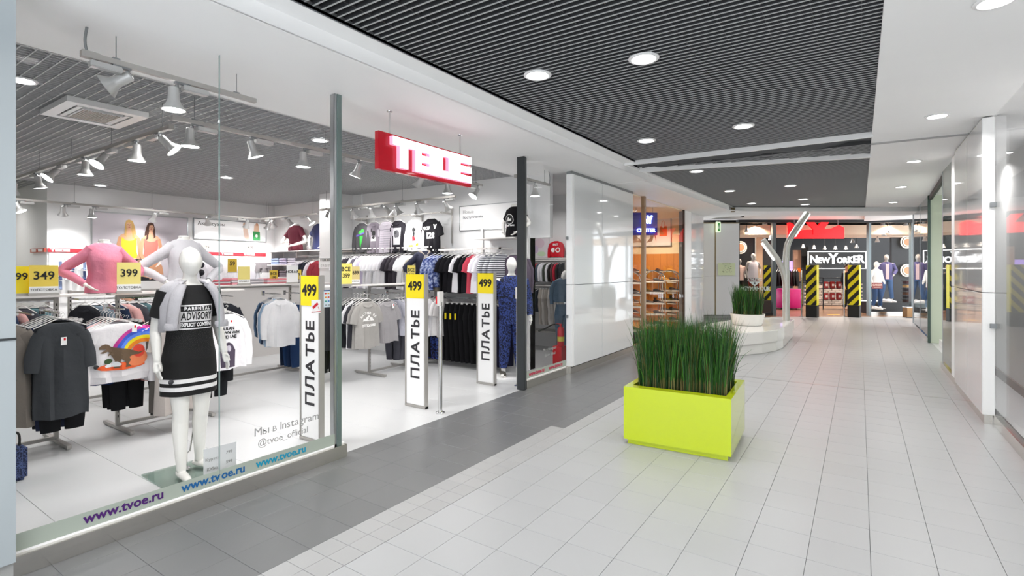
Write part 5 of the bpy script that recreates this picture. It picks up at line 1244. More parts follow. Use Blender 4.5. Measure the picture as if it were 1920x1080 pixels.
# ------------------------------------------------------------------ gates at the entrance
def gate(x0, x1, y, label, n):
    t = thing('security_gate', label, 'security gate', ((x0 + x1) / 2, y, 0)); w = (x1 - x0) / 2
    obj('panel', bmbox(-w + 0.02, w - 0.02, -0.022, 0.022, 0.03, 1.545, bevel=0.006), PLASTW, t)
    obj('edge_tube', bmbox([(-w, -w + 0.02, -0.028, 0.028, 0.0, 1.555), (w - 0.02, w, -0.028, 0.028, 0.0, 1.555), (-w, w, -0.03, 0.03, 0.0, 0.03)], bevel=0.004), RACKG, t)
    y_ = obj('price_card', bmbox(-w + 0.022, w - 0.022, -0.027, -0.0225, 1.27, 1.55), YEL, t)
    text(y_, '499', 0, 1.41, 0.145, INK, y=-0.0275, bold=0.005)
    o = text(t, 'ПЛАТЬЕ', 0.0, 0.0, 0.185, mat('print_grey_black', '2b2a2e', 0.5), y=-0.023, bold=0.004, rot=H2, space=1.3)
    zs = [v.co.z for v in o.data.vertices]; xs = [v.co.x for v in o.data.vertices]; k = 0.79 / (max(zs) - min(zs)); cz = (max(zs) + min(zs)) / 2; cx = (max(xs) + min(xs)) / 2
    for v in o.data.vertices: v.co.z = 0.735 + (v.co.z - cz) * k; v.co.x -= cx
    return t
gate(-4.42, -4.11, 2.975, 'white anti-theft gate panel with yellow 499 card beside the entrance post', 0)
gate(-4.463, -4.134, 4.388, 'white anti-theft gate panel with yellow 499 card in the middle of the entrance', 1)
gate(-4.482, -4.17, 5.79, 'white anti-theft gate panel with yellow 499 card nearest the striped tops', 2)
def pole(x, y, label, h=1.36):
    t = thing('barrier_post', label, 'post', (x, y, 0))
    bm = bmesh.new(); lathe(bm, [(0.052, 0), (0.052, 0.012), (0.03, 0.02), (0.028, 0.03)], 24); obj('base', bm, CHROME, t, smooth=True)
    bm = bmesh.new(); lathe(bm, [(0.024, 0.02), (0.024, h - 0.12)], 20); obj('tube', bm, CHROME, t, smooth=True)
    obj('bracket', bmbox(-0.022, 0.022, -0.032, 0.032, h - 0.16, h, bevel=0.004), RACKW, t)
    return t
pole(-3.93, 2.975, 'chrome barrier post beside the entrance window post'); 
t = pole(-3.89, 4.345, 'chrome barrier post right of the middle gate panel'); obj('red_tag', bmbox(-0.06, -0.035, -0.01, 0.0, 1.22, 1.3), RED, t)
pole(-3.90, 5.94, 'chrome barrier post before the camouflage mannequin')
# stickers on the first pane
t = thing('sticker', 'white camera surveillance sticker with a red camera on the window', 'sticker', (-3.7155, 2.63, 1.305), H2); t.scale = (0.78, 1, 0.78)
obj('sheet', bmbox(-0.055, 0.055, 0, 0.001, -0.07, 0.07), CARD, t)
flat_art(t, [('d3202f', [(-0.045, 0.0), (-0.03, -0.025), (0.03, 0.02), (0.015, 0.045)]), ('d3202f', [(0.02, 0.0), (0.028, -0.004), (0.04, -0.03), (0.034, -0.032)])], y=-0.001)
text(t, 'ВИДЕОНАБЛЮДЕНИЕ', 0, -0.055, 0.011, RED, y=-0.001)
t = thing('sticker', 'pale blue sticker listing payment cards on the window', 'sticker', (-3.7155, 2.735, 1.365), H2); t.scale = (0.85, 1, 0.72)
obj('sheet', bmbox(-0.035, 0.035, 0, 0.001, -0.10, 0.10), mat('sticker_blue', 'dbe8ee', 0.5), t)
sh = [('1f4f8a', [(-0.035, 0.085), (0.035, 0.085), (0.035, 0.10), (-0.035, 0.10)])]
for i, cpair in enumerate((('d33a2a', 'e8a020'), ('e8a020', 'd33a2a'), ('2a9a8a', '3a7ac0'), ('9aa0a4', '9aa0a4'))):
    for k in range(2): sh.append((cpair[k], ell(-0.016 + 0.032 * k, 0.06 - 0.045 * i, 0.012, 0.009, 12)))
flat_art(t, sh, y=-0.001)
# ------------------------------------------------------------------ cards on the shelf tops
def card(x, y, z, w, h, label, lines, col=YEL, rz=H2, foot=None, tz=0.0, lc=INK):
    t = thing('price_card', label, 'sign', (x, y, z), rz)
    obj('sheet', bmbox(-w / 2, w / 2, 0, 0.003, 0.02, 0.02 + h), col, t)
    obj('holder', bmbox([(-w / 2 - 0.006, w / 2 + 0.006, -0.02, 0.025, 0, 0.008), (-w / 2 - 0.005, w / 2 + 0.005, -0.002, 0.006, 0.008, 0.022)]), RACKG, t)
    if foot: obj('lower_strip', bmbox(-w / 2, w / 2, -0.0012, 0, 0.02, 0.02 + h * 0.24), CARD, t); text(t, foot, 0, 0.02 + h * 0.12, h * 0.12, GF if col is YEL else INK, y=-0.0018)
    n = len(lines)
    for i, (s, sz) in enumerate(lines): text(t, s, 0, 0.02 + h * (0.62 if n == 1 else 0.72 - 0.32 * i) + tz, sz, lc, y=-0.0012, bold=0.0016)
    return t
PY_ = mat('card_pale_yellow', 'f2e288', 0.5)
card(-6.10, 1.36, 1.377, 0.20, 0.24, 'yellow 99 card half hidden by the yellow 349 card', [('99', 0.085)], YEL)
card(-6.06, 1.50, 1.377, 0.20, 0.25, 'yellow 349 price card at the left end of the shelf', [('349', 0.10)], mat('card_yellow', 'f5d85a', 0.5), foot='ТОЛСТОВКА')
card(-5.95, 2.11, 1.377, 0.20, 0.28, 'pale yellow 399 card before the pink torso', [('399', 0.10)], PY_, foot='ТОЛСТОВКА')
card(-7.5, 4.10, 1.377, 0.18, 0.25, 'pale yellow card on the shelf over the blue shirts', [], PY_, foot='РУБАШКА')
card(-7.5, 4.88, 1.377, 0.20, 0.27, 'white card reading НОВАЯ left of the first gate panel', [('НОВАЯ', 0.055)], CARD)
card(-9.5, 6.3, 1.321, 0.16, 0.25, 'yellow 499 card behind the first gate panel', [('499', 0.075)], mat('card_gold', 'd9bf4a', 0.5))
card(-6.02, 4.75, 1.377, 0.20, 0.29, 'pale yellow card reading ВСЕ 399 right of the entrance post', [('ВСЕ', 0.085), ('399', 0.085)], mat('card_yellow2', 'f3e070', 0.5))
card(-6.15, 5.02, 1.377, 0.15, 0.25, 'beige 699 card on the shelf over the mountain tee', [('699', 0.075)], mat('card_beige', 'dcc98a', 0.5), foot='ХЛОПОК')
card(-6.02, 6.03, 1.377, 0.18, 0.27, 'yellow card reading ВСЕ 349 left of the navy torso', [('ВСЕ', 0.08), ('349', 0.08)], mat('card_yellow2', 'f3e070', 0.5))
card(-11.32, 5.93, 1.52, 0.20, 0.29, 'mustard 59 card on the back wall hooks behind the window joint', [('59', 0.12)], mat('card_mustard', 'd4b53a', 0.5))
card(-9.45, 5.75, 1.321, 0.17, 0.24, 'tilted mustard card reading ВСЕ 199 near the grey shorts', [('ВСЕ', 0.07), ('199', 0.07)], mat('card_mustard', 'd4b53a', 0.5))
# ------------------------------------------------------------------ back wall: poster, bands, accessories
XB = -11.795
def yx(u, v): # back wall local from pixels at that wall: returns (y, z)
    a = (u - 960) / 969; rx, ry, rz_ = -SN + a * CS, CS + a * SN, (503 - v) / 969; k = XB / rx; return ry * k, CAMH + rz_ * k
def wallpic(name, label, u0, v0, u1, v1, cat='poster', edge=True):
    y0, z1 = yx(u0, v0); y1, _ = yx(u1, v1); _, z0 = yx(u0, v0 + (v1 - v0)); return y0, y1
y0, y1, z0, z1 = 3.596, 5.22, 1.45, 2.665
t = thing('poster', 'large framed poster of two women sitting, one in yellow, one in coral', 'poster', (XB, y0, z0), H2); Wp, Hp = y1 - y0, z1 - z0
PG = mat('poster_grey', 'cfc8cf', 0.4)
obj('board', bmbox(0, Wp, -0.02, 0, 0, Hp), PG, t)
obj('frame', bmbox([(-0.02, Wp + 0.02, -0.03, 0, Hp, Hp + 0.02), (-0.02, 0, -0.03, 0, 0, Hp), (Wp, Wp + 0.02, -0.03, 0, 0, Hp), (-0.02, Wp + 0.02, -0.03, 0, -0.02, 0)]), ALU, t)
def woman(cx, top, skin, skin2, hair, cloth, s=1.0, m=1):
    q = lambda L: [(cx + m * x * s, top + z * s) for x, z in L]
    return [
        (hair, q([(-0.07, -0.10), (-0.05, -0.02), (0.0, 0.0), (0.06, -0.02), (0.09, -0.10), (0.12, -0.24), (0.13, -0.40), (0.09, -0.46), (0.02, -0.42), (-0.05, -0.40), (-0.08, -0.28)])),
        (skin2, q([(-0.22, -0.96), (-0.12, -0.86), (0.16, -0.84), (0.24, -0.96), (0.27, -1.16), (-0.25, -1.16)])),            # thighs
        ('e6dfda', q([(-0.17, -0.78), (0.16, -0.78), (0.22, -0.92), (0.16, -0.98), (0.02, -0.90), (-0.10, -0.99), (-0.20, -0.92)])),   # shorts
        (skin, q([(-0.035, -0.19), (0.035, -0.19), (0.045, -0.27), (0.14, -0.31), (0.18, -0.37), (0.10, -0.45), (-0.10, -0.45), (-0.18, -0.37), (-0.14, -0.31), (-0.045, -0.27)])),
        (cloth, q([(-0.125, -0.36), (-0.07, -0.42), (0.0, -0.435), (0.07, -0.42), (0.125, -0.36), (0.135, -0.50), (0.125, -0.62), (0.155, -0.79), (-0.16, -0.79), (-0.125, -0.62), (-0.14, -0.50)])),
        (skin2, q([(-0.18, -0.35), (-0.13, -0.38), (-0.15, -0.56), (-0.15, -0.70), (-0.03, -0.93), (0.0, -1.02), (-0.05, -1.02), (-0.13, -0.92), (-0.22, -0.72), (-0.215, -0.50)])),
        (skin2, q([(0.18, -0.35), (0.13, -0.38), (0.15, -0.56), (0.16, -0.70), (0.06, -0.92), (-0.01, -1.02), (0.05, -1.03), (0.14, -0.92), (0.23, -0.72), (0.22, -0.50)])),
        (skin, q(ell(0.0, -0.115, 0.056, 0.082, 20))),
        (hair, q([(-0.06, -0.10), (-0.055, -0.04), (0.0, -0.012), (0.055, -0.04), (0.065, -0.14), (0.085, -0.27), (0.10, -0.40), (0.055, -0.36), (0.05, -0.20), (0.035, -0.075), (-0.02, -0.055)])),
        (hair, q([(-0.055, -0.06), (-0.075, -0.16), (-0.085, -0.32), (-0.05, -0.36), (-0.045, -0.20), (-0.05, -0.12)])),
        ('4a3026', q(ell(-0.022, -0.105, 0.011, 0.005, 8))), ('4a3026', q(ell(0.02, -0.105, 0.011, 0.005, 8))),
        ('b97a60', q([(-0.004, -0.11), (0.004, -0.11), (0.008, -0.135), (-0.008, -0.135)])), ('b34a48', q(ell(0.0, -0.158, 0.018, 0.007, 10)))]
art = woman(0.58, Hp - 0.10, 'dcaa86', 'cf9670', 'd2a862', 'e6c822', 0.95) + woman(0.95, Hp - 0.13, 'd6a284', 'c68f6c', '4a2a1e', 'ee6a5e', 0.9, -1)
flat_art(t, art, y=-0.022)
t = thing('poster', 'white framed accessories panel on the back wall with a woman holding a green bag', 'poster', (XB, 5.36, 2.26), H2)
obj('board', bmbox(0, 1.6, -0.02, 0, 0, 0.42), CARD, t); obj('frame', bmbox([(-0.015, 1.615, -0.028, 0, 0.42, 0.435), (-0.015, 1.615, -0.028, 0, -0.015, 0), (-0.015, 0, -0.028, 0, 0, 0.42), (1.6, 1.615, -0.028, 0, 0, 0.42)]), GREY, t)
text(t, 'Аксессуары', 0.36, 0.33, 0.11, INK, y=-0.022)
flat_art(t, [('e6c9b8', [(1.05, 0.38), (1.12, 0.40), (1.15, 0.30), (1.18, 0.15), (1.2, 0.02), (1.1, 0.02), (1.06, 0.2)]), ('c9a48a', ell(1.09, 0.37, 0.04, 0.04, 12)), ('d9b49a', [(1.32, 0.38), (1.42, 0.38), (1.44, 0.2), (1.3, 0.2)]), ('c9967a', ell(1.38, 0.385, 0.035, 0.033, 12)), ('2f8a4a', [(1.28, 0.22), (1.45, 0.22), (1.46, 0.01), (1.29, 0.01)]), ('e8e4dc', ell(1.37, 0.12, 0.03, 0.04, 10))], y=-0.022)
def band(y0, y1, z0, z1, logos, label):
    t = thing('logo_band', label, 'sign', (XB, y0, z0), H2)
    obj('band', bmbox(0, y1 - y0, -0.03, 0, 0, z1 - z0), mat('band_red', 'e23440', 0.4), t)
    for a, w in logos: logo(t, a, (z1 - z0) * 0.15, w, (z1 - z0) * 0.7, CARD, -0.034, -0.03)
band(2.965, 3.48, 1.905, 1.972, [(0.03, 0.27)], 'short red band with white block lettering over the hook panel at left')
band(5.30, 6.96, 1.905, 1.978, [(0.08, 0.26), (0.62, 0.26), (1.12, 0.26)], 'long red band with white block lettering under the accessories panel')
t = thing('logo_band', 'short red band on the side of the wall left of the hook panel', 'sign', (-12.6, 2.955, 1.905), 0)
obj('band', bmbox(0, 0.8, -0.03, 0, 0, 0.068), mat('band_red_shaded', 'b5513f', 0.5), t); logo(t, 0.08, 0.01, 0.26, 0.048, CARD, -0.034, -0.03); logo(t, 0.45, 0.01, 0.26, 0.048, CARD, -0.034, -0.03)  # same red band, side-face shade painted into a duller red
t = thing('wall_number', 'small black 99 figure on a beige patch of the back wall', 'sign', (XB, 5.6, 2.0), H2); obj('patch', bmbox(-0.06, 0.1, -0.003, 0, 0.02, 0.2), mat('patch', 'efe9dc', 0.6), t); text(t, '99', 0.03, 0.08, 0.1, INK, y=-0.004)
t = thing('wall_number', 'small black 499 figure above the long red band', 'sign', (XB, 6.6, 2.0), H2); obj('patch', bmbox(-0.14, 0.1, -0.003, 0, 0.04, 0.16), mat('patch', 'efe9dc', 0.6), t); text(t, '499', 0, 0.1, 0.09, INK, y=-0.004, bold=0.002)
hk = thing('hook_panel', 'white perforated hook panel at the left end of the back wall', 'panel', (XB, 2.98, 1.0), H2)
obj('sheet', bmbox(0, 0.55, -0.02, 0, 0, 0.9), PLASTW, hk)
hk2 = thing('hook_panel', 'white perforated hook panel behind the hanging underwear', 'panel', (XB, 5.0, 0.9), H2)
obj('sheet', bmbox(0, 2.0, -0.02, 0, 0, 1.0), PLASTW, hk2)
for par, n0, n1 in ((hk, 6, 0.085), (hk2, 18, 0.105)):
    for r in range(3):
        for i in range(n0): obj('hook', bmbox(0.04 + n1 * i, 0.052 + n1 * i, -0.06, -0.02, (0.78 if par is hk else 0.92) - 0.16 * r, (0.79 if par is hk else 0.93) - 0.16 * r), GREY, par)
for i in range(12):
    k, c, w = (('tank', 'd4d2d9', 'white tank top') if i not in (0, 1, 10, 11) else (('tank', '2a282c', 'black top') if i < 2 else ('shorts', '8a8588', 'grey shorts')))
    garment(k, fab(c), (-11.55, 5.10 + 0.16 * i, 1.80), H2, '%s, %s from the left on the hook panel' % (w, ORD[i]), 'underwear on the hook panel', i, 0.75, hanger=False)
for i in range(10):
    garment('shorts', fab(['8f8b90', 'a9a6ac', '77747a', 'b9b6bc', '5f5c62'][i % 5]), (-11.5, 5.15 + 0.18 * i, 1.42), H2, 'grey and white briefs, %s from the left in the lower row' % ORD[i], 'briefs in the lower row', i, 0.6, hanger=False)
for i in range(9):
    bm = bmesh.new(); 
    for s in (-1, 1): lathe(bm, [(0.001, 0.05), (0.045, 0.03), (0.07, 0.0), (0.065, -0.01)], 10, M=Matrix.Translation((s * 0.075, 0, 0)) @ Matrix.Rotation(PI / 2, 4, 'X'))
    limb(bm, [(-0.15, 0.02, 0), (0, 0.0, -0.02), (0.15, 0.02, 0)], [0.008, 0.01, 0.008], n=6, sub=1)
    tag(obj('bra', bm, fab('26242a'), loc=(-11.4, 5.05 + 0.1 * (i % 3), 1.85 - 0.16 * (i // 3)), rz=H2, smooth=True), 'black bra behind the grey torso, %s from left in the %s row of the cluster' % (ORD[i % 3], ORD[i // 3]), 'bra', 'black bras behind the torso')
for i in range(14):
    bm = bmesh.new(); limb(bm, [(0, 0, 0), (0.005, 0, -0.08), (0.0, -0.01, -0.13), (0.0, -0.05, -0.15)], [0.022, 0.022, 0.024, 0.018], n=8, flat=0.5)
    tag(obj('sock', bm, fab(['e9e9ee', '6d7a9a', 'f2f2f4', '3a4466'][i % 4]), loc=(-11.70, 3.03 + 0.085 * (i % 6), 1.74 - 0.17 * (i // 6)), rz=H2, smooth=True), '%s sock on the left hook panel, %s of the %s row' % (['white', 'blue-grey', 'white', 'dark blue'][i % 4], ORD[i % 6], ORD[i // 6]), 'sock', 'socks on the hook panel')
# folded piles on a low table and boxes seen over the shelves
t = thing('display_table', 'long white display table before the back wall', 'table', (-9.6, 5.55, 0))
obj('table_top', bmbox(-0.5, 0.5, -1.0, 1.0, 1.28, 1.32, bevel=0.003), RACKW, t); obj('side_board', bmbox([(-0.45, -0.42, -0.95, 0.95, 0, 1.28), (0.42, 0.45, -0.95, 0.95, 0, 1.28)]), RACKW, t); obj('middle_shelf', bmbox(-0.42, 0.42, -0.95, 0.95, 0.8, 0.83), RACKW, t)
for i, (y, c, w, h) in enumerate(((4.75, 'd9707e', 0.32, 0.09), (5.08, 'e8a6b0', 0.3, 0.12), (5.4, 'b6b2ba', 0.28, 0.1), (5.85, 'df8f98', 0.5, 0.10), (6.3, '6f6a70', 0.28, 0.08))):
    tt = thing('folded_clothes', '%s pile of folded clothes from the left on the display table' % ORD[i], 'folded clothes', (-9.6, y, 1.321), 0, 'folded piles on the display table')
    for k in range(3): obj('folded_piece', bmbox(-0.18, 0.18, -w / 2, w / 2, k * h / 3, (k + 1) * h / 3 - 0.004, bevel=0.01), fab(c if k != 1 else 'dcd8dc'), tt)
# shelving in the far corner
t = thing('shelving_unit', 'white wall shelving in the far corner of the clothing shop', 'shelves', (-10.4, 7.19, 0))
for z in (2.01, 1.70, 1.42, 1.12, 0.8, 0.45): obj('shelf', bmbox(-1.0 if z < 2 else -1.05, -0.05 if z < 1.9 else 1.25, -0.42, 0, z - 0.02, z, bevel=0.002), RACKW, t)
for x in (-1.02, -0.04): obj('side_panel', bmbox(x - 0.012, x + 0.012, -0.30, 0, 0, 2.0), RACKW, t)
obj('hanging_rail', bmbox(0.0, 1.2, -0.3, -0.27, 1.87, 1.9), GREY, t)
for i, (z, cols) in enumerate(((1.70, ('a9bcd9', 'b9b2c9', 'c9c4cf')), (1.42, ('5a2436', '8a7f88', '7a3a4a')), (1.12, ('3a5570', '5a6f86', 'b9c2d0')), (0.8, ('2a2b33', '44464e', '8a8a92')))):
    for k, c in enumerate(cols):
        tt = thing('folded_clothes', '%s pile from left on the %s corner shelf' % (ORD[k], ('upper', 'middle', 'lower', 'lowest')[i]), 'folded clothes', (-11.2 + 0.33 * k, 6.98, z + 0.001), 0, 'folded piles on the corner shelves')
        for q in range(3): obj('folded_piece', bmbox(-0.14, 0.14, -0.16, 0.16, q * 0.05, q * 0.05 + 0.046, bevel=0.012), fab(c), tt)
for i, (c, w) in enumerate((('b4afb8', 'grey striped shirt'), ('c3bcc4', 'pale striped shirt'), ('2a2c3a', 'navy jacket'), ('23252f', 'black navy jacket'), ('d9d5dc', 'white shirt'), ('8a2f3a', 'red top'))):
    garment('long', fab(c), (-10.25 + 0.13 * i, 6.90, 1.86), H2 - 0.5, '%s, %s from the left in the far corner' % (w, ORD[i]), 'garments in the far corner', i, 1.0)
# pier and ticket desk
t = thing('poster', 'grey lettering board on the white pier above the desk', 'poster', (-9.11, 6.525, 1.62), 0)
obj('board', bmbox(0, 0.44, -0.01, 0, 0, 0.22), CARD, t); logo(t, 0.03, 0.14, 0.34, 0.06, GREY, -0.014, -0.01); text(t, 'С 10 ДО 22', 0.22, 0.05, 0.06, GF, y=-0.012)
t = thing('price_board', 'white framed board with heading about new arrivals and a man in glasses', 'poster', (-5.79, 6.998, 2.28), 0)
obj('board', bmbox(0, 1.36, -0.02, 0, 0, 0.41), CARD, t); obj('frame', bmbox([(-0.012, 1.37, -0.026, 0, 0.41, 0.422), (-0.012, 1.37, -0.026, 0, -0.012, 0), (-0.012, 0, -0.026, 0, 0, 0.41)]), ALU, t)
text(t, 'Новые', 0.07, 0.31, 0.085, GF, y=-0.022, align='LEFT'); text(t, 'поступления', 0.07, 0.22, 0.075, mat('film_dark', '6a6a6e', 0.5), y=-0.022, align='LEFT')
flat_art(t, [('e6d3da', [(0.98, 0.0), (1.30, 0.0), (1.28, 0.16), (1.2, 0.2), (1.1, 0.2), (1.0, 0.14)]), ('d9b49a', ell(1.15, 0.27, 0.045, 0.06, 16)), ('3a2a22', ell(1.15, 0.325, 0.05, 0.03, 14)), ('1a1a1c', [(1.10, 0.275), (1.20, 0.275), (1.20, 0.29), (1.10, 0.29)]), ('4a3a7a', [(1.13, 0.02), (1.17, 0.02), (1.165, 0.17), (1.135, 0.17)])], y=-0.022)
t = thing('cash_desk', 'white cash desk with boxes in the middle of the clothing shop', 'counter', (-9.4, 3.65, 0))
obj('desk', bmbox(-0.35, 0.35, -0.8, 0.8, 0, 1.05, bevel=0.01), RACKW, t); obj('desk_top', bmbox(-0.4, 0.4, -0.85, 0.85, 1.05, 1.09, bevel=0.004), PLASTW, t); obj('red_stripe', bmbox(0.352, 0.358, -0.8, 0.8, 0.86, 0.92), RED, t); obj('screen_back', bmbox(0.0, 0.05, -0.2, 0.2, 1.12, 1.42, bevel=0.008), PLASTW, t); obj('box_panel', bmbox(0.1, 0.3, 0.25, 0.6, 1.09, 1.3, bevel=0.004), mat('orange_box', 'e8b060', 0.6), t)
# cashier
pose = dict(elbow_r=(-0.25, -0.02, 1.15), wrist_r=(-0.18, -0.22, 1.08), elbow_l=(0.25, -0.02, 1.15), wrist_l=(0.18, -0.22, 1.08), knee_r=(-0.09, -0.02, 0.48), ankle_r=(-0.1, 0.02, 0.085), knee_l=(0.09, -0.02, 0.48), ankle_l=(0.1, 0.02, 0.085))
t = thing('person', 'person with short dark hair standing behind the cash desk, face above the shelf', 'person', (-10.3, 3.79, 0), H2)
SKIN = mat('skin', 'c9967a', 0.55); HAIR = mat('hair_dark', '2a1d18', 0.6)
obj('body', figure(pose, 0.011, egg=False, male=True), SKIN, t)
bm = bmesh.new(); lathe(bm, [(0.001, 0.118), (0.05, 0.108), (0.078, 0.075), (0.088, 0.03), (0.085, 0.0), (0.06, -0.03)], 18, M=Matrix.Translation((0, 0.012, 1.665))); obj('hair', bm, HAIR, t, smooth=True)
for s in (-1, 1):
    bm = bmesh.new(); lathe(bm, [(0.001, 0.004), (0.009, 0.002), (0.011, 0.0)], 10, M=Matrix.Translation((s * 0.03, -0.105, 1.665)) @ Matrix.Rotation(PI / 2, 4, 'X')); obj('eye', bm, mat('eye', '2a1f1a', 0.3), t)
bm = wrap([(1.475, 0.075, 0.07, 0, 0), (1.45, 0.16, 0.09, 0, 0), (1.36, 0.215, 0.13, 0, 0.2), (1.15, 0.19, 0.13, 0, 0.7), (0.9, 0.19, 0.135, 0, 0.6)], k=6, amp=0.006); sleeves(bm, pose, 0.4, male=True, r=(0.078, 0.08, 0, 0, 0)); obj('shirt', bm, fab('2a2a2e'), t, smooth=True)
bm = bmesh.new()
for s in (-1, 1): limb(bm, [(s * 0.09, 0, 0.90), (s * 0.09, -0.02, 0.48), (s * 0.10, 0.02, 0.10)], [0.108, 0.082, 0.062], n=12)
obj('trousers', bm, fab('23242a'), t, smooth=True)

# ------------------------------------------------------------------ shoe tower beside the left column
t = thing('shoe_rack', 'narrow clear shoe rack half hidden by the left column', 'shoe rack', (-5.15, 0.92, 0))
obj('back_post', bmbox([(-0.2, -0.185, -0.12, -0.10, 0, 1.25), (-0.2, -0.185, 0.10, 0.12, 0, 1.25)]), RACKG, t)
for k in range(5):
    obj('glass_shelf', bmbox(-0.2, 0.2, -0.14, 0.16, 0.10 + 0.24 * k, 0.108 + 0.24 * k), glass_mat('plate_glass', 'e3ebe7', 1.3), t)
    shoe((-5.08, 0.96, 0.109 + 0.24 * k), H2 + 0.5, 'd9cdc8' if k != 1 else 'cfa9a4', 'pale sneaker, %s from the bottom of the clear shoe rack' % ORD[k], 'sneakers on the clear rack', 1.0)
t = thing('handbag', 'navy dotted bag standing low beside the left column', 'bag', (-5.35, 1.12, 0.0))
obj('bag_body', bmbox(-0.05, 0.05, -0.1, 0.1, 0.0, 0.26, bevel=0.02), camo_mat('dotted_navy', ['1d2440', '4a5a8a', '1d2440'], 60), t)
bm = bmesh.new(); stube(bm, [(0, -0.06, 0.25), (0, -0.05, 0.36), (0, 0.05, 0.36), (0, 0.06, 0.25)], 0.008, 8, 4); obj('strap', bm, INK, t)
# ------------------------------------------------------------------ kids' corner seen through the narrow pane
t = thing('wall_shelf', 'white wall shelf with children tops behind the narrow pane', 'shelf', (-5.35, 9.3, 1.83), 0)
obj('board', bmbox(-0.5, 1.2, -0.3, 0, -0.02, 0), RACKW, t)
struct('wall_right', bmbox(-6.4, -3.74, 9.31, 9.4, 0.0, 3.12), WALLW)
t = thing('poster', 'white panel with pastel drawing behind the narrow pane', 'poster', (-5.55, 9.30, 1.84)); obj('board', bmbox(-0.25, 0.22, -0.02, 0, 0, 0.5), mat('pastel', 'ece6ea', 0.5), t)
flat_art(t, [('e6d0dc', ell(0.0, 0.3, 0.12, 0.1)), ('cfe6c4', ell(0.05, 0.08, 0.1, 0.05)), ('d9c4e0', ell(-0.08, 0.18, 0.05, 0.08))], y=-0.022)
t, o = garment('sweat', fab('cf2333'), (-5.12, 9.22, 2.22), 0, 'bright red child sweatshirt displayed flat behind the narrow pane', None, 0, 0.60, hanger=False)
gtext(t, o, 'EAST', 0, -0.2, 0.09, WP, bold=0.004); flat_art(t, [('f3f1ee', ell(-0.08, -0.38, 0.075, 0.08)), ('f3f1ee', ell(0.1, -0.38, 0.085, 0.09)), ('cf2333', ell(0.1, -0.38, 0.05, 0.055))], target=o.data)
kc = ['7d8ca3', 'e9e5ea', '97a5bd', 'd9c4c8', 'b03040', '55606e', 'eceaf0', 'e9e9ee', '4a5048', 'f0eef2', '2d2b2b', '6a4a4e', 'c9334a', '3d3a3c', '24262e']
for i, c in enumerate(kc): garment('long', fab(c), (-5.62 + 0.058 * i, 8.95, 1.77), H2 - 0.2, 'small child top, %s from the left on the upper rail' % ORD[i], 'child tops on the upper rail', i, 0.62)
t = thing('clothes_rack', 'white children clothes rack seen through the narrow pane', 'clothes rack', (-5.25, 8.95, 0))
obj('upper_rail', bmbox(-0.5, 0.5, -0.012, 0.012, 1.77, 1.795), RACKW, t); obj('lower_rail', bmbox(-0.5, 0.5, -0.16, 0.16, 1.27, 1.29), RACKW, t); obj('bottom_shelf', bmbox(-0.5, 0.5, -0.2, 0.2, 0.36, 0.39), RACKG, t)
for x in (-0.49, 0.49): obj('post', bmbox(x - 0.015, x + 0.015, -0.015, 0.015, 0, 1.78), RACKG, t); obj('foot', bmbox(x - 0.02, x + 0.02, -0.3, 0.3, 0, 0.03), RACKG, t)
kc = ['c9c4c6', '23262b', '4a5044', 'd4522e', '2b2d33', '3a3f4a', 'b9b2a9', 'cfcac4', 'a9a29a', 'd6d2ce', 'c4bfba', 'e0dcd8']
for i, c in enumerate(kc): garment('long' if i < 6 else 'trousers', fab(c), (-5.6 + 0.07 * i, 8.80, 1.26), H2 - 0.2, 'child garment, %s from the left on the lower rail' % ORD[i], 'child garments on the lower rail', i, 0.72)
t, o = garment('sweat', fab('6b8196'), (-4.46, 8.3, 1.50), 0.5, 'child denim jacket beside the white column', None, 1, 0.8)
t, o = garment('trousers', fab('5b7186'), (-4.46, 8.3, 1.02), 0.5, 'child blue jeans beside the white column', None, 1, 0.8)
t = thing('child_mannequin', 'small white headless child mannequin form beside the white column', 'mannequin', (-4.46, 8.36, 0))
bm = bmesh.new(); limb(bm, [(0, 0, 1.2), (0, 0, 1.32), (0, 0, 1.36)], [0.04, 0.035, 0.05], n=12); head(bm, (0, 0, 1.46), r=0.085); obj('head', remesh(bm, 0.012, 'head'), MANQ, t)
bm = bmesh.new(); tube(bm, [(0, 0, 0), (0, 0, 1.25)], 0.012, 8); lathe(bm, [(0.14, 0), (0.14, 0.01), (0.02, 0.02)], 20); obj('stand', bm, CHROME, t)
t = thing('fire_box', 'red box standing on the floor inside the narrow pane', 'box', (-4.24, 7.75, 0))
obj('case', bmbox(-0.085, 0.085, -0.085, 0.085, 0, 0.30, bevel=0.004), mat('fire_red', 'dc2530', 0.35), t)
t = thing('fire_extinguisher', 'red fire extinguisher on the red box with black hose', 'fire extinguisher', (-4.22, 7.76, 0.301))
bm = bmesh.new(); lathe(bm, [(0.055, 0), (0.06, 0.01), (0.06, 0.26), (0.05, 0.30), (0.02, 0.33), (0.018, 0.35)], 20); obj('cylinder', bm, mat('fire_red', 'dc2530', 0.35), t, smooth=True)
bm = bmesh.new(); lathe(bm, [(0.061, 0.08), (0.061, 0.16)], 20, cap=False); obj('label', bm, mat('label_yellow', 'e8d24a', 0.5), t)
obj('valve', bmbox([(-0.015, 0.015, -0.02, 0.02, 0.34, 0.37), (-0.09, 0.02, -0.008, 0.008, 0.365, 0.375)], bevel=0.002), RED, t)
bm = bmesh.new(); limb(bm, [(0.0, -0.0, 0.355), (-0.12, -0.05, 0.36), (-0.26, -0.10, 0.28), (-0.36, -0.14, 0.24)], [0.009, 0.011, 0.011, 0.016], n=8, sub=4); obj('hose', bm, INK, t)

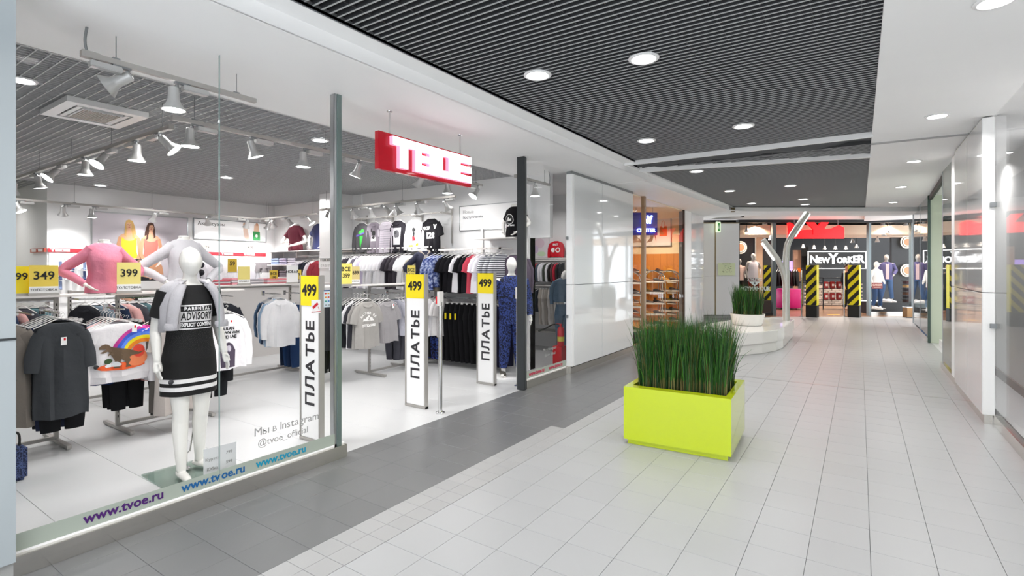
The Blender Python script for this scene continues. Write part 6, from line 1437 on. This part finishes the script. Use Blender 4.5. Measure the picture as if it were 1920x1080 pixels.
# ================================================================== SHOE SHOP
def neon_sign():
    t = thing('shop_sign', 'dark violet box sign with blue-white glowing letters in the shoe shop window', 'sign', (-4.25, 12.0, 2.68), 0.62)
    obj('box_panel', bmbox(-0.30, 0.30, 0, 0.10, -0.27, 0.27, bevel=0.004), mat('violet_box', '2a1f8a', 0.35), t)
    gl = mat('neon_glow', 'a9c8ff', 0.4, emit=5)
    for k, (s, x, z, sz) in enumerate((('e', 0.03, 0.09, 0.26), ('c', 0.02, -0.16, 0.12))):
        if k == 0: bm = text_bm('elf', sz, bold=0.008, extrude=0.012)
        else: bm = text_bm('CENTER', sz, bold=0.003, extrude=0.012)
        for v in bm.verts: v.co += Vector((x, -0.02, z))
        me = bpy.data.meshes.new('neon_letters'); bm.to_mesh(me); bm.free(); obj('neon_letters', me, gl, t)
    for x in (-0.2, 0.2):
        bm = bmesh.new(); tube(bm, [(x, 0.05, 0.27), (x, 0.05, 0.40)], 0.01, 8); obj('hanging_rod', bm, CHROME, t)
neon_sign()
t = thing('poster', 'large framed boots and orange bag poster in the shoe shop', 'poster', (-5.95, 15.195, 2.29))
obj('board', bmbox(0, 1.35, -0.03, 0, 0, 0.85), mat('poster_cream', 'ece2da', 0.5), t); obj('frame', bmbox([(-0.02, 1.37, -0.04, 0, 0.85, 0.87), (-0.02, 1.37, -0.04, 0, -0.02, 0), (1.35, 1.37, -0.04, 0, 0, 0.85), (-0.02, 0, -0.04, 0, 0, 0.85)]), GREY, t)
flat_art(t, [('b08a72', [(0.1, 0.1), (0.35, 0.12), (0.5, 0.1), (0.42, 0.22), (0.32, 0.3), (0.3, 0.45), (0.12, 0.45)]), ('8a5a3a', [(0.62, 0.1), (0.8, 0.14), (0.86, 0.32), (0.92, 0.12), (0.9, 0.4), (0.76, 0.42), (0.74, 0.24)]), ('e0702a', [(1.02, 0.28), (1.25, 0.28), (1.24, 0.58), (1.03, 0.58)]), ('e0702a', ell(1.13, 0.62, 0.05, 0.12, 14)), ('ece2da', ell(1.13, 0.62, 0.035, 0.10, 14))], y=-0.032)
def arch_rack(x, y, label, rz=0, cols=()):
    t = thing('shoe_rack', label, 'shoe rack', (x, y, 0), rz)
    for yy in (-0.14, 0.14):
        bm = bmesh.new(); pts = [(-0.26, yy, 0), (-0.26, yy, 1.32)] + [(-0.26 * math.cos(a), yy, 1.32 + 0.24 * math.sin(a)) for a in [PI * k / 8 for k in range(1, 8)]] + [(0.26, yy, 1.32), (0.26, yy, 0)]
        tube(bm, pts, 0.013, 8); obj('arch_tube', bm, CHROME, t)
    for k in range(5): obj('rack_shelf', bmbox(-0.26, 0.26, -0.15, 0.15, 0.18 + 0.27 * k, 0.195 + 0.27 * k), mat('shelf_pale', 'e9dccb', 0.4), t)
    for k in range(5):
        for q, s in enumerate((-1, 1)):
            M_ = Matrix.Rotation(rz, 3, 'Z') @ Vector((s * 0.12, 0, 0))
            shoe((x + M_.x, y + M_.y, 0.196 + 0.27 * k), rz + 1.2, cols[(k * 2 + q) % len(cols)], '%s shoe on %s shelf of the %s' % (('left', 'right')[q], ORD[k], label), 'shoes on the arched racks', 1.0, boot=(k + q) % 3 == 0)
    return t
SC_ = ['2a2220', '5a3a28', '1d1d20', '8a5a3a', '3a3a40', 'c98a3a', '4a3026', '6b6460']
arch_rack(-4.35, 11.3, 'arched rack left of the bronze mullion', 0.55, SC_)
arch_rack(-4.3, 12.75, 'arched rack right of the bronze mullion', 0.55, SC_[3:] + SC_[:3])
arch_rack(-4.3, 14.05, 'arched rack nearest the orange wall', 0.55, SC_[5:] + SC_[:5])
for k in range(5):
    z = 0.26 + 0.31 * k
    o = obj('glass_shelf', bmbox(-1.9, 0, -0.30, 0, 0, 0.012), glass_mat('plate_glass', 'e3ebe7', 1.3), loc=(-3.95, 15.19, z)); tag(o, '%s glass shelf from the bottom on the orange end wall' % ORD[k], 'shelf', 'glass shelves on the end wall')
    for i in range(5):
        shoe((-4.18 - 0.36 * i, 15.03, z + 0.013), 1.1 + 0.2 * (i % 2), SC_[(i + k * 3) % 8], 'shoe %s from the right on the %s glass shelf of the end wall' % (ORD[i], ORD[k]), 'shoes on the end wall', 1.05, boot=(i * k) % 4 == 1)
# ================================================================== BESIDE THE FAR SHOP
q = far(1346.5, 16.7)
t = thing('exit_sign', 'small hanging green and white emergency exit sign', 'sign', (q.x, q.y, 2.98), TH + 0.5)
obj('light_box', bmbox(-0.09, 0.09, -0.03, 0.03, -0.20, 0.14, bevel=0.006), mat('exit_glow', 'dff2cf', 0.5, emit=0.5), t)
flat_art(t, [('3fae45', [(-0.05, -0.16), (0.05, -0.16), (0.05, 0.10), (-0.05, 0.10)]), ('eaf6e4', ell(0.0, 0.03, 0.018, 0.018, 10)), ('eaf6e4', [(-0.02, 0.0), (0.02, 0.0), (0.03, -0.12), (0.0, -0.06), (-0.03, -0.12)])], y=-0.031)
bm = bmesh.new(); tube(bm, [(-0.05, 0, 0.13), (-0.05, 0, 0.20)], 0.006, 6); tube(bm, [(0.05, 0, 0.13), (0.05, 0, 0.20)], 0.006, 6); obj('hanger_bars', bm, GREY, t)
q = far(1346, 16.855)
t = thing('evacuation_plan', 'pale green evacuation plan on the white panel beside the far shop', 'sign', (q.x, q.y, 1.39), TH)
obj('sheet', bmbox(0, 0.56, -0.006, 0, 0, 0.40), mat('plan_green', 'dde8c0', 0.5), t)
sh = []; R = random.Random(4)
for i in range(34):
    x = R.uniform(0.12, 0.42); z = R.uniform(0.08, 0.32); w = R.uniform(0.01, 0.05); sh.append((('6a7a5a', '3f8a4a', '8a6a4a')[i % 3], [(x, z), (x + w, z), (x + w, z + 0.008), (x, z + 0.008)]))
flat_art(t, sh, y=-0.008); text(t, 'ПЛАН ЭВАКУАЦИИ', 0.28, 0.365, 0.03, INK, y=-0.008)
q = far(1374, 13.38)
tag(obj('ceiling_sign', bmbox(-0.05, 0.05, -0.01, 0.0, -0.06, 0.06), mat('brown_plate', '6b5a3a', 0.5), loc=(q.x, q.y, 3.13), rz=TH), 'tiny brown plate on the corner of the white ceiling edge', 'sign')

# ================================================================== FAR SHOP
def F(u, d, z, rz=0): p = far(u, d); return (p.x, p.y, z), TH + rz
def fthing(name, label, cat, u, d, z=0.002, rz=0, group=None): l, r = F(u, d, z, rz); return thing(name, label, cat, l, r, group)
def zz(v, d): return CAMH - (v - 503) * d / 969
HY = mat('hazard_yellow', 'e3d400', 0.35)
def hazard(u, d, label, w=0.32, dp=0.24, top=1.72):
    t = fthing('security_gate', label, 'security gate', u, d, rz=-0.8)
    obj('column', bmbox(-w / 2, w / 2, 0, dp, 0.40, top, bevel=0.003), HY, t, loc=(0, 0, 0)); obj('base', bmbox(-w / 2 - 0.005, w / 2 + 0.005, -0.005, dp + 0.005, 0, 0.40), BLACK, t)
    n = 4; p_ = (top - 0.40) / 4.0
    for k in range(-1, 5):
        z0 = 0.40 + p_ * k
        pts = []
        lo, hi = 0.402, top - 0.002
        a = [(-w / 2, z0), (w / 2, z0 + w * 1.15), (w / 2, z0 + w * 1.15 + p_ * 0.5), (-w / 2, z0 + p_ * 0.5)]
        # clip to the face
        def clip(poly, zc, keep):
            out = []
            for i in range(len(poly)):
                A, B = poly[i], poly[(i + 1) % len(poly)]
                ia, ib = keep(A[1], zc), keep(B[1], zc)
                if ia: out.append(A)
                if ia != ib:
                    f = (zc - A[1]) / (B[1] - A[1]); out.append((A[0] + (B[0] - A[0]) * f, zc))
            return out
        a = clip(a, lo, lambda z, c: z >= c); a = clip(a, hi, lambda z, c: z <= c) if a else a
        if len(a) > 2: 
            bm = bmesh.new(); plate(bm, a, -0.004, 0.0005); obj('black_stripe', bm, BLACK, t)
    return t
hazard(1521, 17.05, "yellow and black striped gate column in the middle of the far doorway")
hazard(1600, 17.05, 'yellow and black striped gate column at the right of the far doorway')
hazard(1441, 18.1, 'yellow and black striped gate column behind the glass left of the far doorway')
for u, lb in ((1503, 'thin steel post left of the middle striped gate column'), (1583, 'thin steel post left of the right striped gate column')):
    t = fthing('barrier_post', lb, 'post', u, 17.3); bm = bmesh.new(); lathe(bm, [(0.07, 0), (0.07, 0.01), (0.02, 0.02), (0.02, 1.55)], 16); obj('tube', bm, CHROME, t)
# red crown-like sign
t = fthing('shop_sign', 'big plain red glowing lettering silhouette over the far doorway', 'sign', 1477, 17.45, 0)
d = 17.45; S = lambda L: [((u - 1477) * d / 969, zz(v, d)) for u, v in L]
bm = bmesh.new()
plate(bm, S([(1477, 447), (1477, 418), (1481, 417), (1487, 420), (1498, 434), (1506, 431), (1521, 430), (1530, 432), (1541, 430), (1560, 428), (1574, 422), (1583, 427), (1583, 447)]), 0, 0.06)
plate(bm, S([(1512, 417), (1527, 417), (1533, 424), (1539, 417), (1554, 417), (1546, 427), (1545, 440), (1524, 440), (1524, 430)]), -0.02, 0.05)
obj('red_letters', bm, mat('red_glow', 'ff0008', 0.4, emit=1.6), t)
for u in (1490, 1572):
    bm = bmesh.new(); x = (u - 1477) * d / 969; tube(bm, [(x, 0.03, zz(432, d)), (x, 0.03, 3.27)], 0.01, 6); obj('hanging_rod', bm, GREY, t)
# black board with silver name
t = fthing('shop_sign', 'black board with silver name lettering framed by a white light tube', 'sign', 1569, 23.0, 0); d = 23.0
zc = zz(487, d)
obj('board', bmbox(-1.28, 1.28, 0, 0.08, zc - 0.36, zc + 0.34), BLACK, t)
tl = mat('tube_glow', 'ffffff', 0.4, emit=2.5)
for q in ((-1.30, 1.30, -0.03, 0.0, zc + 0.35, zc + 0.375), (-1.30, 1.30, -0.03, 0.0, zc - 0.40, zc - 0.375), (-1.30, -1.275, -0.03, 0.0, zc - 0.38, zc + 0.36), (1.275, 1.30, -0.03, 0, zc - 0.38, zc + 0.36)): obj('light_tube', bmbox(*q), tl, t)
SL = mat('silver_letters_glow', 'e9eef2', 0.25, 0.3, emit=0.5)  # a glow is put into the silver so the letters look lit
x = -1.20
for ch, sz, w, dz_ in (('N', 0.46, 0.33, 0), ('E', 0.34, 0.24, -0.04), ('W', 0.34, 0.34, -0.04), ('Y', 0.66, 0.36, 0.03), ('O', 0.34, 0.28, -0.04), ('R', 0.34, 0.24, -0.04), ('K', 0.40, 0.25, -0.02), ('E', 0.44, 0.24, 0.0), ('R', 0.50, 0.3, 0.01)):
    text(t, ch, x + w / 2, zc + dz_, sz, SL, y=-0.02, bold=0.014, name='letter', extrude=0.015); x += w - 0.022
# mannequins, roundels and fittings in the far windows
def roundel(u, v, d, label):
    t = fthing('roundel', label, 'wall logo', u, d, zz(v, d)); 
    for k, (r, c, e) in enumerate(((0.23, 'f2e4cf', 0.4), (0.185, '1a1614', 0), (0.165, 'f6e6cc', 0.6), (0.125, 'e0805a', 0.3))):  # target logos, no lamps: the glow is put into the ring colours
        bm = bmesh.new(); lathe(bm, [(r, 0), (r, 0.01)], 32, M=Matrix.Translation((0, -0.012 * k, 0)) @ Matrix.Rotation(PI / 2, 4, 'X')); obj('ring', bm, mat('roundel_%s' % c, c, 0.5, emit=e), t)
fbox('display_panel', 1386, 1412, 18.7, 18.8, 0.0, 2.7, mat('panel_black', '151313', 0.5), kind='structure')
fbox('display_panel', 1672, 1712, 18.9, 19.0, 0.0, 2.75, mat('panel_black', '151313', 0.5), kind='structure')
fbox('display_panel', 1418, 1430, 18.9, 19.0, 0.0, 2.75, mat('panel_beige', 'c4a88c', 0.5), kind='structure')
fbox('display_panel', 1430, 1448, 18.9, 19.0, 0.0, 2.6, mat('panel_black', '151313', 0.5), kind='structure')
roundel(1388.5, 464, 18.6, 'round cream target logo with added glow at the left of the far shop window')
roundel(1700, 454, 18.8, 'upper round target logo with added glow in the right far window'); roundel(1700, 507, 18.8, 'lower round target logo with added glow in the right far window')

MS = mat('mannequin_grey', 'b5aea6', 0.4)
pz = dict(elbow_r=(-0.26, 0.03, 1.15), wrist_r=(-0.27, -0.06, 0.91), elbow_l=(0.30, 0.02, 1.18), wrist_l=(0.20, -0.14, 1.02), knee_r=(-0.12, -0.04, 0.48), ankle_r=(-0.18, 0.0, 0.085), knee_l=(0.12, -0.06, 0.48), ankle_l=(0.17, -0.02, 0.085))
FM = figure(pz, 0.014, male=True)
def fman(u, d, z, rz, label, topm, toplabel, botm, botlabel, kind='long', bodym=None, h=1.0, jacket=None):
    t = fthing('mannequin', label, 'mannequin', u, d, z, rz); t.scale = (h,) * 3
    obj('body', FM, bodym or MS, t)
    if t.children[0].data.materials: t.children[0].material_slots[0].link = 'OBJECT'; t.children[0].material_slots[0].material = bodym or MS
    l, r = F(u, d, z, rz)
    g = thing('top', toplabel, 'top', l, r); g.scale = (h,) * 3
    bm = wrap([(1.50 if kind != 'tank' else 1.46, 0.08, 0.07, 0.0, 0), (1.44, 0.15 if kind == 'tank' else 0.195, 0.10, 0, 0), (1.36, 0.20, 0.125, 0, 0.2), (1.2, 0.188, 0.13, 0, 0.7), (1.0, 0.19, 0.132, 0, 1), (0.84, 0.20, 0.135, 0, 1)], k=6, amp=0.008)
    if kind == 'long': sleeves(bm, pz, 0.93, male=True, r=(0.076, 0.070, 0.058, 0.052, 0.042))
    elif kind == 'tee': sleeves(bm, pz, 0.4, male=True, r=(0.078, 0.08, 0, 0, 0))
    obj('top_body', bm, topm, g, smooth=True)
    if jacket: 
        b2 = bmesh.new()
        for s in (-1, 1): plate(b2, [(s * 0.05, 0.86), (s * 0.05, 1.44), (s * 0.001, 1.40), (s * 0.001, 0.86)], -0.15, -0.146)
        obj('shirt_front', b2, jacket, g)
    g = thing('trousers', botlabel, 'trousers', l, r); g.scale = (h,) * 3
    bm = wrap([(0.98, 0.175, 0.12, 0, 0), (0.88, 0.185, 0.13, 0, 0.3), (0.80, 0.19, 0.13, 0, 0.3)], n=24)
    for s, nm in ((-1, 'r'), (1, 'l')): limb(bm, [(s * 0.095, 0, 0.84), Vector((s * 0.095, 0, 0.84)).lerp(Vector(pz['knee_' + nm]), 0.5), pz['knee_' + nm], Vector(pz['ankle_' + nm]) + Vector((0, 0, 0.05))], [0.098, 0.094, 0.075, 0.06], n=12)
    obj('legs', bm, botm, g, smooth=True)
JEAN = mat('denim', '3d5a82', 0.85, var=0.3, vscale=6); 
fbox('display_plinth', 1640, 1708, 18.15, 18.85, 0.0, 0.42, BLACK, kind='structure'); fbox('display_plinth', 1634, 1660, 17.85, 18.12, 0.0, 0.20, BLACK, kind='structure'); fbox('display_plinth', 1387, 1446, 18.0, 18.6, 0.0, 0.5, mat('plinth_brown', '3a2c26', 0.5), kind='structure')
fman(1412, 18.3, 0.502, 0.1, 'grey mannequin with rabbit-like pale head in the left far window', mat('white_tank', 'efe6e6', 0.8), 'loose white tank top on the left far window mannequin', fab('7a2a22'), 'dark red shorts on the left far window mannequin', 'tank', h=0.93)
fman(1386, 18.3, 0.502, 0.2, 'second grey mannequin at the edge of the left far window', fab('d8b7a8'), 'pale pink top on the mannequin at the window edge', fab('3a332e'), 'dark trousers on the mannequin at the window edge', 'tee', h=0.82)
fman(1643, 18.0, 0.202, 0.3, 'pale mannequin in a white sweater at the left of the right far window', mat('white_knit', 'efe9e2', 0.8), 'white long-sleeved sweater with small dark patch', fab('2c4568'), 'blue jeans on the white sweater mannequin', 'long', MANQ, h=0.93)
fman(1662, 18.45, 0.422, -0.4, 'grey mannequin in purple denim jacket in the right far window', mat('purple_denim', '5a5480', 0.8), 'purple-grey jacket open over pale shirt', JEAN, 'faded blue jeans on the jacket mannequin', 'long', h=0.95, jacket=mat('pale_pink_shirt', 'e8c9c9', 0.8))
for u, d_, z, lb in ((1638, 17.8, 0.002, 'left of the low black plinth'), (1662, 18.2, 0.422, 'left foot of jacket mannequin'), (1671, 18.25, 0.422, 'right foot of jacket mannequin'), (1645, 17.85, 0.202, 'on low black plinth')):
    l, r = F(u, d_, z); shoe(l, r + 0.6, 'f0eeee', 'white sneaker in the far window, ' + lb, 'white sneakers in the far window', 1.15)
t = fthing('sign_plate', 'small red-brown sign plate reading CAREER in the far window', 'sign', 1635, 17.6, 0); d = 17.6
obj('plate', bmbox(0, 0.36, 0, 0.01, zz(541, d), zz(530, d)), mat('plate_red', '8a3a34', 0.5), t); text(t, 'CAREER', 0.18, zz(534.5, d), 0.09, mat('plate_text', 'e8c4b4', 0.5), y=-0.003, bold=0.002); text(t, 'GUIDANCE', 0.18, zz(539, d), 0.045, mat('plate_text', 'e8c4b4', 0.5), y=-0.003)
t = fthing('window_lettering', 'white ATHLETICS lettering with winged badge on the left far window', 'lettering', 1415, 17.63, 0); d = 17.63
PL = mat('window_white', 'dfe8e4', 0.5)
text(t, 'ATHLETICS', 0, zz(524.5, d), 0.13, PL, y=0, bold=0.004, sx=0.75)
bm = bmesh.new(); plate(bm, [(-0.2, zz(528, d)), (0.2, zz(528, d)), (0.0, zz(537, d))], -0.003, 0); obj('badge', bm, PL, t)
bm = bmesh.new(); plate(bm, [(0.05 * math.cos(PI / 2 + k * PI / 5) * (1 if k % 2 == 0 else 0.45), zz(531, d) + 0.05 * math.sin(PI / 2 + k * PI / 5) * (1 if k % 2 == 0 else 0.45)) for k in range(10)], -0.006, -0.003); obj('star', bm, INK, t)
text(t, '#GYMAHOUR', 0.02, zz(541.5, d), 0.19, PL, y=0, bold=0.008, sx=0.85)
# fittings inside the far shop
t = fthing('cash_desk', 'stone-clad cash desk behind the striped gate columns', 'counter', 1562, 22.5, 0)
obj('counter_top', bmbox(-1.3, 1.3, -0.05, 0.7, 0.98, 1.03), BLACK, t); obj('core', bmbox(-1.2, 1.2, 0.04, 0.6, 0, 0.98), GROUT, t)
BR = mat('slate_brick', 'a89c90', 0.7, rnd=0.25); bme = mesh_of(bmbox(-0.14, 0.14, -0.03, 0.03, -0.034, 0.034), 'brick')
for r in range(12):
    for k in range(8): obj('brick', bme, BR, t, (-1.05 + 0.3 * k + (0.08 if r % 2 else -0.06), 0.015 + random.uniform(-0.012, 0.008), 0.06 + 0.078 * r))
t = fthing('display_stand', 'dark wire stand of red-labelled packets in front of the stone desk', 'display stand', 1563, 20.5, 0)
obj('frame', bmbox([(-0.42, -0.39, 0, 0.03, 0, 1.25), (0.39, 0.42, 0, 0.03, 0, 1.25), (-0.42, 0.42, 0, 0.3, 0.35, 0.37), (-0.42, 0.42, 0, 0.3, 0.8, 0.82), (-0.42, 0.42, 0, 0.3, 1.22, 1.25)]), BLACK, t)
for i in range(6):
    l = far(1563, 20.5); x = (-0.26 + 0.26 * (i % 3)); z = 0.371 if i < 3 else 0.821
    tt = thing('packet', 'red packet with white label, %s from left on the %s tier of the stand' % (ORD[i % 3], 'lower' if i < 3 else 'upper'), 'packet', (l.x + x * CS, l.y + x * SN, z), TH, 'red packets on the stand')
    obj('pouch', bmbox(-0.09, 0.09, 0.03, 0.15, 0, 0.27, bevel=0.02), mat('packet_red', 'b03a34', 0.5), tt); obj('label', bmbox(-0.045, 0.045, 0.024, 0.03, 0.09, 0.18), CARD, tt)
t = fthing('armchair', 'magenta round armchair behind the pole of the forked lamp', 'chair', 1479, 20.6, 0)
bm = bmesh.new(); lathe(bm, [(0.42, 0.05), (0.46, 0.1), (0.46, 0.75), (0.42, 0.8), (0.36, 0.78), (0.34, 0.42), (0.001, 0.42)], 28); obj('shell', bm, mat('magenta', 'd0187c', 0.5), t, smooth=True)
for k in range(3): bm = bmesh.new(); tube(bm, [(0.3 * math.cos(k * 2.1), 0.3 * math.sin(k * 2.1), 0), (0.3 * math.cos(k * 2.1), 0.3 * math.sin(k * 2.1), 0.06)], 0.02, 8); obj('leg', bm, BLACK, t)
for i in range(9):
    l = far(1458 + 4.6 * i, 21.6 + 0.05 * (i % 3)); garment(('long', 'sweat')[i % 2], fab(['17171a', '1d1c22', '3a1a22', '141416'][i % 4]), (l.x, l.y, 1.62), TH + 0.9, 'dark coat, %s from the left on the rack behind the magenta chair' % ORD[i], 'dark coats in the far shop', i, 1.1)
t = fthing('clothes_rack', 'black rack of dark coats behind the magenta chair', 'clothes rack', 1478, 21.62, 0)
obj('rail', bmbox(-0.6, 0.6, -0.01, 0.01, 1.62, 1.64), BLACK, t)
for x in (-0.58, 0.58): obj('post', bmbox(x - 0.015, x + 0.015, -0.015, 0.015, 0, 1.62), BLACK, t)
t = fthing('light_box', 'glowing lilac light panel behind the forked lamp', 'light panel', 1486, 24.0, 0); obj('panel', bmbox(-0.55, 0.55, 0, 0.06, 0.9, 1.95), mat('lilac_glow', 'b79aff', 0.5, emit=1.2), t)
t = fthing('wall_panel', 'warm beige wall panel between light panel and dark curtain', 'panel', 1500, 23.6, 0); obj('panel', bmbox(-0.28, 0.3, 0, 0.1, 0, 2.45), mat('panel_beige2', 'b58a72', 0.6), t); obj('glowing_orange_card', bmbox(-0.12, 0.1, -0.01, 0, 1.45, 1.65), mat('glowing_orange_card', 'e06a20', 0.5, emit=0.4), t)  # the card is no lamp, its glow is put into the colour
t = fthing('wall_panel', 'dark ribbed curtain panel left of the black name board', 'panel', 1509, 23.4, 0)
for k in range(8): obj('slat', bmbox(-0.14 + 0.04 * k, -0.11 + 0.04 * k, 0, 0.05, 0, 2.6), mat('curtain_dark', '1a1716', 0.7), t)
t = fthing('floor_sticker', 'small yellow strip lying on the brown floor in the far doorway', 'floor marking', 1563, 18.1, 0.0025); obj('strip', bmbox(-0.2, 0.2, -0.06, 0.06, 0, 0.003), mat('strip_yellow', 'e0b020', 0.5), t)
t = fthing('waste_bin', 'bronze square waste bin beside the right far window', 'bin', 1707, 16.9, 0); obj('bin_body', bmbox(-0.11, 0.11, 0, 0.2, 0.02, 0.34, bevel=0.006), mat('bronze', '8a6a4a', 0.35, 0.8), t); obj('bin_rim', bmbox(-0.115, 0.115, -0.005, 0.205, 0.34, 0.36), CHROME, t); obj('bin_base', bmbox(-0.1, 0.1, 0.01, 0.19, 0, 0.02), BLACK, t)
for r in range(6):
    t = fthing('folded_clothes', 'dark pile on the %s shelf at the edge of the right far window' % ORD[r], 'folded clothes', 1703, 18.2, 0.16 + 0.14 * r if r > 1 else 0.425 + 0.0, 0, 'dark piles in the right far window')
    t.location.z = 0.422 + 0.13 * r
    obj('folded_piece', bmbox(-0.14, 0.14, -0.1, 0.1, 0.0, 0.10, bevel=0.015), fab(['3a2420', '1f1a1c', '5a3a2a', '2a2024', 'b08a5a', '4a2a2a'][r]), t); obj('pile_board', bmbox(-0.17, 0.17, -0.12, 0.12, 0.10, 0.115), BLACK, t)
# ceiling spots of the far shop
def far_spot(u, v, d, label, lit=True):
    t = fthing('ceiling_spotlight', label, 'spotlight', u, d, zz(v, d)); h = bmesh.new(); lathe(h, [(0.035, 0.16), (0.05, 0.10), (0.085, 0.0), (0.08, 0.002)], 16); obj('lamp_head', h, LS, t, smooth=True)
    g = bmesh.new(); lathe(g, [(0.078, 0.003), (0.078, 0.005)], 16); obj('lens', g, mat('warm_glow', 'ffe9d0', 0.5, emit=9), t); b = bmesh.new(); tube(b, [(0, 0, 0.15), (0, 0, 3.3 - zz(v, d))], 0.01, 6); obj('stem', b, BLACK, t)
for i, (u, v, d) in enumerate(((1400, 435, 18.3), (1419, 440, 18.3), (1434, 421, 18.0), (1445, 450, 18.3), (1526, 467, 22.2), (1546, 468, 22.2), (1566, 468, 22.2), (1586, 468, 22.2), (1606, 465, 22.2), (1506, 465, 22.2), (1655, 423, 18.0), (1698, 423, 18.0), (1669, 432, 18.3), (1664, 437, 18.4), (1658, 442, 18.5), (1645, 454, 19.2), (1599, 455, 21.0))):
    far_spot(u, v, d, '%s bell spotlight from the left hung in the far shop' % ORD[i])
# person in dark clothes by the right gate column
t = fthing('person', 'person in dark clothes standing behind the right striped gate column', 'person', 1588, 20.2, 0.002, 0.5)
obj('body', figure(pz, 0.012, egg=False, male=True), SKIN, t)
bm = bmesh.new(); lathe(bm, [(0.001, 0.118), (0.05, 0.108), (0.078, 0.075), (0.088, 0.03), (0.085, 0.0), (0.06, -0.03)], 18, M=Matrix.Translation((0, 0.012, 1.665))); obj('hair', bm, HAIR, t, smooth=True)
bm = wrap([(1.475, 0.075, 0.07, 0, 0), (1.44, 0.19, 0.1, 0, 0), (1.36, 0.215, 0.13, 0, 0.2), (1.15, 0.19, 0.13, 0, 0.7), (0.86, 0.19, 0.135, 0, 0.6)], k=6, amp=0.006); sleeves(bm, pz, 0.93, male=True, r=(0.078, 0.072, 0.058, 0.052, 0.042)); obj('shirt', bm, fab('1c1c22'), t, smooth=True)
bm = bmesh.new()
for s, nm in ((-1, 'r'), (1, 'l')): limb(bm, [(s * 0.095, 0, 0.90), pz['knee_' + nm], Vector(pz['ankle_' + nm]) + Vector((0, 0, 0.03))], [0.108, 0.082, 0.062], n=12)
obj('trousers', bm, fab('191a20'), t, smooth=True)
# ================================================================== RIGHT-HAND WINDOWS
o = obj('display_plinth', bmbox(-0.34, 0.34, -1.4, 1.4, 0, 0.13, bevel=0.004), PLASTW, loc=(1.72, 12.6, 0)); tag(o, 'low white plinth in the pale green window', 'plinth')
pw = dict(elbow_r=(-0.26, 0.03, 1.15), wrist_r=(-0.27, -0.06, 0.91), elbow_l=(0.26, 0.02, 1.15), wrist_l=(0.27, -0.05, 0.92), knee_r=(-0.11, -0.04, 0.48), ankle_r=(-0.14, 0.0, 0.085), knee_l=(0.11, -0.06, 0.48), ankle_l=(0.14, -0.02, 0.085))
lx = (1.50, 11.45, 0.131)
t = thing('mannequin', 'white mannequin in dark blue trousers in the pale green window', 'mannequin', lx, -H2); obj('body', figure(pw, 0.012, male=True), MANQ, t)
t = thing('trousers', 'dark blue trousers worn in the pale green window', 'trousers', lx, -H2)
bm = wrap([(0.98, 0.178, 0.125, 0, 0), (0.88, 0.185, 0.13, 0, 0.3), (0.78, 0.19, 0.13, 0, 0.3)], n=24)
for s, nm in ((-1, 'r'), (1, 'l')): limb(bm, [(s * 0.095, 0, 0.84), pw['knee_' + nm], Vector(pw['ankle_' + nm]) + Vector((0, 0, 0.03))], [0.10, 0.085, 0.06], n=14)
obj('legs', bm, fab('27335f'), t, smooth=True)
t = thing('shirt', 'white shirt worn by the mannequin in the pale green window', 'shirt', lx, -H2)
bm = wrap([(1.50, 0.08, 0.07, 0.005, 0), (1.44, 0.195, 0.10, 0, 0), (1.36, 0.212, 0.13, 0, 0.2), (1.2, 0.20, 0.135, 0, 0.7), (0.86, 0.198, 0.14, 0, 1)], k=6, amp=0.008); sleeves(bm, pw, 0.93, male=True, r=(0.078, 0.072, 0.062, 0.056, 0.045)); obj('top', bm, fab('e9e9ee'), t, smooth=True)
for i in range(3):
    t = thing('track_spotlight', '%s white boxy spotlight in the pale green window' % ORD[i], 'spotlight', (1.7, 11.2 + 0.75 * i, 2.62), 0.3, 'boxy spotlights in the green window')
    obj('lamp_head', bmbox(-0.07, 0.07, -0.09, 0.09, -0.16, 0.12, bevel=0.012), PLASTW, t); bm = bmesh.new(); tube(bm, [(0, 0, 0.11), (0, 0, 0.34)], 0.014, 8); obj('stem', bm, PLASTW, t)
t = thing('light_track', 'white track carrying boxy spotlights in the pale green window', 'light track', (1.7, 10.9, 2.95)); obj('rail', bmbox(-0.02, 0.02, 0, 2.3, 0, 0.03), PLASTW, t); obj('suspension', bmbox([(-0.005, 0.005, 0.2, 0.21, 0.03, 0.25), (-0.005, 0.005, 2.1, 2.11, 0.03, 0.25)]), PLASTW, t)
t = thing('notice_board', 'white consumer notice board on the wall inside the near right window', 'board', (1.728, 8.6, 1.15), -H2)
obj('board', bmbox(0, 0.75, -0.012, 0, 0, 0.62), CARD, t); text(t, 'Уголок потребителя', 0.37, 0.56, 0.06, GF, y=-0.014); obj('blue_folder', bmbox(0.1, 0.32, -0.03, -0.012, 0.02, 0.3), mat('folder_blue', '3a5a8a', 0.5), t); obj('dark_book', bmbox(0.36, 0.58, -0.03, -0.012, 0.02, 0.26), INK, t); obj('white_sheet', bmbox(0.12, 0.30, -0.016, -0.012, 0.33, 0.5), PLASTW, t)
